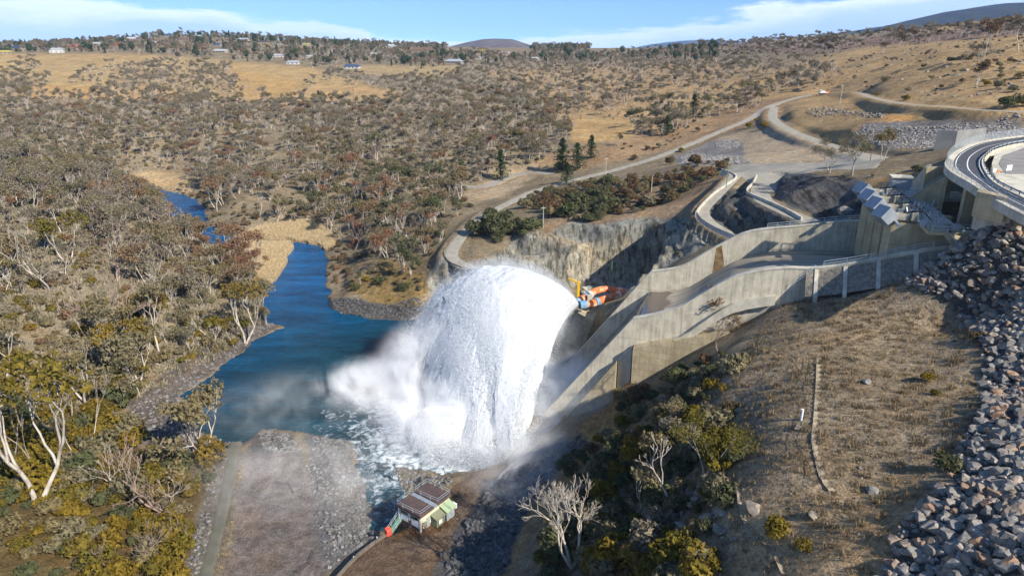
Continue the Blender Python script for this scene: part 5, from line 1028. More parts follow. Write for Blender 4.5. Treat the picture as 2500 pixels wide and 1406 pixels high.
# ---- density map in photo pixels:  (polygon, {kind: chance per cell}, [colours], size)
REG = [
 # default woodland
 (None, dict(gum=.0), ['olive'], 1),
 ([(-300,238),(60,240),(330,232),(560,245),(760,250),(900,238),(1040,232),(1250,230),(1400,250),(1450,300),(1390,350),(1300,400),(1130,470),(820,520),(640,545),(480,560),(300,430),(-300,330)], dict(gum=.66, bare=.28, shrub=.3), ['grey', 'grey', 'olive', 'grey', 'olive', 'rust'], .85),
 ([(-300,330),(280,430),(640,640),(660,790),(560,830),(380,880),(-300,900)], dict(gum=.66, bare=.28, shrub=.9), ['olive', 'grey', 'rust', 'grey', 'grey', 'olive', 'olive'], 1.05),
 ([(300,470),(480,540),(660,600),(650,740),(560,760),(420,640)], dict(gum=.7, bare=.4, shrub=.3), ['rust', 'rust', 'grey', 'olive'], .95),
 ([(-300,560),(200,560),(330,700),(560,790),(560,860),(330,900),(-300,900)], dict(gum=.26, bare=.14, shrub=.9), ['olive', 'grey', 'rust', 'grey', 'gold'], 1.2),
 ([(230,760),(640,760),(600,850),(420,900),(250,900)], dict(gum=.35, bare=.15, shrub=.9), ['olive', 'gold', 'olive'], 1.35),
 ([(-300,860),(360,850),(350,960),(300,1010),(-300,1010)], dict(gum=.45, bare=.12, shrub=.9), ['olive', 'gold', 'olive'], 1.3),
 ([(-300,1000),(300,1000),(360,1090),(520,1120),(500,1220),(450,1320),(430,1450),(-300,1450)], dict(gum=.04, bare=.10, shrub=.98), ['gold', 'gold', 'olive', 'gold', 'green'], 1.75),
 ([(255,1120),(330,1090),(340,1130),(280,1170)], dict(), [], 1),
 ([(820,380),(1130,420),(1180,480),(1090,560),(1060,620),(1030,660),(880,640),(830,600),(800,560),(640,540),(600,500),(820,500)], dict(gum=.50, bare=.25, shrub=.6), ['olive', 'rust', 'olive', 'green'], .95),
 ([(870,660),(1000,640),(1040,690),(1040,740),(900,735),(850,710)], dict(gum=.03, shrub=.28), ['green', 'olive', 'gold'], .9),
 ([(780,600),(840,590),(860,680),(810,710),(790,650)], dict(shrub=.9), ['brown', 'rust'], 1.1),
 ([(440,480),(520,460),(640,540),(560,590),(515,575),(500,520)], dict(gum=.2, shrub=.9), ['brown', 'rust', 'olive'], 1.1),
 ([(1300,470),(1400,450),(1530,445),(1640,430),(1690,395),(1790,400),(1740,440),(1690,470),(1560,520),(1460,540),(1370,545),(1290,520)], dict(shrub=.97), ['brown', 'brown', 'green', 'olive', 'brown'], 1.6),
 ([(1390,490),(1500,470),(1490,540),(1380,545)], dict(shrub=.98), ['green', 'green'], 2.2),
 ([(1160,535),(1290,535),(1300,590),(1240,608),(1160,580)], dict(shrub=1), ['green', 'green', 'olive'], 2.5),
 ([(1300,395),(1400,360),(1560,380),(1560,400),(1430,425),(1350,430)], dict(shrub=.3), ['green', 'brown'], 1),
 ([(1310,400),(1500,360),(1600,340),(1800,260),(1900,240),(1880,255),(1600,370),(1400,430)], dict(shrub=.10, gum=.02), ['brown', 'olive'], 1),
 ([(1400,240),(1740,220),(1900,225),(1880,250),(1620,330),(1560,335),(1560,300),(1430,290)], dict(gum=.26, bare=.1, shrub=.2), ['grey', 'olive', 'grey'], .9),
 ([(1530,275),(1720,250),(1720,300),(1600,335),(1550,330)], dict(gum=.55, shrub=.4), ['grey', 'olive', 'green'], .9),
 ([(1180,150),(1500,150),(1700,160),(1960,160),(2100,190),(2090,215),(1900,225),(1400,235),(1050,232),(1000,210)], dict(gum=.42, bare=.28, shrub=.2), ['grey', 'grey', 'olive'], .85),
 ([(820,200),(1130,190),(1130,160),(1400,150),(1500,175),(1200,232),(900,240)], dict(gum=.4, bare=.2, shrub=.2), ['grey', 'olive', 'grey'], .85),
 ([(2090,180),(2500,150),(2500,245),(2300,250),(2120,225)], dict(gum=.015, shrub=.09), ['olive', 'brown'], 1.1),
 ([(2260,145),(2400,100),(2500,60),(2600,60),(2600,150),(2400,165)], dict(shrub=.35, gum=.05), ['brown', 'green', 'grey'], 1.3),
 ([(1750,110),(2100,92),(2500,60),(2520,85),(2200,112),(1900,140),(1780,150)], dict(gum=.42, shrub=.3), ['grey', 'grey', 'brown'], .85),
 ([(1900,140),(2200,112),(2400,90),(2480,100),(2260,160),(2050,180)], dict(gum=.02, shrub=.07), ['brown', 'grey'], .9),
 ([(-300,105),(150,95),(450,70),(900,100),(1500,105),(1760,100),(1750,150),(1300,152),(1100,165),(800,168),(700,158),(500,140),(330,130),(-300,128)], dict(gum=.40, round=.16, pine=.05, bare=.08), ['grey', 'olive', 'grey', 'rust'], 1),
 ([(270,160),(420,145),(560,165),(640,180),(640,215),(540,245),(300,225),(170,200),(210,180)], dict(gum=.52, bare=.3, shrub=.1), ['grey', 'grey', 'olive'], .9),
 ([(-100,150),(100,150),(100,172),(-100,176)], dict(gum=.7, bare=.2), ['grey', 'olive'], .9),
 ([(-100,185),(120,185),(130,215),(50,238),(-100,240)], dict(gum=.55, bare=.15), ['grey', 'olive'], .9),
 ([(740,200),(830,180),(900,185),(860,205),(760,215)], dict(gum=.4), ['grey'], .9),
 ([(600,245),(700,225),(735,232),(690,262),(610,275)], dict(gum=.55, bare=.2), ['grey', 'olive'], .9),
 ([(1370,1170),(1470,1060),(1600,980),(1690,900),(1800,870),(1780,960),(1800,1060),(1790,1200),(1760,1300),(1740,1450),(1290,1450),(1330,1330),(1420,1270)], dict(gum=.02, bare=.015, shrub=.9), ['olive', 'green', 'brown', 'gold', 'green'], 1.45),
 ([(1480,1000),(1600,950),(1700,870),(1790,830),(1800,880),(1620,990),(1540,1060)], dict(shrub=.55), ['olive', 'green', 'brown'], 1.15),
 ([(1430,1330),(1750,1300),(1740,1450),(1420,1450)], dict(shrub=.9), ['gold', 'gold', 'olive'], 1.5),
 ([(2100,425),(2290,400),(2240,425),(2130,455)], dict(shrub=.30), ['brown', 'olive'], 1),
 ([(550,1110),(600,1110),(540,1450),(470,1450)], dict(), [], 1),
]
EXCL = [  # no plants: bare ground in the photo
 [(60,205),(330,215),(480,240),(560,250),(700,245),(750,250),(990,248),(980,222),(830,205),(740,215),(640,225),(560,235),(330,205)],
 [(565,165),(760,175),(730,205),(640,220),(590,215)], [(820,160),(1000,160),(1000,185),(860,190)], [(1385,290),(1530,300),(1520,345),(1400,345)],
 [(1120,470),(1290,405),(1330,425),(1230,480),(1150,500)], [(300,425),(430,412),(470,465),(350,465)], [(570,580),(640,555),(760,535),(830,590),(790,625),(715,600),(690,690),(645,700)],
]
HP = [(44,119,1480,28,'beige','blue','long low house with a blue roof at the far left of the hill town'),(141,135,1290,22,'white','silver','pale two-storey house alone above the left paddock'),(14,144,1250,24,'beige','yellow','low shed with a yellow-green roof at the left edge'),(185,110,1500,30,'orange','red','orange house with a red roof among autumn trees'),
 (292,114,1480,20,'red','red','small red house below the hilltop'),(324,92,1620,30,'pink','pale','long pink-white house near the left of the crest'),(239,109,1520,24,'cream','pale','cream house right of the orange one'),(386,106,1540,18,'white','brown','small white house halfway up the hill'),(412,89,1680,20,'grey','blue','dark blue-roofed house right on the crest'),
 (450,104,1560,26,'beige','brown','wide beige house under the two crest trees'),(487,92,1660,16,'white','pale','white house on the crest right of the two trees'),(538,129,1330,26,'beige','pale','long beige shed above the middle paddock'),(531,110,1490,16,'grey','blue','small blue-roofed house behind the middle trees'),(595,98,1620,26,'white','silver','silver-roofed house among crest trees'),
 (645,107,1560,24,'beige','dark','dark-roofed beige house at the crest shoulder'),(679,104,1580,22,'grey','green','green-roofed house near the crest shoulder'),(749,111,1600,18,'cream','yellow','yellow-roofed house between trees'),(680,143,1280,18,'white','silver','small white house low in the middle trees'),(757,139,1300,12,'white','pale','tiny white house in the middle trees'),(716,160,1180,20,'white','silver','low white shed by the paddock fence'),
 (955,118,1750,26,'white','pale','large pale house uphill of the long cream one'),(955,126,1650,22,'cream','silver','cream house just below the large pale one'),(1032,131,1560,52,'beige','brown','very long beige building in the middle distance'),(860,167,1150,26,'white','blue','white house with dark windows by the small paddock'),(1179,130,1640,24,'yellow','brown','yellow two-storey house amid dark pines'),
 (1166,148,1380,14,'white','silver','small white building below the yellow house'),(1109,158,1260,30,'grey','silver','long grey-roofed farm building'),(912,144,1380,16,'cream','pale','cream cottage left of the farm building'),(1233,136,1560,22,'pink','pale','pinkish house right of the dark pines'),(1307,147,1400,14,'white','pale','white cottage alone on the open plain')]
def build_plants(mode):
    TREE = mode == 'tree'; R = np.random.default_rng(11 if TREE else 12); pts = []
    cellf = (lambda y: 5.6 + max(0, y - 150) * .0052) if TREE else (lambda y: 2.9 if y < 190 else 3.6 + (y - 190) * .0075)
    # jittered rings: world cells that grow slowly with distance
    y = 40.0
    while y < 2300:
        c = cellf(y); half = y * .80 + 30
        xs = np.arange(-half, half, c); pts.append(np.stack([xs + R.uniform(-.5, .5, len(xs)) * c, np.full(len(xs), y) + R.uniform(-.5, .5, len(xs)) * c, np.full(len(xs), c)], 1)); y += c
    P = np.concatenate(pts); x, yy = P[:, 0], P[:, 1]; z = ground(x, yy); u, v = proj(x, yy, z)
    ok = (u > -260) & (u < 2700) & (v > 20) & (v < 1500); ok &= sdist(x, yy, WATER) > 1.2
    x, yy, z, u, v = x[ok], yy[ok], z[ok], u[ok], v[ok]
    for n in ROADW: d, _ = plen(x, yy, ROADW[n]); k = d > ROADWID[n] / 2 + 1.2; x, yy, z, u, v = x[k], yy[k], z[k], u[k], v[k]
    s_ = (x - F0[0]) * AX[0] + (yy - F0[1]) * AX[1]; w_ = (x - F0[0]) * AW[0] + (yy - F0[1]) * AW[1]; k = ~((s_ > -24) & (s_ < 75) & (w_ > -3) & (w_ < CW + 4)); x, yy, z, u, v = x[k], yy[k], z[k], u[k], v[k]
    ri = np.zeros(len(x), int); ju = u + fbm(x / 14, yy / 14, s=71, o=2) * 16; jv = v + fbm(x / 14, yy / 14, s=73, o=2) * 8
    for i, (poly, *_) in enumerate(REG):
        if poly is None: continue
        ri[sdist(ju, jv, poly) < 0] = i
    for hu, hv, hY, hw, *_ in HP:      # keep the views of the houses open
        ww = hw * 1667 / hY / 2 + 3; k = ~((np.abs(u - hu) < ww) & (yy < hY + 14) & (yy > hY - 130)); x, yy, z, u, v, ri, ju, jv = x[k], yy[k], z[k], u[k], v[k], ri[k], ju[k], jv[k]
    k = ~((((u > 1440) & (u < 1830)) | ((u > 1090) & (u < 1300))) & (yy > 1500)); x, yy, z, u, v, ri, ju, jv = x[k], yy[k], z[k], u[k], v[k], ri[k], ju[k], jv[k]
    k = ~((u > 960) & (u < 1180) & (v > 1180) & (v < 1400)); x, yy, z, u, v, ri, ju, jv = x[k], yy[k], z[k], u[k], v[k], ri[k], ju[k], jv[k]
    for e in EXCL: ri[sdist(ju, jv, e) < 0] = 0
    clump = fbm(x / 26, yy / 26, s=91, o=3); res = {k: [] for k in VAR}
    for i in range(len(x)):
        reg = REG[ri[i]]; pr = {k: q for k, q in reg[1].items() if (k != 'shrub') == TREE}
        if not pr: continue
        sparse = sum(pr.values()) < .6; cf = (2.4 if clump[i] > .12 else .35) if sparse else (1.25 if clump[i] > -.1 else .7); cell = 1 if yy[i] > 190 else .55; rr = R.random(); acc = 0
        for kd, q in pr.items():
            if yy[i] > 650 and kd == 'shrub': q *= .4
            acc += q * cf
            if rr < acc:
                col = reg[2][int(R.integers(len(reg[2])))]
                if kd == 'bare': col = 'twig' if R.random() < .5 else 'bark'
                if kd in ('pine', 'round'): col = 'pine' if R.random() < .7 else 'green'
                s = reg[3] * (.52 + .95 * R.random() ** 1.5) * (.62 if kd == 'bare' and v[i] > 930 else 1) * ((1.5 if u[i] < 1280 or yy[i] > 190 else .85) if kd != 'shrub' else R.uniform(.8, 1.5))
                res[kd].append((x[i], yy[i], z[i] - .1, s, int(R.integers(len(VAR[kd]))), col, R.uniform(0, 6.28), u[i], v[i])); break
    return res
PL = build_plants('tree'); PL['shrub'] = build_plants('shrub')['shrub']
def gn_scatter(name, P, rz, scl, idx, sources, label=None, cat=None, tilt=None, kind='stuff'):
    """one object: points carrying instances (uncountable mass)"""
    me = bpy.data.meshes.new(name); me.vertices.add(len(P)); me.vertices.foreach_set('co', np.asarray(P, np.float32).ravel())
    rot = np.zeros((len(P), 3), np.float32); rot[:, 2] = rz
    if tilt is not None: rot[:, :2] = tilt
    a = me.attributes.new('rot', 'FLOAT_VECTOR', 'POINT'); a.data.foreach_set('vector', rot.ravel())
    scl = np.asarray(scl, np.float32); scl = np.repeat(scl[:, None], 3, 1) if scl.ndim == 1 else scl
    a = me.attributes.new('scl', 'FLOAT_VECTOR', 'POINT'); a.data.foreach_set('vector', scl.ravel())
    a = me.attributes.new('idx', 'INT', 'POINT'); a.data.foreach_set('value', np.asarray(idx, np.int32))
    o = link(name, me); col = bpy.data.collections.new(name + '_sources')
    for i, so_ in enumerate(sources):
        so_.name = '%s_src_%03d' % (name, i); col.objects.link(so_)
    ng = bpy.data.node_groups.new(name, 'GeometryNodeTree'); ng.interface.new_socket('Geometry', in_out='INPUT', socket_type='NodeSocketGeometry'); ng.interface.new_socket('Geometry', in_out='OUTPUT', socket_type='NodeSocketGeometry')
    N = ng.nodes.new; L = ng.links.new; gi = N('NodeGroupInput'); go = N('NodeGroupOutput'); ip = N('GeometryNodeInstanceOnPoints'); ci = N('GeometryNodeCollectionInfo')
    ci.inputs['Collection'].default_value = col; ci.inputs['Separate Children'].default_value = True; ci.inputs['Reset Children'].default_value = True
    def na(n, t): x = N('GeometryNodeInputNamedAttribute'); x.data_type = t; x.inputs['Name'].default_value = n; return [q for q in x.outputs if q.enabled and q.name == 'Attribute'][0]
    e2 = N('FunctionNodeEulerToRotation'); L(na('rot', 'FLOAT_VECTOR'), e2.inputs[0])
    ip.inputs['Pick Instance'].default_value = True; L(gi.outputs[0], ip.inputs['Points']); L(ci.outputs[0], ip.inputs['Instance']); L(na('idx', 'INT'), ip.inputs['Instance Index']); L(e2.outputs[0], ip.inputs['Rotation']); L(na('scl', 'FLOAT_VECTOR'), ip.inputs['Scale'])
    L(ip.outputs[0], go.inputs[0]); md = o.modifiers.new('scatter', 'NODES'); md.node_group = ng
    tag(o, label, cat, kind=kind); return o
def joined(kind, k, col):
    t, c = kmesh(kind, k, col); bm = bmesh.new(); bm.from_mesh(t); n0 = len(bm.faces)
    if c:
        bm.from_mesh(c); bm.faces.ensure_lookup_table()
        for f in bm.faces[n0:]: f.material_index = 1
    me = bpy.data.meshes.new('src'); bm.to_mesh(me); bm.free(); me.materials.append(t.materials[0])
    if c: me.materials.append(c.materials[0])
    return bpy.data.objects.new('src', me)
STUFFL = {'gum': ('gum_woodland', 'far mass of grey and olive gum trees covering the hills behind the river', 'woodland'), 'bare': ('bare_woodland', 'scattered pale leafless trunks through the far woodland', 'woodland'), 'shrub': ('scrub', 'low olive and brown scrub carpeting the farther slopes', 'scrub'),
          'pine': ('pine_belt', 'dark conifers among the houses near the horizon', 'woodland'), 'round': ('conifer_belt', 'round dark trees among the far houses', 'woodland')}
NIND = {'gum': 300, 'bare': 200, 'shrub': 300, 'pine': 40, 'round': 60}
for kd, lst in PL.items():
    def score(q): return q[3] / math.hypot(q[0], q[1]) * (1 if -20 < q[7] < 2520 and q[8] < 1440 else .001)
    lst.sort(key=score, reverse=True); n = NIND[kd]
    for (x, y, z, s, k, col, rz, u, v) in lst[:n]: place(kd, k, col, (x, y, z), s, rz)
    rest = lst[n:]
    if rest:
        keys = sorted({(q[4], q[5]) for q in rest}); ix = {k: i for i, k in enumerate(keys)}
        nm, lb, ct = STUFFL[kd]; gn_scatter(nm, [(q[0], q[1], q[2]) for q in rest], [q[6] for q in rest], [q[3] for q in rest], [ix[(q[4], q[5])] for q in rest], [joined(kd, k, c) for k, c in keys], lb, ct)
print('PLANTS', {k: len(v) for k, v in PL.items()})
# ---- single trees the photo shows clearly (base pixel, kind, variant, colour, scale)
def solo(u, v, kind, k, col, s, label, rz=0, tilt=(0, 0)): p = hit(u, v); p[2] -= .15; return place(kind, k, col, p, s * (1.35 if kind in ('pine', 'bare') else (1.3 if kind == 'gum' else 1.1)), rz, tilt, label)
BIGBARE = bare(77, 9.5, 6, 1.25, .70, .2, .02, (3, 3)); VAR['pine'] += [pine(43, 9, 17, 3.3), pine(44, 8.6, 16, 3.6)]; VAR['bare'].append(BIGBARE); VAR['bare'].append(bare(78, 11, 4, .62, .34, .14)); VAR['bare'].append(bare(79, 11.5, 4, .6, .3, .12))
VAR['gum'].append(gum(61, 8, 1, 34, .8, .55, .2)); VAR['gum'].append(gum(62, 7.5, 2, 110, 1.25, .95, .13))
solo(1398, 1385, 'bare', 3, 'bark', .98, 'largest spreading dead tree with pale bare branches above the dark rocks', 1.0)
solo(1779, 800, 'gum', 6, 'rust', .86, 'slim white-trunked tree with round pinkish crown before the near chute wall', .4)
solo(1748, 815, 'gum', 6, 'rust', .72, 'thin leaning tree with sparse pink crown left of the round-crowned one', 2.2, (0, -.35))
solo(1640, 1240, 'bare', 0, 'bark', 1.15, 'white dead trunk standing in the dark hillside shrubs', .4)
solo(1720, 1170, 'gum', 7, 'gold', .95, 'orange-gold spreading gum overhanging the dry hillside edge', .2)
for i, (u, v, k, c, s) in enumerate([(1600,1170,0,'olive',.85),(1500,1130,4,'green',.75),(1660,1120,1,'grey',.8),(1560,1250,5,'olive',.7),(1640,1050,4,'olive',.7)]):
    solo(u, v, 'gum', k, c, s, ['olive gum in the middle of the near bushy hillside', 'dark green gum at the left brow of the near bushy hillside', 'grey-green gum touching the orange-gold gum', 'thin olive gum low on the near bushy hillside', 'small olive gum highest on the near bushy hillside'][i], i * 1.1)
for i, (u, v, c, s) in enumerate([(1500,1375,'gold',2.2),(1560,1385,'gold',1.9),(1650,1385,'gold',2.3),(1480,1300,'gold',1.8),(1560,1215,'green',2.0),(1430,1250,'green',1.9),(1620,1100,'gold',1.7),(1700,1390,'olive',2.0),(1590,1330,'grey',2.3),(1470,1180,'green',2.1),(1340,1380,'gold',1.7)]):
    solo(u, v, 'shrub', i % 4, c, s, ['bright yellow-green bush at the bottom edge right of the big bare tree', 'yellow-green bush second right of the big bare tree', 'large golden bush at the bottom edge under the hillside rocks', 'golden bush touching the big bare tree crown', 'dark green bush under the middle olive gum', 'dark green bush by the brow of the riprap', 'golden bush below the highest olive gum', 'olive bush right of the large golden bush', 'large grey-green dome bush among the hillside rocks', 'dark green bush left of the middle olive gum', 'golden bush left of the big bare tree foot'][i], i * .8)
solo(1755, 870, 'bare', 1, 'twig', .95, 'tangled pinkish leafless tree below the near chute wall', 1.2)
for i, (u, v, s, k, rz) in enumerate([(30,1125,1.05,4,0),(100,1165,1.1,5,2),(160,1090,.95,5,1),(192,1120,.85,4,3),(222,1095,1.0,5,4.4)]):
    solo(u, v, 'bare', k, 'bark', s, ['leftmost', 'tallest forked', 'straight middle', 'short broken', 'right-hand sinuous'][i] + ' white-trunked tree of the grove above the lower left thicket', rz)
for i, (u, v, s) in enumerate([(345,1385,.85),(265,1385,.7),(435,1310,.8),(405,1250,.75),(365,1150,.8),(470,1330,.5)]):
    o = solo(u, v, 'bare', 2 - i % 3, 'twig', s, 'dark thin leafless tree ' + ['in the middle of the lower left thicket', 'near the bottom left of the lower thicket', 'leaning beside the rubble by the strip track', 'rising from golden shrubs left of the strip track', 'beside the small muddy pond', 'smallest by the rubble edge'][i], i * 1.3)
solo(513, 825, 'gum', 6, 'olive', 1.35, 'tall white-trunked gum with broad olive crown on the shore slope', 1.0)
solo(408, 840, 'bare', 1, 'bark', .8, 'forked white dead tree among golden shrubs on the left slope', .3)
solo(222, 828, 'gum', 3, 'green', .95, 'dark grey-green gum with twisted white trunk on the left slope', 2.0)
solo(25, 700, 'gum', 1, 'rust', 1.35, 'large rust-red gum at the left edge of the photo', .6)
for i, (u, v, s) in enumerate([(1372,415,1.25),(1408,418,1.15),(1443,388,.95),(1384,452,.85),(1223,440,1.2),(1108,482,1.0),(1692,282,1.05),(1627,332,.9),(779,252,.85),(1300,222,.62),(1398,180,.62)]):
    solo(u, v, 'pine', 2 + i % 2, 'pine', s * 1.22, 'dark green pine, ' + ['largest and leftmost of the cluster above the road', 'middle of the cluster above the road', 'right of the cluster, set back', 'lowest of the cluster, touching the road edge', 'standing alone left of the dirt turning area', 'lower left of the dirt turning area', 'between gums above the long road', 'above the road among grey gums', 'alone on the orange bank of the small paddock', 'small, alone on the open far slope', 'small, far on the grassy hillside'][i], i)
for i, (u, v, s, col) in enumerate([(1830,312,1.9,'gold'),(1866,312,1.6,'gold'),(1848,296,1.3,'gold'),(1608,362,1.7,'olive'),(1661,372,1.6,'gold'),(1636,402,2.1,'brown'),(1720,308,1.0,'green'),(2142,236,1.3,'gold'),(2208,245,1.6,'gold'),(2407,210,1.3,'gold'),(2238,418,1.3,'green'),(2262,935,.95,'gold'),(2288,968,.55,'gold'),(2312,1148,1.0,'green'),(1893,1310,1.35,'gold'),(1958,1345,.9,'gold'),(2372,828,.9,'brown'),(1615,1290,1.5,'grey'),(1885,748,1.0,'olive'),(2190,292-40,0.1,'green')][:-1]):
    solo(u, v, 'shrub', i % 4, col, s, 'rounded shrub, ' + ['yellow-green, largest of three beside the gravel road', 'yellow-green, right-hand of three beside the gravel road', 'yellow-green, hindmost of three beside the gravel road', 'olive, left of the road below the pines', 'bright yellow-green at the road edge', 'dark brown, largest above the shrub thicket', 'small green in the upper road verge', 'golden, left of the far gravel track', 'golden, right of the far gravel track', 'golden, alone high on the right hillside', 'dark green beside the head wall', 'golden, alone on the dry hillside by the boulders', 'tiny golden, just below the lone hillside shrub', 'dark green at the toe of the boulder slope', 'golden-brown, larger of two on the bare lower slope', 'golden-brown, smaller of two on the bare lower slope', 'brown, beside the upper boulder toe', 'grey-green dome among the hillside rocks', 'olive, under the end of the near chute wall'][i], i * .9)
for i, (u, v, s) in enumerate([(2460,265,2.7),(2495,262,2.4)]): solo(u, v, 'shrub', i, 'green', s, ['large dark bush casting a long shadow by the far track', 'large dark bush at the right edge by the far track'][i])
for i, (u, v, s, k) in enumerate([(2022,425,1.05,7),(2082,428,1.2,7),(2155,392,1.05,0)]):
    solo(u, v, 'gum', k, 'olive', s, ['left', 'broader middle', 'right-hand'][i] + ' white-trunked olive gum above the dark rock cutting', i * 2.1)
for i, (u, s) in enumerate([(1296,.9),(1304,.95),(1315,1.15),(1326,1.25),(1337,1.15),(1348,1.3),(1361,1.1),(1374,1.2),(1386,1.25),(1400,1.05),(1413,1.1),(1425,1.1)]):
    p = WY(u, 118, 1900); p[2] = ground(p[0], p[1]) - .5; place('round', i % 2, 'pine', p, s * 1.55, i, (0, 0), ['leftmost', 'second', 'third', 'fourth', 'fifth', 'sixth', 'seventh', 'eighth', 'ninth', 'tenth', 'eleventh', 'rightmost'][i] + ' tree from the left in the row of dark conifers on the skyline')
# ---- make labels single
from collections import defaultdict
def unique_labels(objs):
    D = defaultdict(list)
    for o, b, u, v in objs: D[b].append((u, v, o))
    ORD = ['leftmost', 'second from left', 'third from left', 'fourth from left', 'fifth from left', 'sixth from left', 'seventh from left', 'eighth from left', 'ninth from left', 'tenth from left']
    for b, l in D.items():
        l.sort(key=lambda q: q[0])
        if len(l) == 1: l[0][2]['label'] = b
        else:
            for i, (u, v, o) in enumerate(l): o['label'] = b + ', ' + (ORD[i] if i < 10 else '%dth from left' % (i + 1)) 
unique_labels(PLANT_OBJS)
# ================================================================ ROCKS, REEDS, GRASS
def rock_mesh(seed, flat=.8):
    r = random.Random(seed); bm = bmesh.new(); bmesh.ops.create_icosphere(bm, subdivisions=1, radius=1.0)
    for k in range(13):      # chop with random planes: angular quarried rock
        n = rv(r); d = r.uniform(.38, .8); g = bmesh.ops.bisect_plane(bm, geom=bm.verts[:] + bm.edges[:] + bm.faces[:], plane_co=n * d, plane_no=n, clear_outer=True)
        bmesh.ops.contextual_create(bm, geom=[e for e in g['geom_cut'] if isinstance(e, bmesh.types.BMEdge)])
    for v in bm.verts: v.co = Vector((v.co.x * r.uniform(.97, 1.03) * 1.25, v.co.y * 1.0, v.co.z * flat))
    bmesh.ops.recalc_face_normals(bm, faces=bm.faces); me = bpy.data.meshes.new('rock'); bm.to_mesh(me); bm.free(); return me
def rock_mat(name, cols):
    m = bpy.data.materials.new(name); m.use_nodes = True; nt = m.node_tree; b = nt.nodes['Principled BSDF']; N = nt.nodes.new; L = nt.links.new; b.inputs['Roughness'].default_value = .88; b.inputs['Specular IOR Level'].default_value = .2
    oi = N('ShaderNodeObjectInfo'); cr = N('ShaderNodeValToRGB'); cr.color_ramp.interpolation = 'CONSTANT' if len(cols) > 3 else 'LINEAR'; e = cr.color_ramp.elements
    e[0].color = (*cols[0], 1); e[1].position = 1 - 1 / len(cols); e[1].color = (*cols[-1], 1)
    for i in range(1, len(cols) - 1): x = e.new(i / len(cols)); x.color = (*cols[i], 1)
    L(oi.outputs['Random'], cr.inputs[0]); tc = N('ShaderNodeTexCoord'); n = N('ShaderNodeTexNoise'); n.inputs['Scale'].default_value = 1.7; n.inputs['Detail'].default_value = 6; L(tc.outputs['Object'], n.inputs[0])
    r = N('ShaderNodeMapRange'); r.inputs['From Min'].default_value = .3; r.inputs['From Max'].default_value = .7; r.inputs['To Min'].default_value = .6; r.inputs['To Max'].default_value = 1.35; L(n.outputs[0], r.inputs[0])
    mu = N('ShaderNodeVectorMath'); mu.operation = 'MULTIPLY'; L(cr.outputs[0], mu.inputs[0]); L(r.outputs[0], mu.inputs[1]); L(mu.outputs[0], b.inputs['Base Color'])
    bp = N('ShaderNodeBump'); bp.inputs['Strength'].default_value = .5; bp.inputs['Distance'].default_value = .15; L(n.outputs[0], bp.inputs['Height']); L(bp.outputs[0], b.inputs['Normal']); return m
RM = {'dam': rock_mat('granite_boulder', [(.23, .205, .175), (.29, .255, .215), (.18, .165, .15), (.33, .29, .24), (.27, .21, .155), (.21, .195, .18), (.31, .20, .13), (.25, .225, .195)]),
      'pale': rock_mat('pale_rock', [(.29, .27, .245), (.35, .33, .30), (.23, .215, .20), (.31, .28, .24)]), 'dark': rock_mat('wet_dark_rock', [(.07, .07, .072), (.10, .10, .10), (.13, .125, .12), (.09, .085, .08)]),
      'grey': rock_mat('grey_rubble', [(.16, .155, .15), (.22, .21, .20), (.12, .115, .11), (.19, .17, .15)]), 'field': rock_mat('field_stone', [(.24, .21, .175), (.20, .175, .145), (.28, .24, .19)])}
RMESH = [rock_mesh(100 + i, .6 + .08 * (i % 4)) for i in range(9)]
_rk = {}
def rockm(k, c):
    if (k, c) not in _rk: m = RMESH[k].copy(); m.materials.clear(); m.materials.append(RM[c]); _rk[(k, c)] = m
    return _rk[(k, c)]
def in_px(polys, n, seed, zone=None, margin=8):
    """random ground points whose place in the photo lies in one of the outlines (drawn uniformly over the ground)"""
    R = np.random.default_rng(seed); out = []
    for poly in polys:
        Wp = np.array([hit(*p) for p in poly]); lo = Wp.min(0) - 3; hi = Wp.max(0) + 3; A = (hi[0] - lo[0]) * (hi[1] - lo[1]); m = int(n * A)
        x = R.uniform(lo[0], hi[0], m); y = R.uniform(lo[1], hi[1], m); k = sdist(x, y, Wp) + fbm(x / 4, y / 4, s=seed, o=2) * 1.2 < 0; out.append(np.stack([x[k], y[k]], 1))
    P = np.concatenate(out); return np.concatenate([P, ground(P[:, 0], P[:, 1])[:, None]], 1)
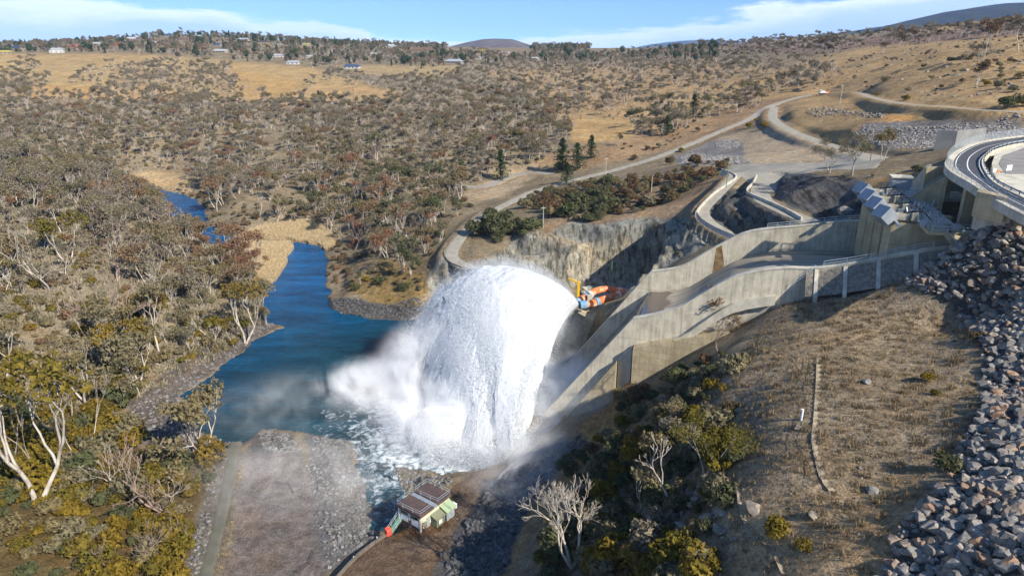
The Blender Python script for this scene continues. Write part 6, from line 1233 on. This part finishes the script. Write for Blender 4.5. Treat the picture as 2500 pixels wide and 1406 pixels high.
def rocks(name, label, polys, dens, s0, s1, col, seed, sink=.25, cat='rocks', power=2.2, individuals=0, ind_label=None):
    P = in_px(polys, dens, seed); R = np.random.default_rng(seed + 1); n = len(P); s = s0 + (s1 - s0) * R.random(n) ** power; P[:, 2] += s * (.35 - sink)
    idx = R.integers(0, 9, n); rz = R.uniform(0, 6.28, n); tl = R.uniform(-.6, .6, (n, 2)); u, v = proj(P[:, 0], P[:, 1], P[:, 2])
    if individuals:
        sc = s / np.hypot(P[:, 0], P[:, 1]) * np.where((u < 2495) & (v < 1400), 1, .001); o_ = np.argsort(-sc); pick = o_[:individuals]; lst = []
        for i in pick:
            o = link('boulder', rockm(int(idx[i]), col)); o.location = P[i]; o.rotation_euler = (tl[i, 0], tl[i, 1], rz[i]); o.scale = (s[i],) * 3; o['category'] = 'boulder'; o['group'] = ind_label[1]
            shp = ['wedge-shaped', 'blocky', 'flat', 'angular', 'squarish', 'pointed', 'broad', 'chunky', 'slabby'][int(idx[i])]; szw = 'huge' if s[i] > s0 + (s1 - s0) * .75 else ('large' if s[i] > s0 + (s1 - s0) * .45 else 'medium')
            w, _ = where(u[i], v[i]); row = 'bottom' if v[i] > 1200 else ('lower middle' if v[i] > 1000 else ('middle' if v[i] > 800 else 'upper')); lst.append((o, '%s %s boulder, %s %s' % (szw, shp, row, ind_label[0]), u[i], v[i]))
        unique_labels(lst); keep = np.ones(n, bool); keep[pick] = False; P, s, idx, rz, tl = P[keep], s[keep], idx[keep], rz[keep], tl[keep]
    gn_scatter(name, P, rz, s, idx, [bpy.data.objects.new('src', rockm(k, col)) for k in range(9)], label, cat, tilt=tl)
DAM = [(2130,1450),(2165,1390),(2200,1300),(2260,1220),(2330,1150),(2350,1090),(2375,1040),(2405,980),(2415,930),(2400,860),(2350,800),(2330,745),(2250,705),(2180,690),(2185,665),(2260,640),(2300,615),(2400,590),(2398,530),(2440,515),(2500,545),(2640,600),(2700,1000),(2700,1450)]
rocks('boulder_slope', 'long bank of loose grey angular boulders filling the right edge of the photo', [DAM], 3.3, .24, 1.1, 'dam', 301, individuals=300, ind_label=('boulder slope', 'boulders of the dam face'), power=2.0)
rocks('toe_stones', 'scattered stones trickling down beside the ribbed spillway slope', [[(2000,690),(2190,640),(2240,630),(2240,690),(2180,700),(2020,712)]], 1.6, .12, .5, 'dam', 311)
rocks('rock_field', 'pale broken rock covering the embankment by the grey retaining wall', [[(2070,352),(2110,305),(2300,306),(2500,300),(2560,330),(2330,352),(2280,362),(2180,360)], [(2440,300),(2470,275),(2500,280),(2480,305)]], 1.7, .22, .62, 'pale', 321)
rocks('spoil_heap', 'pale heaps of broken rock beside the gravel road', [[(1745,352),(1775,338),(1808,352),(1800,362),(1750,362)], [(1660,385),(1690,372),(1780,380),(1840,398),(1760,402),(1670,400)]], 2.0, .2, .65, 'pale', 331)
rocks('rock_ledge', 'broken line of pale rocks across the grassy bank inside the road bend', [[(1965,272),(2010,262),(2060,270),(2160,276),(2165,290),(2080,282),(1990,285)]], .7, .3, 1.1, 'field', 335)
rocks('dark_riprap', 'dark wet riprap bank between the brown track and the bushy hillside', [[(1070,1440),(1115,1320),(1170,1225),(1260,1140),(1420,1060),(1430,1090),(1340,1165),(1290,1235),(1250,1330),(1215,1440)]], 2.6, .28, .95, 'dark', 341)
rocks('rubble_spur', 'grey rubble bank between the dusty apron and the narrow channel', [[(762,1070),(800,1050),(855,1068),(875,1130),(905,1210),(930,1290),(900,1340),(840,1380),(800,1400),(775,1290),(760,1180)], [(628,1056),(700,1060),(740,1100),(640,1108)], [(960,1150),(1080,1165),(1110,1180),(1040,1215),(985,1200)]], 3.2, .16, .6, 'grey', 351)
rocks('rubble_shore', 'dark broken stone along the left shore of the pool', [[(440,975),(520,915),(620,840),(690,795),(640,780),(560,850),(420,930),(310,990),(330,1060),(400,1090),(540,1110),(600,1082),(540,1075),(480,1035)], [(540,1090),(562,1095),(480,1440),(430,1440)]], 1.9, .16, .65, 'grey', 361)
rocks('dark_shore', 'dark stony bank below the grassy river point', [[(795,735),(840,730),(940,745),(1050,748),(1060,765),(1000,785),(900,780),(830,765)]], 3.0, .2, .75, 'dark', 371)
rocks('hillside_rocks', 'grey rocks poking through the bushes of the near hillside', [[(1640,1180),(1740,1180),(1800,1290),(1780,1440),(1600,1440),(1560,1330)], [(1600,960),(1700,920),(1690,1010),(1600,1020)]], .55, .3, 1.3, 'field', 381)
rocks('field_stones', 'small pale stones scattered over the dry hillside', [[(1780,880),(1900,760),(2170,700),(2330,820),(2400,940),(2320,1130),(2170,1350),(1800,1400)]], .5, .05, .22, 'field', 391, power=3)
rocks('outcrops', 'small granite outcrops dotting the far grassy slopes', [[(2060,130),(2300,90),(2500,70),(2500,260),(2250,250),(2060,200),(1900,200),(1950,150)], [(1180,180),(1800,170),(1900,210),(1400,240),(1200,230)]], .014, .3, 1.5, 'field', 395, power=2.5)
rocks('left_slope_stones', 'pale stones between the shrubs of the left hillside', [[(0,560),(560,760),(600,840),(300,960),(0,900)]], .16, .2, .9, 'field', 397, power=2.5)
for i, (u, v, s, lb) in enumerate([(2130,1205,.9,'flat pale green-grey boulder lying alone on the dry lower hillside'),(1945,1045,.8,'two-tone grey boulder beside the thick white marker post'),(2115,938,.8,'flat pale boulder alone on the upper dry hillside'),(1700,1225,1.1,'large dark grey boulder under the orange-gold gum'),(1760,1300,1.1,'large rounded grey boulder left of the short step trail'),(1840,1250,1.2,'tan boulder by the top of the short step trail'),(1985,1270,.8,'pale boulder at the edge of the bare earth'),(2060,520,2.3,'large pale rock block on top of the far spillway wall'),(2100,1145,.4,'small pale boulder in the middle of the dry hillside')]):
    p = hit(u, v); o = link('boulder', rockm(i % 9, 'pale' if i in (0, 2, 7) else 'field')); o.location = p + [0, 0, s * .15]; o.scale = (s, s, s); o.rotation_euler = (.2, .1, i); tag(o, lb, 'boulder')
# ---- tufts and reeds
def tuft(seed, n=16, h=.35, w=.28, bw=.035, lean=.5):
    r = random.Random(seed); V = []; F = []
    for i in range(n):
        a = r.uniform(0, 6.28); q = r.random() ** .5 * w; x, y = cos(a) * q, sin(a) * q; t = r.uniform(0, 6.28); hh = h * r.uniform(.6, 1.2); lx, ly = cos(a) * lean * hh * r.random(), sin(a) * lean * hh * r.random(); b = len(V)
        V += [(x - cos(t) * bw, y - sin(t) * bw, -.03), (x + cos(t) * bw, y + sin(t) * bw, -.03), (x + lx, y + ly, hh)]; F.append((b, b + 1, b + 2))
    return np.array(V), np.array(F)
GM = {'dry': leaf_mat('dry_grass', [(.38, .29, .175), (.45, .35, .215), (.30, .23, .14)], .05, .3), 'dull': leaf_mat('dull_tussock', [(.20, .16, .09), (.26, .20, .12), (.16, .12, .07)], .05, .2), 'reed': leaf_mat('reeds', [(.62, .49, .30), (.70, .57, .36), (.54, .42, .25)], .03, .35), 'sage': leaf_mat('pale_scrub', [(.27, .24, .165), (.33, .285, .20), (.23, .20, .13)], .05, .2)}
def grass(name, label, polys, dens, s0, s1, m, seed, h=.35, w=.28, bw=.035, n=16, cat='grass'):
    P = in_px(polys, dens, seed); R = np.random.default_rng(seed + 5); k = len(P); src = []
    for j in range(4):
        V, F = tuft(seed + j, n, h, w, bw); src.append(bpy.data.objects.new('src', np_mesh('tuft', V, F, [GM[m]])))
    P = P[sdist(P[:, 0], P[:, 1], WATER) > -1.0]; k = len(P); P[:, 2] = np.maximum(P[:, 2], -.1)
    gn_scatter(name, P, R.uniform(0, 6.28, k), s0 + (s1 - s0) * R.random(k) ** 1.6, R.integers(0, 4, k), src, label, cat)
HILL = [(1780,900),(1880,770),(2000,705),(2180,695),(2340,780),(2410,930),(2330,1140),(2200,1290),(2130,1440),(1760,1440),(1800,1100)]
grass('hill_grass', 'dry tussock grass covering the near hillside', [HILL], 7, .3, .95, 'dry', 401, h=.22, w=.3)
grass('hill_tussocks', 'darker tussocks dotting the near hillside', [HILL, [(1540,960),(1780,900),(1760,1430),(1300,1430),(1450,1130)]], .55, .8, 2.3, 'dull', 411, h=.34, w=.32, n=22)
grass('reed_bed', 'tall tan reed bed on the inside of the river bend', [[(572,583),(610,578),(650,588),(712,598),(716,612),(700,636),(690,662),(694,682),(680,692),(650,700),(632,680),(618,640)]], 5.5, .7, 1.3, 'reed', 421, h=2.1, w=.45, bw=.06, n=20, cat='reeds')
grass('upper_reed_bed', 'pale upper reed bed beyond the narrow side channel', [[(608,570),(640,555),(700,548),(740,536),(775,545),(800,565),(820,585),(812,608),(798,612),(790,602),(755,596),(700,586),(655,582)]], 4.0, .7, 1.3, 'reed', 431, h=2.0, w=.45, bw=.06, n=20, cat='reeds')
grass('bank_reeds', 'small tufts of tan reeds standing in the river mouth', [[(652,706),(690,704),(688,724),(655,735)]], 3.0, .7, 1.1, 'reed', 436, h=1.4, w=.4, bw=.06, n=16, cat='reeds')
grass('woodland_grass', 'pale dry scrub and grass under the left woodland', [[(-60,480),(200,460),(340,500),(640,640),(640,780),(520,880),(300,990),(-60,1000)]], .30, 1.2, 3.8, 'sage', 441, h=.42, w=.45, bw=.09, n=20)
grass('riverbank_grass', 'pale dry grass on the river point', [[(830,640),(1020,560),(1090,520),(1060,620),(1040,740),(860,720)]], .9, .6, 1.8, 'dull', 451, h=.4, w=.35, n=18)
grass('track_grass', 'golden grass tufts along the riprap and the strip track', [[(1400,1060),(1480,980),(1600,950),(1580,1000),(1430,1100),(1300,1200),(1350,1130)], [(592,1110),(602,1110),(540,1440),(524,1440)]], 3.2, .5, 1.6, 'dry', 461)
# ================================================================ WATER JET AND MIST
JO = np.array(W(1414, 743, 13.0))
def jet_pos(ph, q, t, v0=32.85, k=.201, az=-2.18, el=.392, c=.430):
    a = np.array([cos(el) * cos(az), cos(el) * sin(az), sin(el)]); b = np.array([-sin(az), cos(az), 0]); d = np.cross(a, b); th = c * q * (1 - .2 * (.5 + .5 * np.cos(ph - .35)) ** 2)
    D = np.cos(th)[..., None] * a + np.sin(th)[..., None] * (np.cos(ph)[..., None] * b + np.sin(ph)[..., None] * d)
    w = (.5 - .5 * np.cos(ph)) ** 2; k = k * (1 + 2.0 * w); v0 = v0 * (1 + .40 * w); e = (1 - np.exp(-k * t)) / k; X = JO + D * (v0 * e)[..., None]; X[..., 2] += -9.81 / k * (t - e); return X
def white_mat(name, tr=.25, col=(.90, .93, .95)):
    m = bpy.data.materials.new(name); m.use_nodes = True; nt = m.node_tree; nt.nodes.clear(); N = nt.nodes.new; L = nt.links.new
    o = N('ShaderNodeOutputMaterial'); d = N('ShaderNodeBsdfDiffuse'); t = N('ShaderNodeBsdfTranslucent'); d.inputs[0].default_value = (*col, 1); t.inputs[0].default_value = (*col, 1)
    mx = N('ShaderNodeMixShader'); mx.inputs[0].default_value = tr; L(d.outputs[0], mx.inputs[1]); L(t.outputs[0], mx.inputs[2]); L(mx.outputs[0], o.inputs[0]); return m
M_SPRAY = white_mat('white_spray', .5, (.84, .87, .89)); M_SHEET = white_mat('white_water', .3, (.76, .79, .815))
def build_jet():
    root = empty('water_jet', tuple(JO), label='huge white hollow-cone jet of water bursting from the outlet valve and falling into the pool', cat='water jet')
    # nested billowing sheets
    for j, (q, tmax) in enumerate(((.90, 4.3), (.70, 4.2), (.45, 4.1))):
        n, m = 520, 420; ph, tt = np.meshgrid(np.linspace(0, 2 * pi, n, endpoint=False), np.linspace(.015, 1, m) ** 1.0 * tmax)
        X = jet_pos(ph, np.full_like(ph, q), tt); Y = jet_pos(ph, np.full_like(ph, q - .12), tt); nr = X - Y; nr /= np.linalg.norm(nr, axis=-1)[..., None] + 1e-9
        cx, cyy = np.cos(ph), np.sin(ph); A = np.clip(tt / 1.2, 0, 1) * (1.0 + tt * .9)
        L1 = fbm(cx * 2.6 + j * 7, cyy * 2.6, tt * .9, s=5 + j, o=5, g=.55); L2 = fbm(cx * 15, cyy * 15, tt * 2.6 + j, s=15 + j, o=3, g=.6)
        L3 = 1 - np.abs(fbm(cx * 7 + 3, cyy * 7, tt * .55, s=25 + j, o=4, g=.55)) * 2.2; X = X + nr * (L1 * 1.5 * A + L2 * .12 * A + L3 * .16 * A)[..., None]
        V = X.reshape(-1, 3); V[:, 2] = np.maximum(V[:, 2], -.6); i = (np.arange(m - 1)[:, None] * n + np.arange(n)[None]).ravel(); i2 = (np.arange(m - 1)[:, None] * n + (np.arange(n)[None] + 1) % n).ravel()
        F = np.stack([i, i2, i2 + n, i + n], 1); F = F[(V[F][:, :, 2] > -.55).any(1)]; cut = (-np.cos(ph) + fbm(cx * 4, cyy * 4, tt * 1.5, s=99, o=3) * .5 + (tt - 2.3) * .55).ravel(); F = F[(cut[F] < 1.15 + .4 * j).all(1)]
        me = np_mesh('sheet', V - JO, F, [M_SHEET], smooth=True); link('water_sheet', me, root)
    # ragged droplets and clots riding on and around the sheets
    R = np.random.default_rng(3); N_ = 1700000; ph = R.uniform(0, 2 * pi, N_); q = .25 + .78 * R.random(N_) ** .30 + R.normal(0, .05, N_); t = 4.6 * R.random(N_) ** .8
    clot = fbm(np.cos(ph) * 5, np.sin(ph) * 5, t * 1.6, s=61, o=3); keep = R.random(N_) < np.clip(.45 + clot * 1.6, .05, 1) * np.clip(1.35 - (-np.cos(ph) * .8 + (t - 2.0) * .35), .15, 1) * np.where(q > .84, 1.0, .25); ph, q, t, clot = ph[keep], q[keep], t[keep], clot[keep]
    X = jet_pos(ph, q, t); sp = .08 + t * .34; X += R.normal(0, 1, X.shape) * sp[:, None] * .55; k = X[:, 2] > -.3; X, t = X[k], t[k]
    s = (.018 + .019 * t) * R.uniform(.4, 1.6, len(X)); d1 = R.normal(0, 1, X.shape); d1 /= np.linalg.norm(d1, axis=1)[:, None]; d2 = np.cross(d1, R.normal(0, 1, X.shape)); d2 /= np.linalg.norm(d2, axis=1)[:, None]
    d1[:, 2] *= 1.6; V = np.stack([X + d1 * s[:, None], X - d1 * s[:, None] * .7 + d2 * s[:, None] * .8, X - d1 * s[:, None] * .7 - d2 * s[:, None] * .8], 1).reshape(-1, 3) - JO
    o = link('flying_spray', np_mesh('spray', V, np.arange(len(V)).reshape(-1, 3), [M_SPRAY]), root); o['kind'] = 'stuff'
    # splash fountains thrown up where the sheets land
    N_ = 90000; ph = R.uniform(0, 2 * pi, N_); q = R.uniform(.2, 1.0, N_); lt = np.full(N_, 3.0); P = jet_pos(ph, q, lt)
    for it in range(14): lt = np.where(P[:, 2] > 0, lt + .12, lt - .06); P = jet_pos(ph, q, lt)
    cl = fbm(P[:, 0] / 5, P[:, 1] / 5, s=83, o=3); hh = np.clip(cl + .35, 0, 1) * 8 * R.random(N_) ** 1.6; P[:, 0] += R.normal(0, 1, N_) * (1 + hh * .35) - hh * .5; P[:, 1] += R.normal(0, 1, N_) * (1 + hh * .35); P[:, 2] = hh * .9
    s = R.uniform(.06, .20, N_); d1 = R.normal(0, 1, P.shape); d1 /= np.linalg.norm(d1, axis=1)[:, None]; d2 = np.cross(d1, R.normal(0, 1, P.shape)); d2 /= np.linalg.norm(d2, axis=1)[:, None]
    V = np.stack([P + d1 * s[:, None], P - d1 * s[:, None] * .7 + d2 * s[:, None] * .8, P - d1 * s[:, None] * .7 - d2 * s[:, None] * .8], 1).reshape(-1, 3) - JO
    o = link('splash', np_mesh('splash', V, np.arange(len(V)).reshape(-1, 3), [M_SPRAY]), root); o['kind'] = 'stuff'
build_jet()
def mist():
    lo = np.array([-95., 84., -.4]); hi = np.array([66., 208., 36.]); mb = MB(); c = (lo + hi) / 2; mb.box(c, hi - lo)
    m = bpy.data.materials.new('mist'); m.use_nodes = True; nt = m.node_tree; nt.nodes.clear(); N = nt.nodes.new; L = nt.links.new
    o = N('ShaderNodeOutputMaterial'); pv = N('ShaderNodeVolumePrincipled'); pv.inputs['Color'].default_value = (.98, .99, 1, 1); pv.inputs['Anisotropy'].default_value = -.4; L(pv.outputs[0], o.inputs['Volume'])
    g = N('ShaderNodeNewGeometry'); acc = None
    # (centre, radii, strength): landing zone, left drift, drift to the control building, along the steep chute
    for (cx, cy_, cz, rx, ry, rz, st) in [(-10, 150, 2, 26, 20, 13, .34), (-34, 165, 4, 20, 12, 9, .16), (-22, 166, 10, 15, 13, 14, .17), (-4, 168, 18, 24, 20, 13, .06), (-58, 158, 2, 30, 22, 7, .009), (12, 152, 6, 15, 17, 14, .12), (5, 122, 4, 17, 24, 12, .060), (22, 147, 8, 17, 18, 14, .11), (-44, 124, 3, 30, 17, 8, .018)]:
        s = N('ShaderNodeVectorMath'); s.operation = 'SUBTRACT'; s.inputs[1].default_value = (cx, cy_, cz); L(g.outputs['Position'], s.inputs[0])
        d = N('ShaderNodeVectorMath'); d.operation = 'DIVIDE'; d.inputs[1].default_value = (rx, ry, rz); L(s.outputs[0], d.inputs[0])
        l = N('ShaderNodeVectorMath'); l.operation = 'LENGTH'; L(d.outputs[0], l.inputs[0])
        r = N('ShaderNodeMapRange'); r.interpolation_type = 'SMOOTHERSTEP'; r.inputs['From Min'].default_value = .15; r.inputs['From Max'].default_value = 1.15; r.inputs['To Min'].default_value = st; r.inputs['To Max'].default_value = 0; L(l.outputs['Value'], r.inputs[0])
        if acc is None: acc = r.outputs[0]
        else: a = N('ShaderNodeMath'); a.operation = 'ADD'; L(acc, a.inputs[0]); L(r.outputs[0], a.inputs[1]); acc = a.outputs[0]
    mp = N('ShaderNodeMapping'); mp.inputs['Scale'].default_value = (.13, .13, .10); L(g.outputs['Position'], mp.inputs[0])
    nz = N('ShaderNodeTexNoise'); nz.inputs['Scale'].default_value = 1; nz.inputs['Detail'].default_value = 4; nz.inputs['Roughness'].default_value = .6; nz.inputs['Distortion'].default_value = 1.1; L(mp.outputs[0], nz.inputs[0])
    nr = N('ShaderNodeMapRange'); nr.inputs['From Min'].default_value = .40; nr.inputs['From Max'].default_value = .68; nr.inputs['To Min'].default_value = .04; nr.inputs['To Max'].default_value = 1.9; L(nz.outputs[0], nr.inputs[0])
    mu = N('ShaderNodeMath'); mu.operation = 'MULTIPLY'; L(acc, mu.inputs[0]); L(nr.outputs[0], mu.inputs[1]); L(mu.outputs[0], pv.inputs['Density'])
    ob = mb.build('mist', m); tag(ob, 'drifting white mist around the falling jet and over the pool', 'mist', kind='stuff')
    try: m.cycles.volume_step_rate = .3
    except Exception: pass
    try: m.volume_sampling = 'DISTANCE'
    except Exception: pass
mist()
# ================================================================ FAR HILLS, HOUSES, HAZE
M_FARH = mat('bushy_hill', (.085, .065, .055), .95, noise=(.012, (.15, .11, .09), .4, .6))
M_FARF = mat('forest_hill', (.014, .020, .028), .95, noise=(.012, (.035, .036, .036), .4, .6))
def hill(name, pts, Y, depth, m, seed, rough=1.0, base=40):
    """a ridge: skyline pixels give the crest line at distance Y; real body falls away in front and behind"""
    C = densify(np.array([WY(u, v, Y) for u, v in pts]), Y * .006); C[:, 2] += fbm(C[:, 0] / (Y * .02), C[:, 1] * 0, s=seed, o=4) * rough * Y * .0016; rows = []
    for k, t in enumerate(np.linspace(-1, 1, 15)):
        f = cos(t * pi / 2) ** 1.3; r = C.copy(); r[:, 1] += t * depth; r[:, 2] = base + (C[:, 2] - base) * f + fbm(r[:, 0] / (Y * .03), r[:, 1] / (Y * .03), s=seed + 3, o=4) * rough * Y * .003 * (1 - f * f); rows.append(r)
    mb = MB(); mb.strip(rows); o = mb.build(name, m, smooth=True); tag(o, kind='structure'); return o
hill('flat_topped_hill', [(1060,124),(1110,112),(1140,104),(1175,98),(1215,96),(1250,97),(1275,104),(1300,112),(1350,124)], 5200, 900, M_FARH, 3, .6)
hill('far_range', [(1420,122),(1540,118),(1600,108),(1660,101),(1720,98),(1760,99),(1810,103),(1900,110),(2000,118)], 14000, 2500, M_FARF, 5, .5)
hill('forest_mountain', [(1950,100),(2100,80),(2180,64),(2260,50),(2330,30),(2390,17),(2440,11),(2500,9),(2600,8),(2800,14),(3000,60)], 4600, 1500, M_FARF, 9, .9, 120)
# houses on the hill town
WALLS = {'cream': (.60, .52, .38), 'white': (.75, .73, .70), 'red': (.45, .15, .07), 'orange': (.60, .26, .10), 'beige': (.50, .40, .27), 'grey': (.38, .38, .38), 'yellow': (.62, .50, .10), 'pink': (.62, .42, .34)}
ROOFS = {'blue': (.07, .12, .22), 'pale': (.58, .60, .62), 'red': (.40, .10, .05), 'dark': (.09, .09, .10), 'green': (.15, .22, .14), 'silver': (.48, .52, .56), 'yellow': (.55, .48, .12), 'brown': (.22, .14, .09)}
HM = {}
def hm(n, c):
    if n not in HM: HM[n] = mat(n, tuple(q * .62 for q in c), .7, noise=(.3, tuple(q * .75 for q in c), .4, .65))
    return HM[n]
for i, (u, v, Y, w, wc, rc, lb) in enumerate(HP):
    p = WY(u, v, Y); p[2] = max(float(ground(p[0], p[1])), p[2] - 3) - .4; g = float(ground(p[0], p[1])); p[2] = g - .3 if p[2] - g < 6 else g - .3
    a = (i * 37 % 40 - 20) / 60.; h = empty('house', tuple(p), a, label=lb, cat='house', group='houses of the hill town'); d = w * .45; H = 3.4 + (2.6 if 'storey' in lb else 0); ca, sa_ = cos(a), sin(a)
    def T(x, y, z): return (p[0] + x * ca - y * sa_, p[1] + x * sa_ + y * ca, p[2] + z)
    w2, d2 = w / 2, d / 2
    mb = MB(); mb.poly([T(-w2, -d2, -1), T(w2, -d2, -1), T(w2, d2, -1), T(-w2, d2, -1), T(-w2, -d2, H), T(w2, -d2, H), T(w2, d2, H), T(-w2, d2, H)], BOXF); mb.build('wall', hm(wc + '_house_wall', WALLS[wc]), h)
    o_ = .7; mb = MB(); mb.poly([T(-w2 - o_, -d2 - o_, H), T(w2 + o_, -d2 - o_, H), T(w2 + o_, d2 + o_, H), T(-w2 - o_, d2 + o_, H), T(-w2 * .72, 0, H + d * .28), T(w2 * .72, 0, H + d * .28)], [(0, 1, 5, 4), (2, 3, 4, 5), (1, 2, 5), (3, 0, 4), (3, 2, 1, 0)]); mb.build('roof', hm(rc + '_roof', ROOFS[rc]), h)
    nw = max(2, int(w / 6))
    for k in range(nw):
        x = -w2 + (k + .5) * w / nw; mb = MB(); mb.poly([T(x - 1, -d2 - .08, 1.0), T(x + 1, -d2 - .08, 1.0), T(x + 1, -d2 - .08, 2.5), T(x - 1, -d2 - .08, 2.5), T(x - 1, -d2, 1.0), T(x + 1, -d2, 1.0), T(x + 1, -d2, 2.5), T(x - 1, -d2, 2.5)], BOXF); mb.build('window', M_GLASS, h)
# haze
def haze():
    mb = MB(); lo = np.array([-9000., -600., -3.]); hi = np.array([9000., 17500., 620.]); mb.box((lo + hi) / 2, hi - lo)
    m = bpy.data.materials.new('haze'); m.use_nodes = True; nt = m.node_tree; nt.nodes.clear(); N = nt.nodes.new
    o = N('ShaderNodeOutputMaterial'); pv = N('ShaderNodeVolumePrincipled'); pv.inputs['Color'].default_value = (.36, .60, 1, 1); pv.inputs['Density'].default_value = 4e-5; pv.inputs['Anisotropy'].default_value = -.1; nt.links.new(pv.outputs[0], o.inputs['Volume'])
    ob = mb.build('haze', m); tag(ob, 'thin blue haze in the far air', 'haze', kind='stuff')
haze()
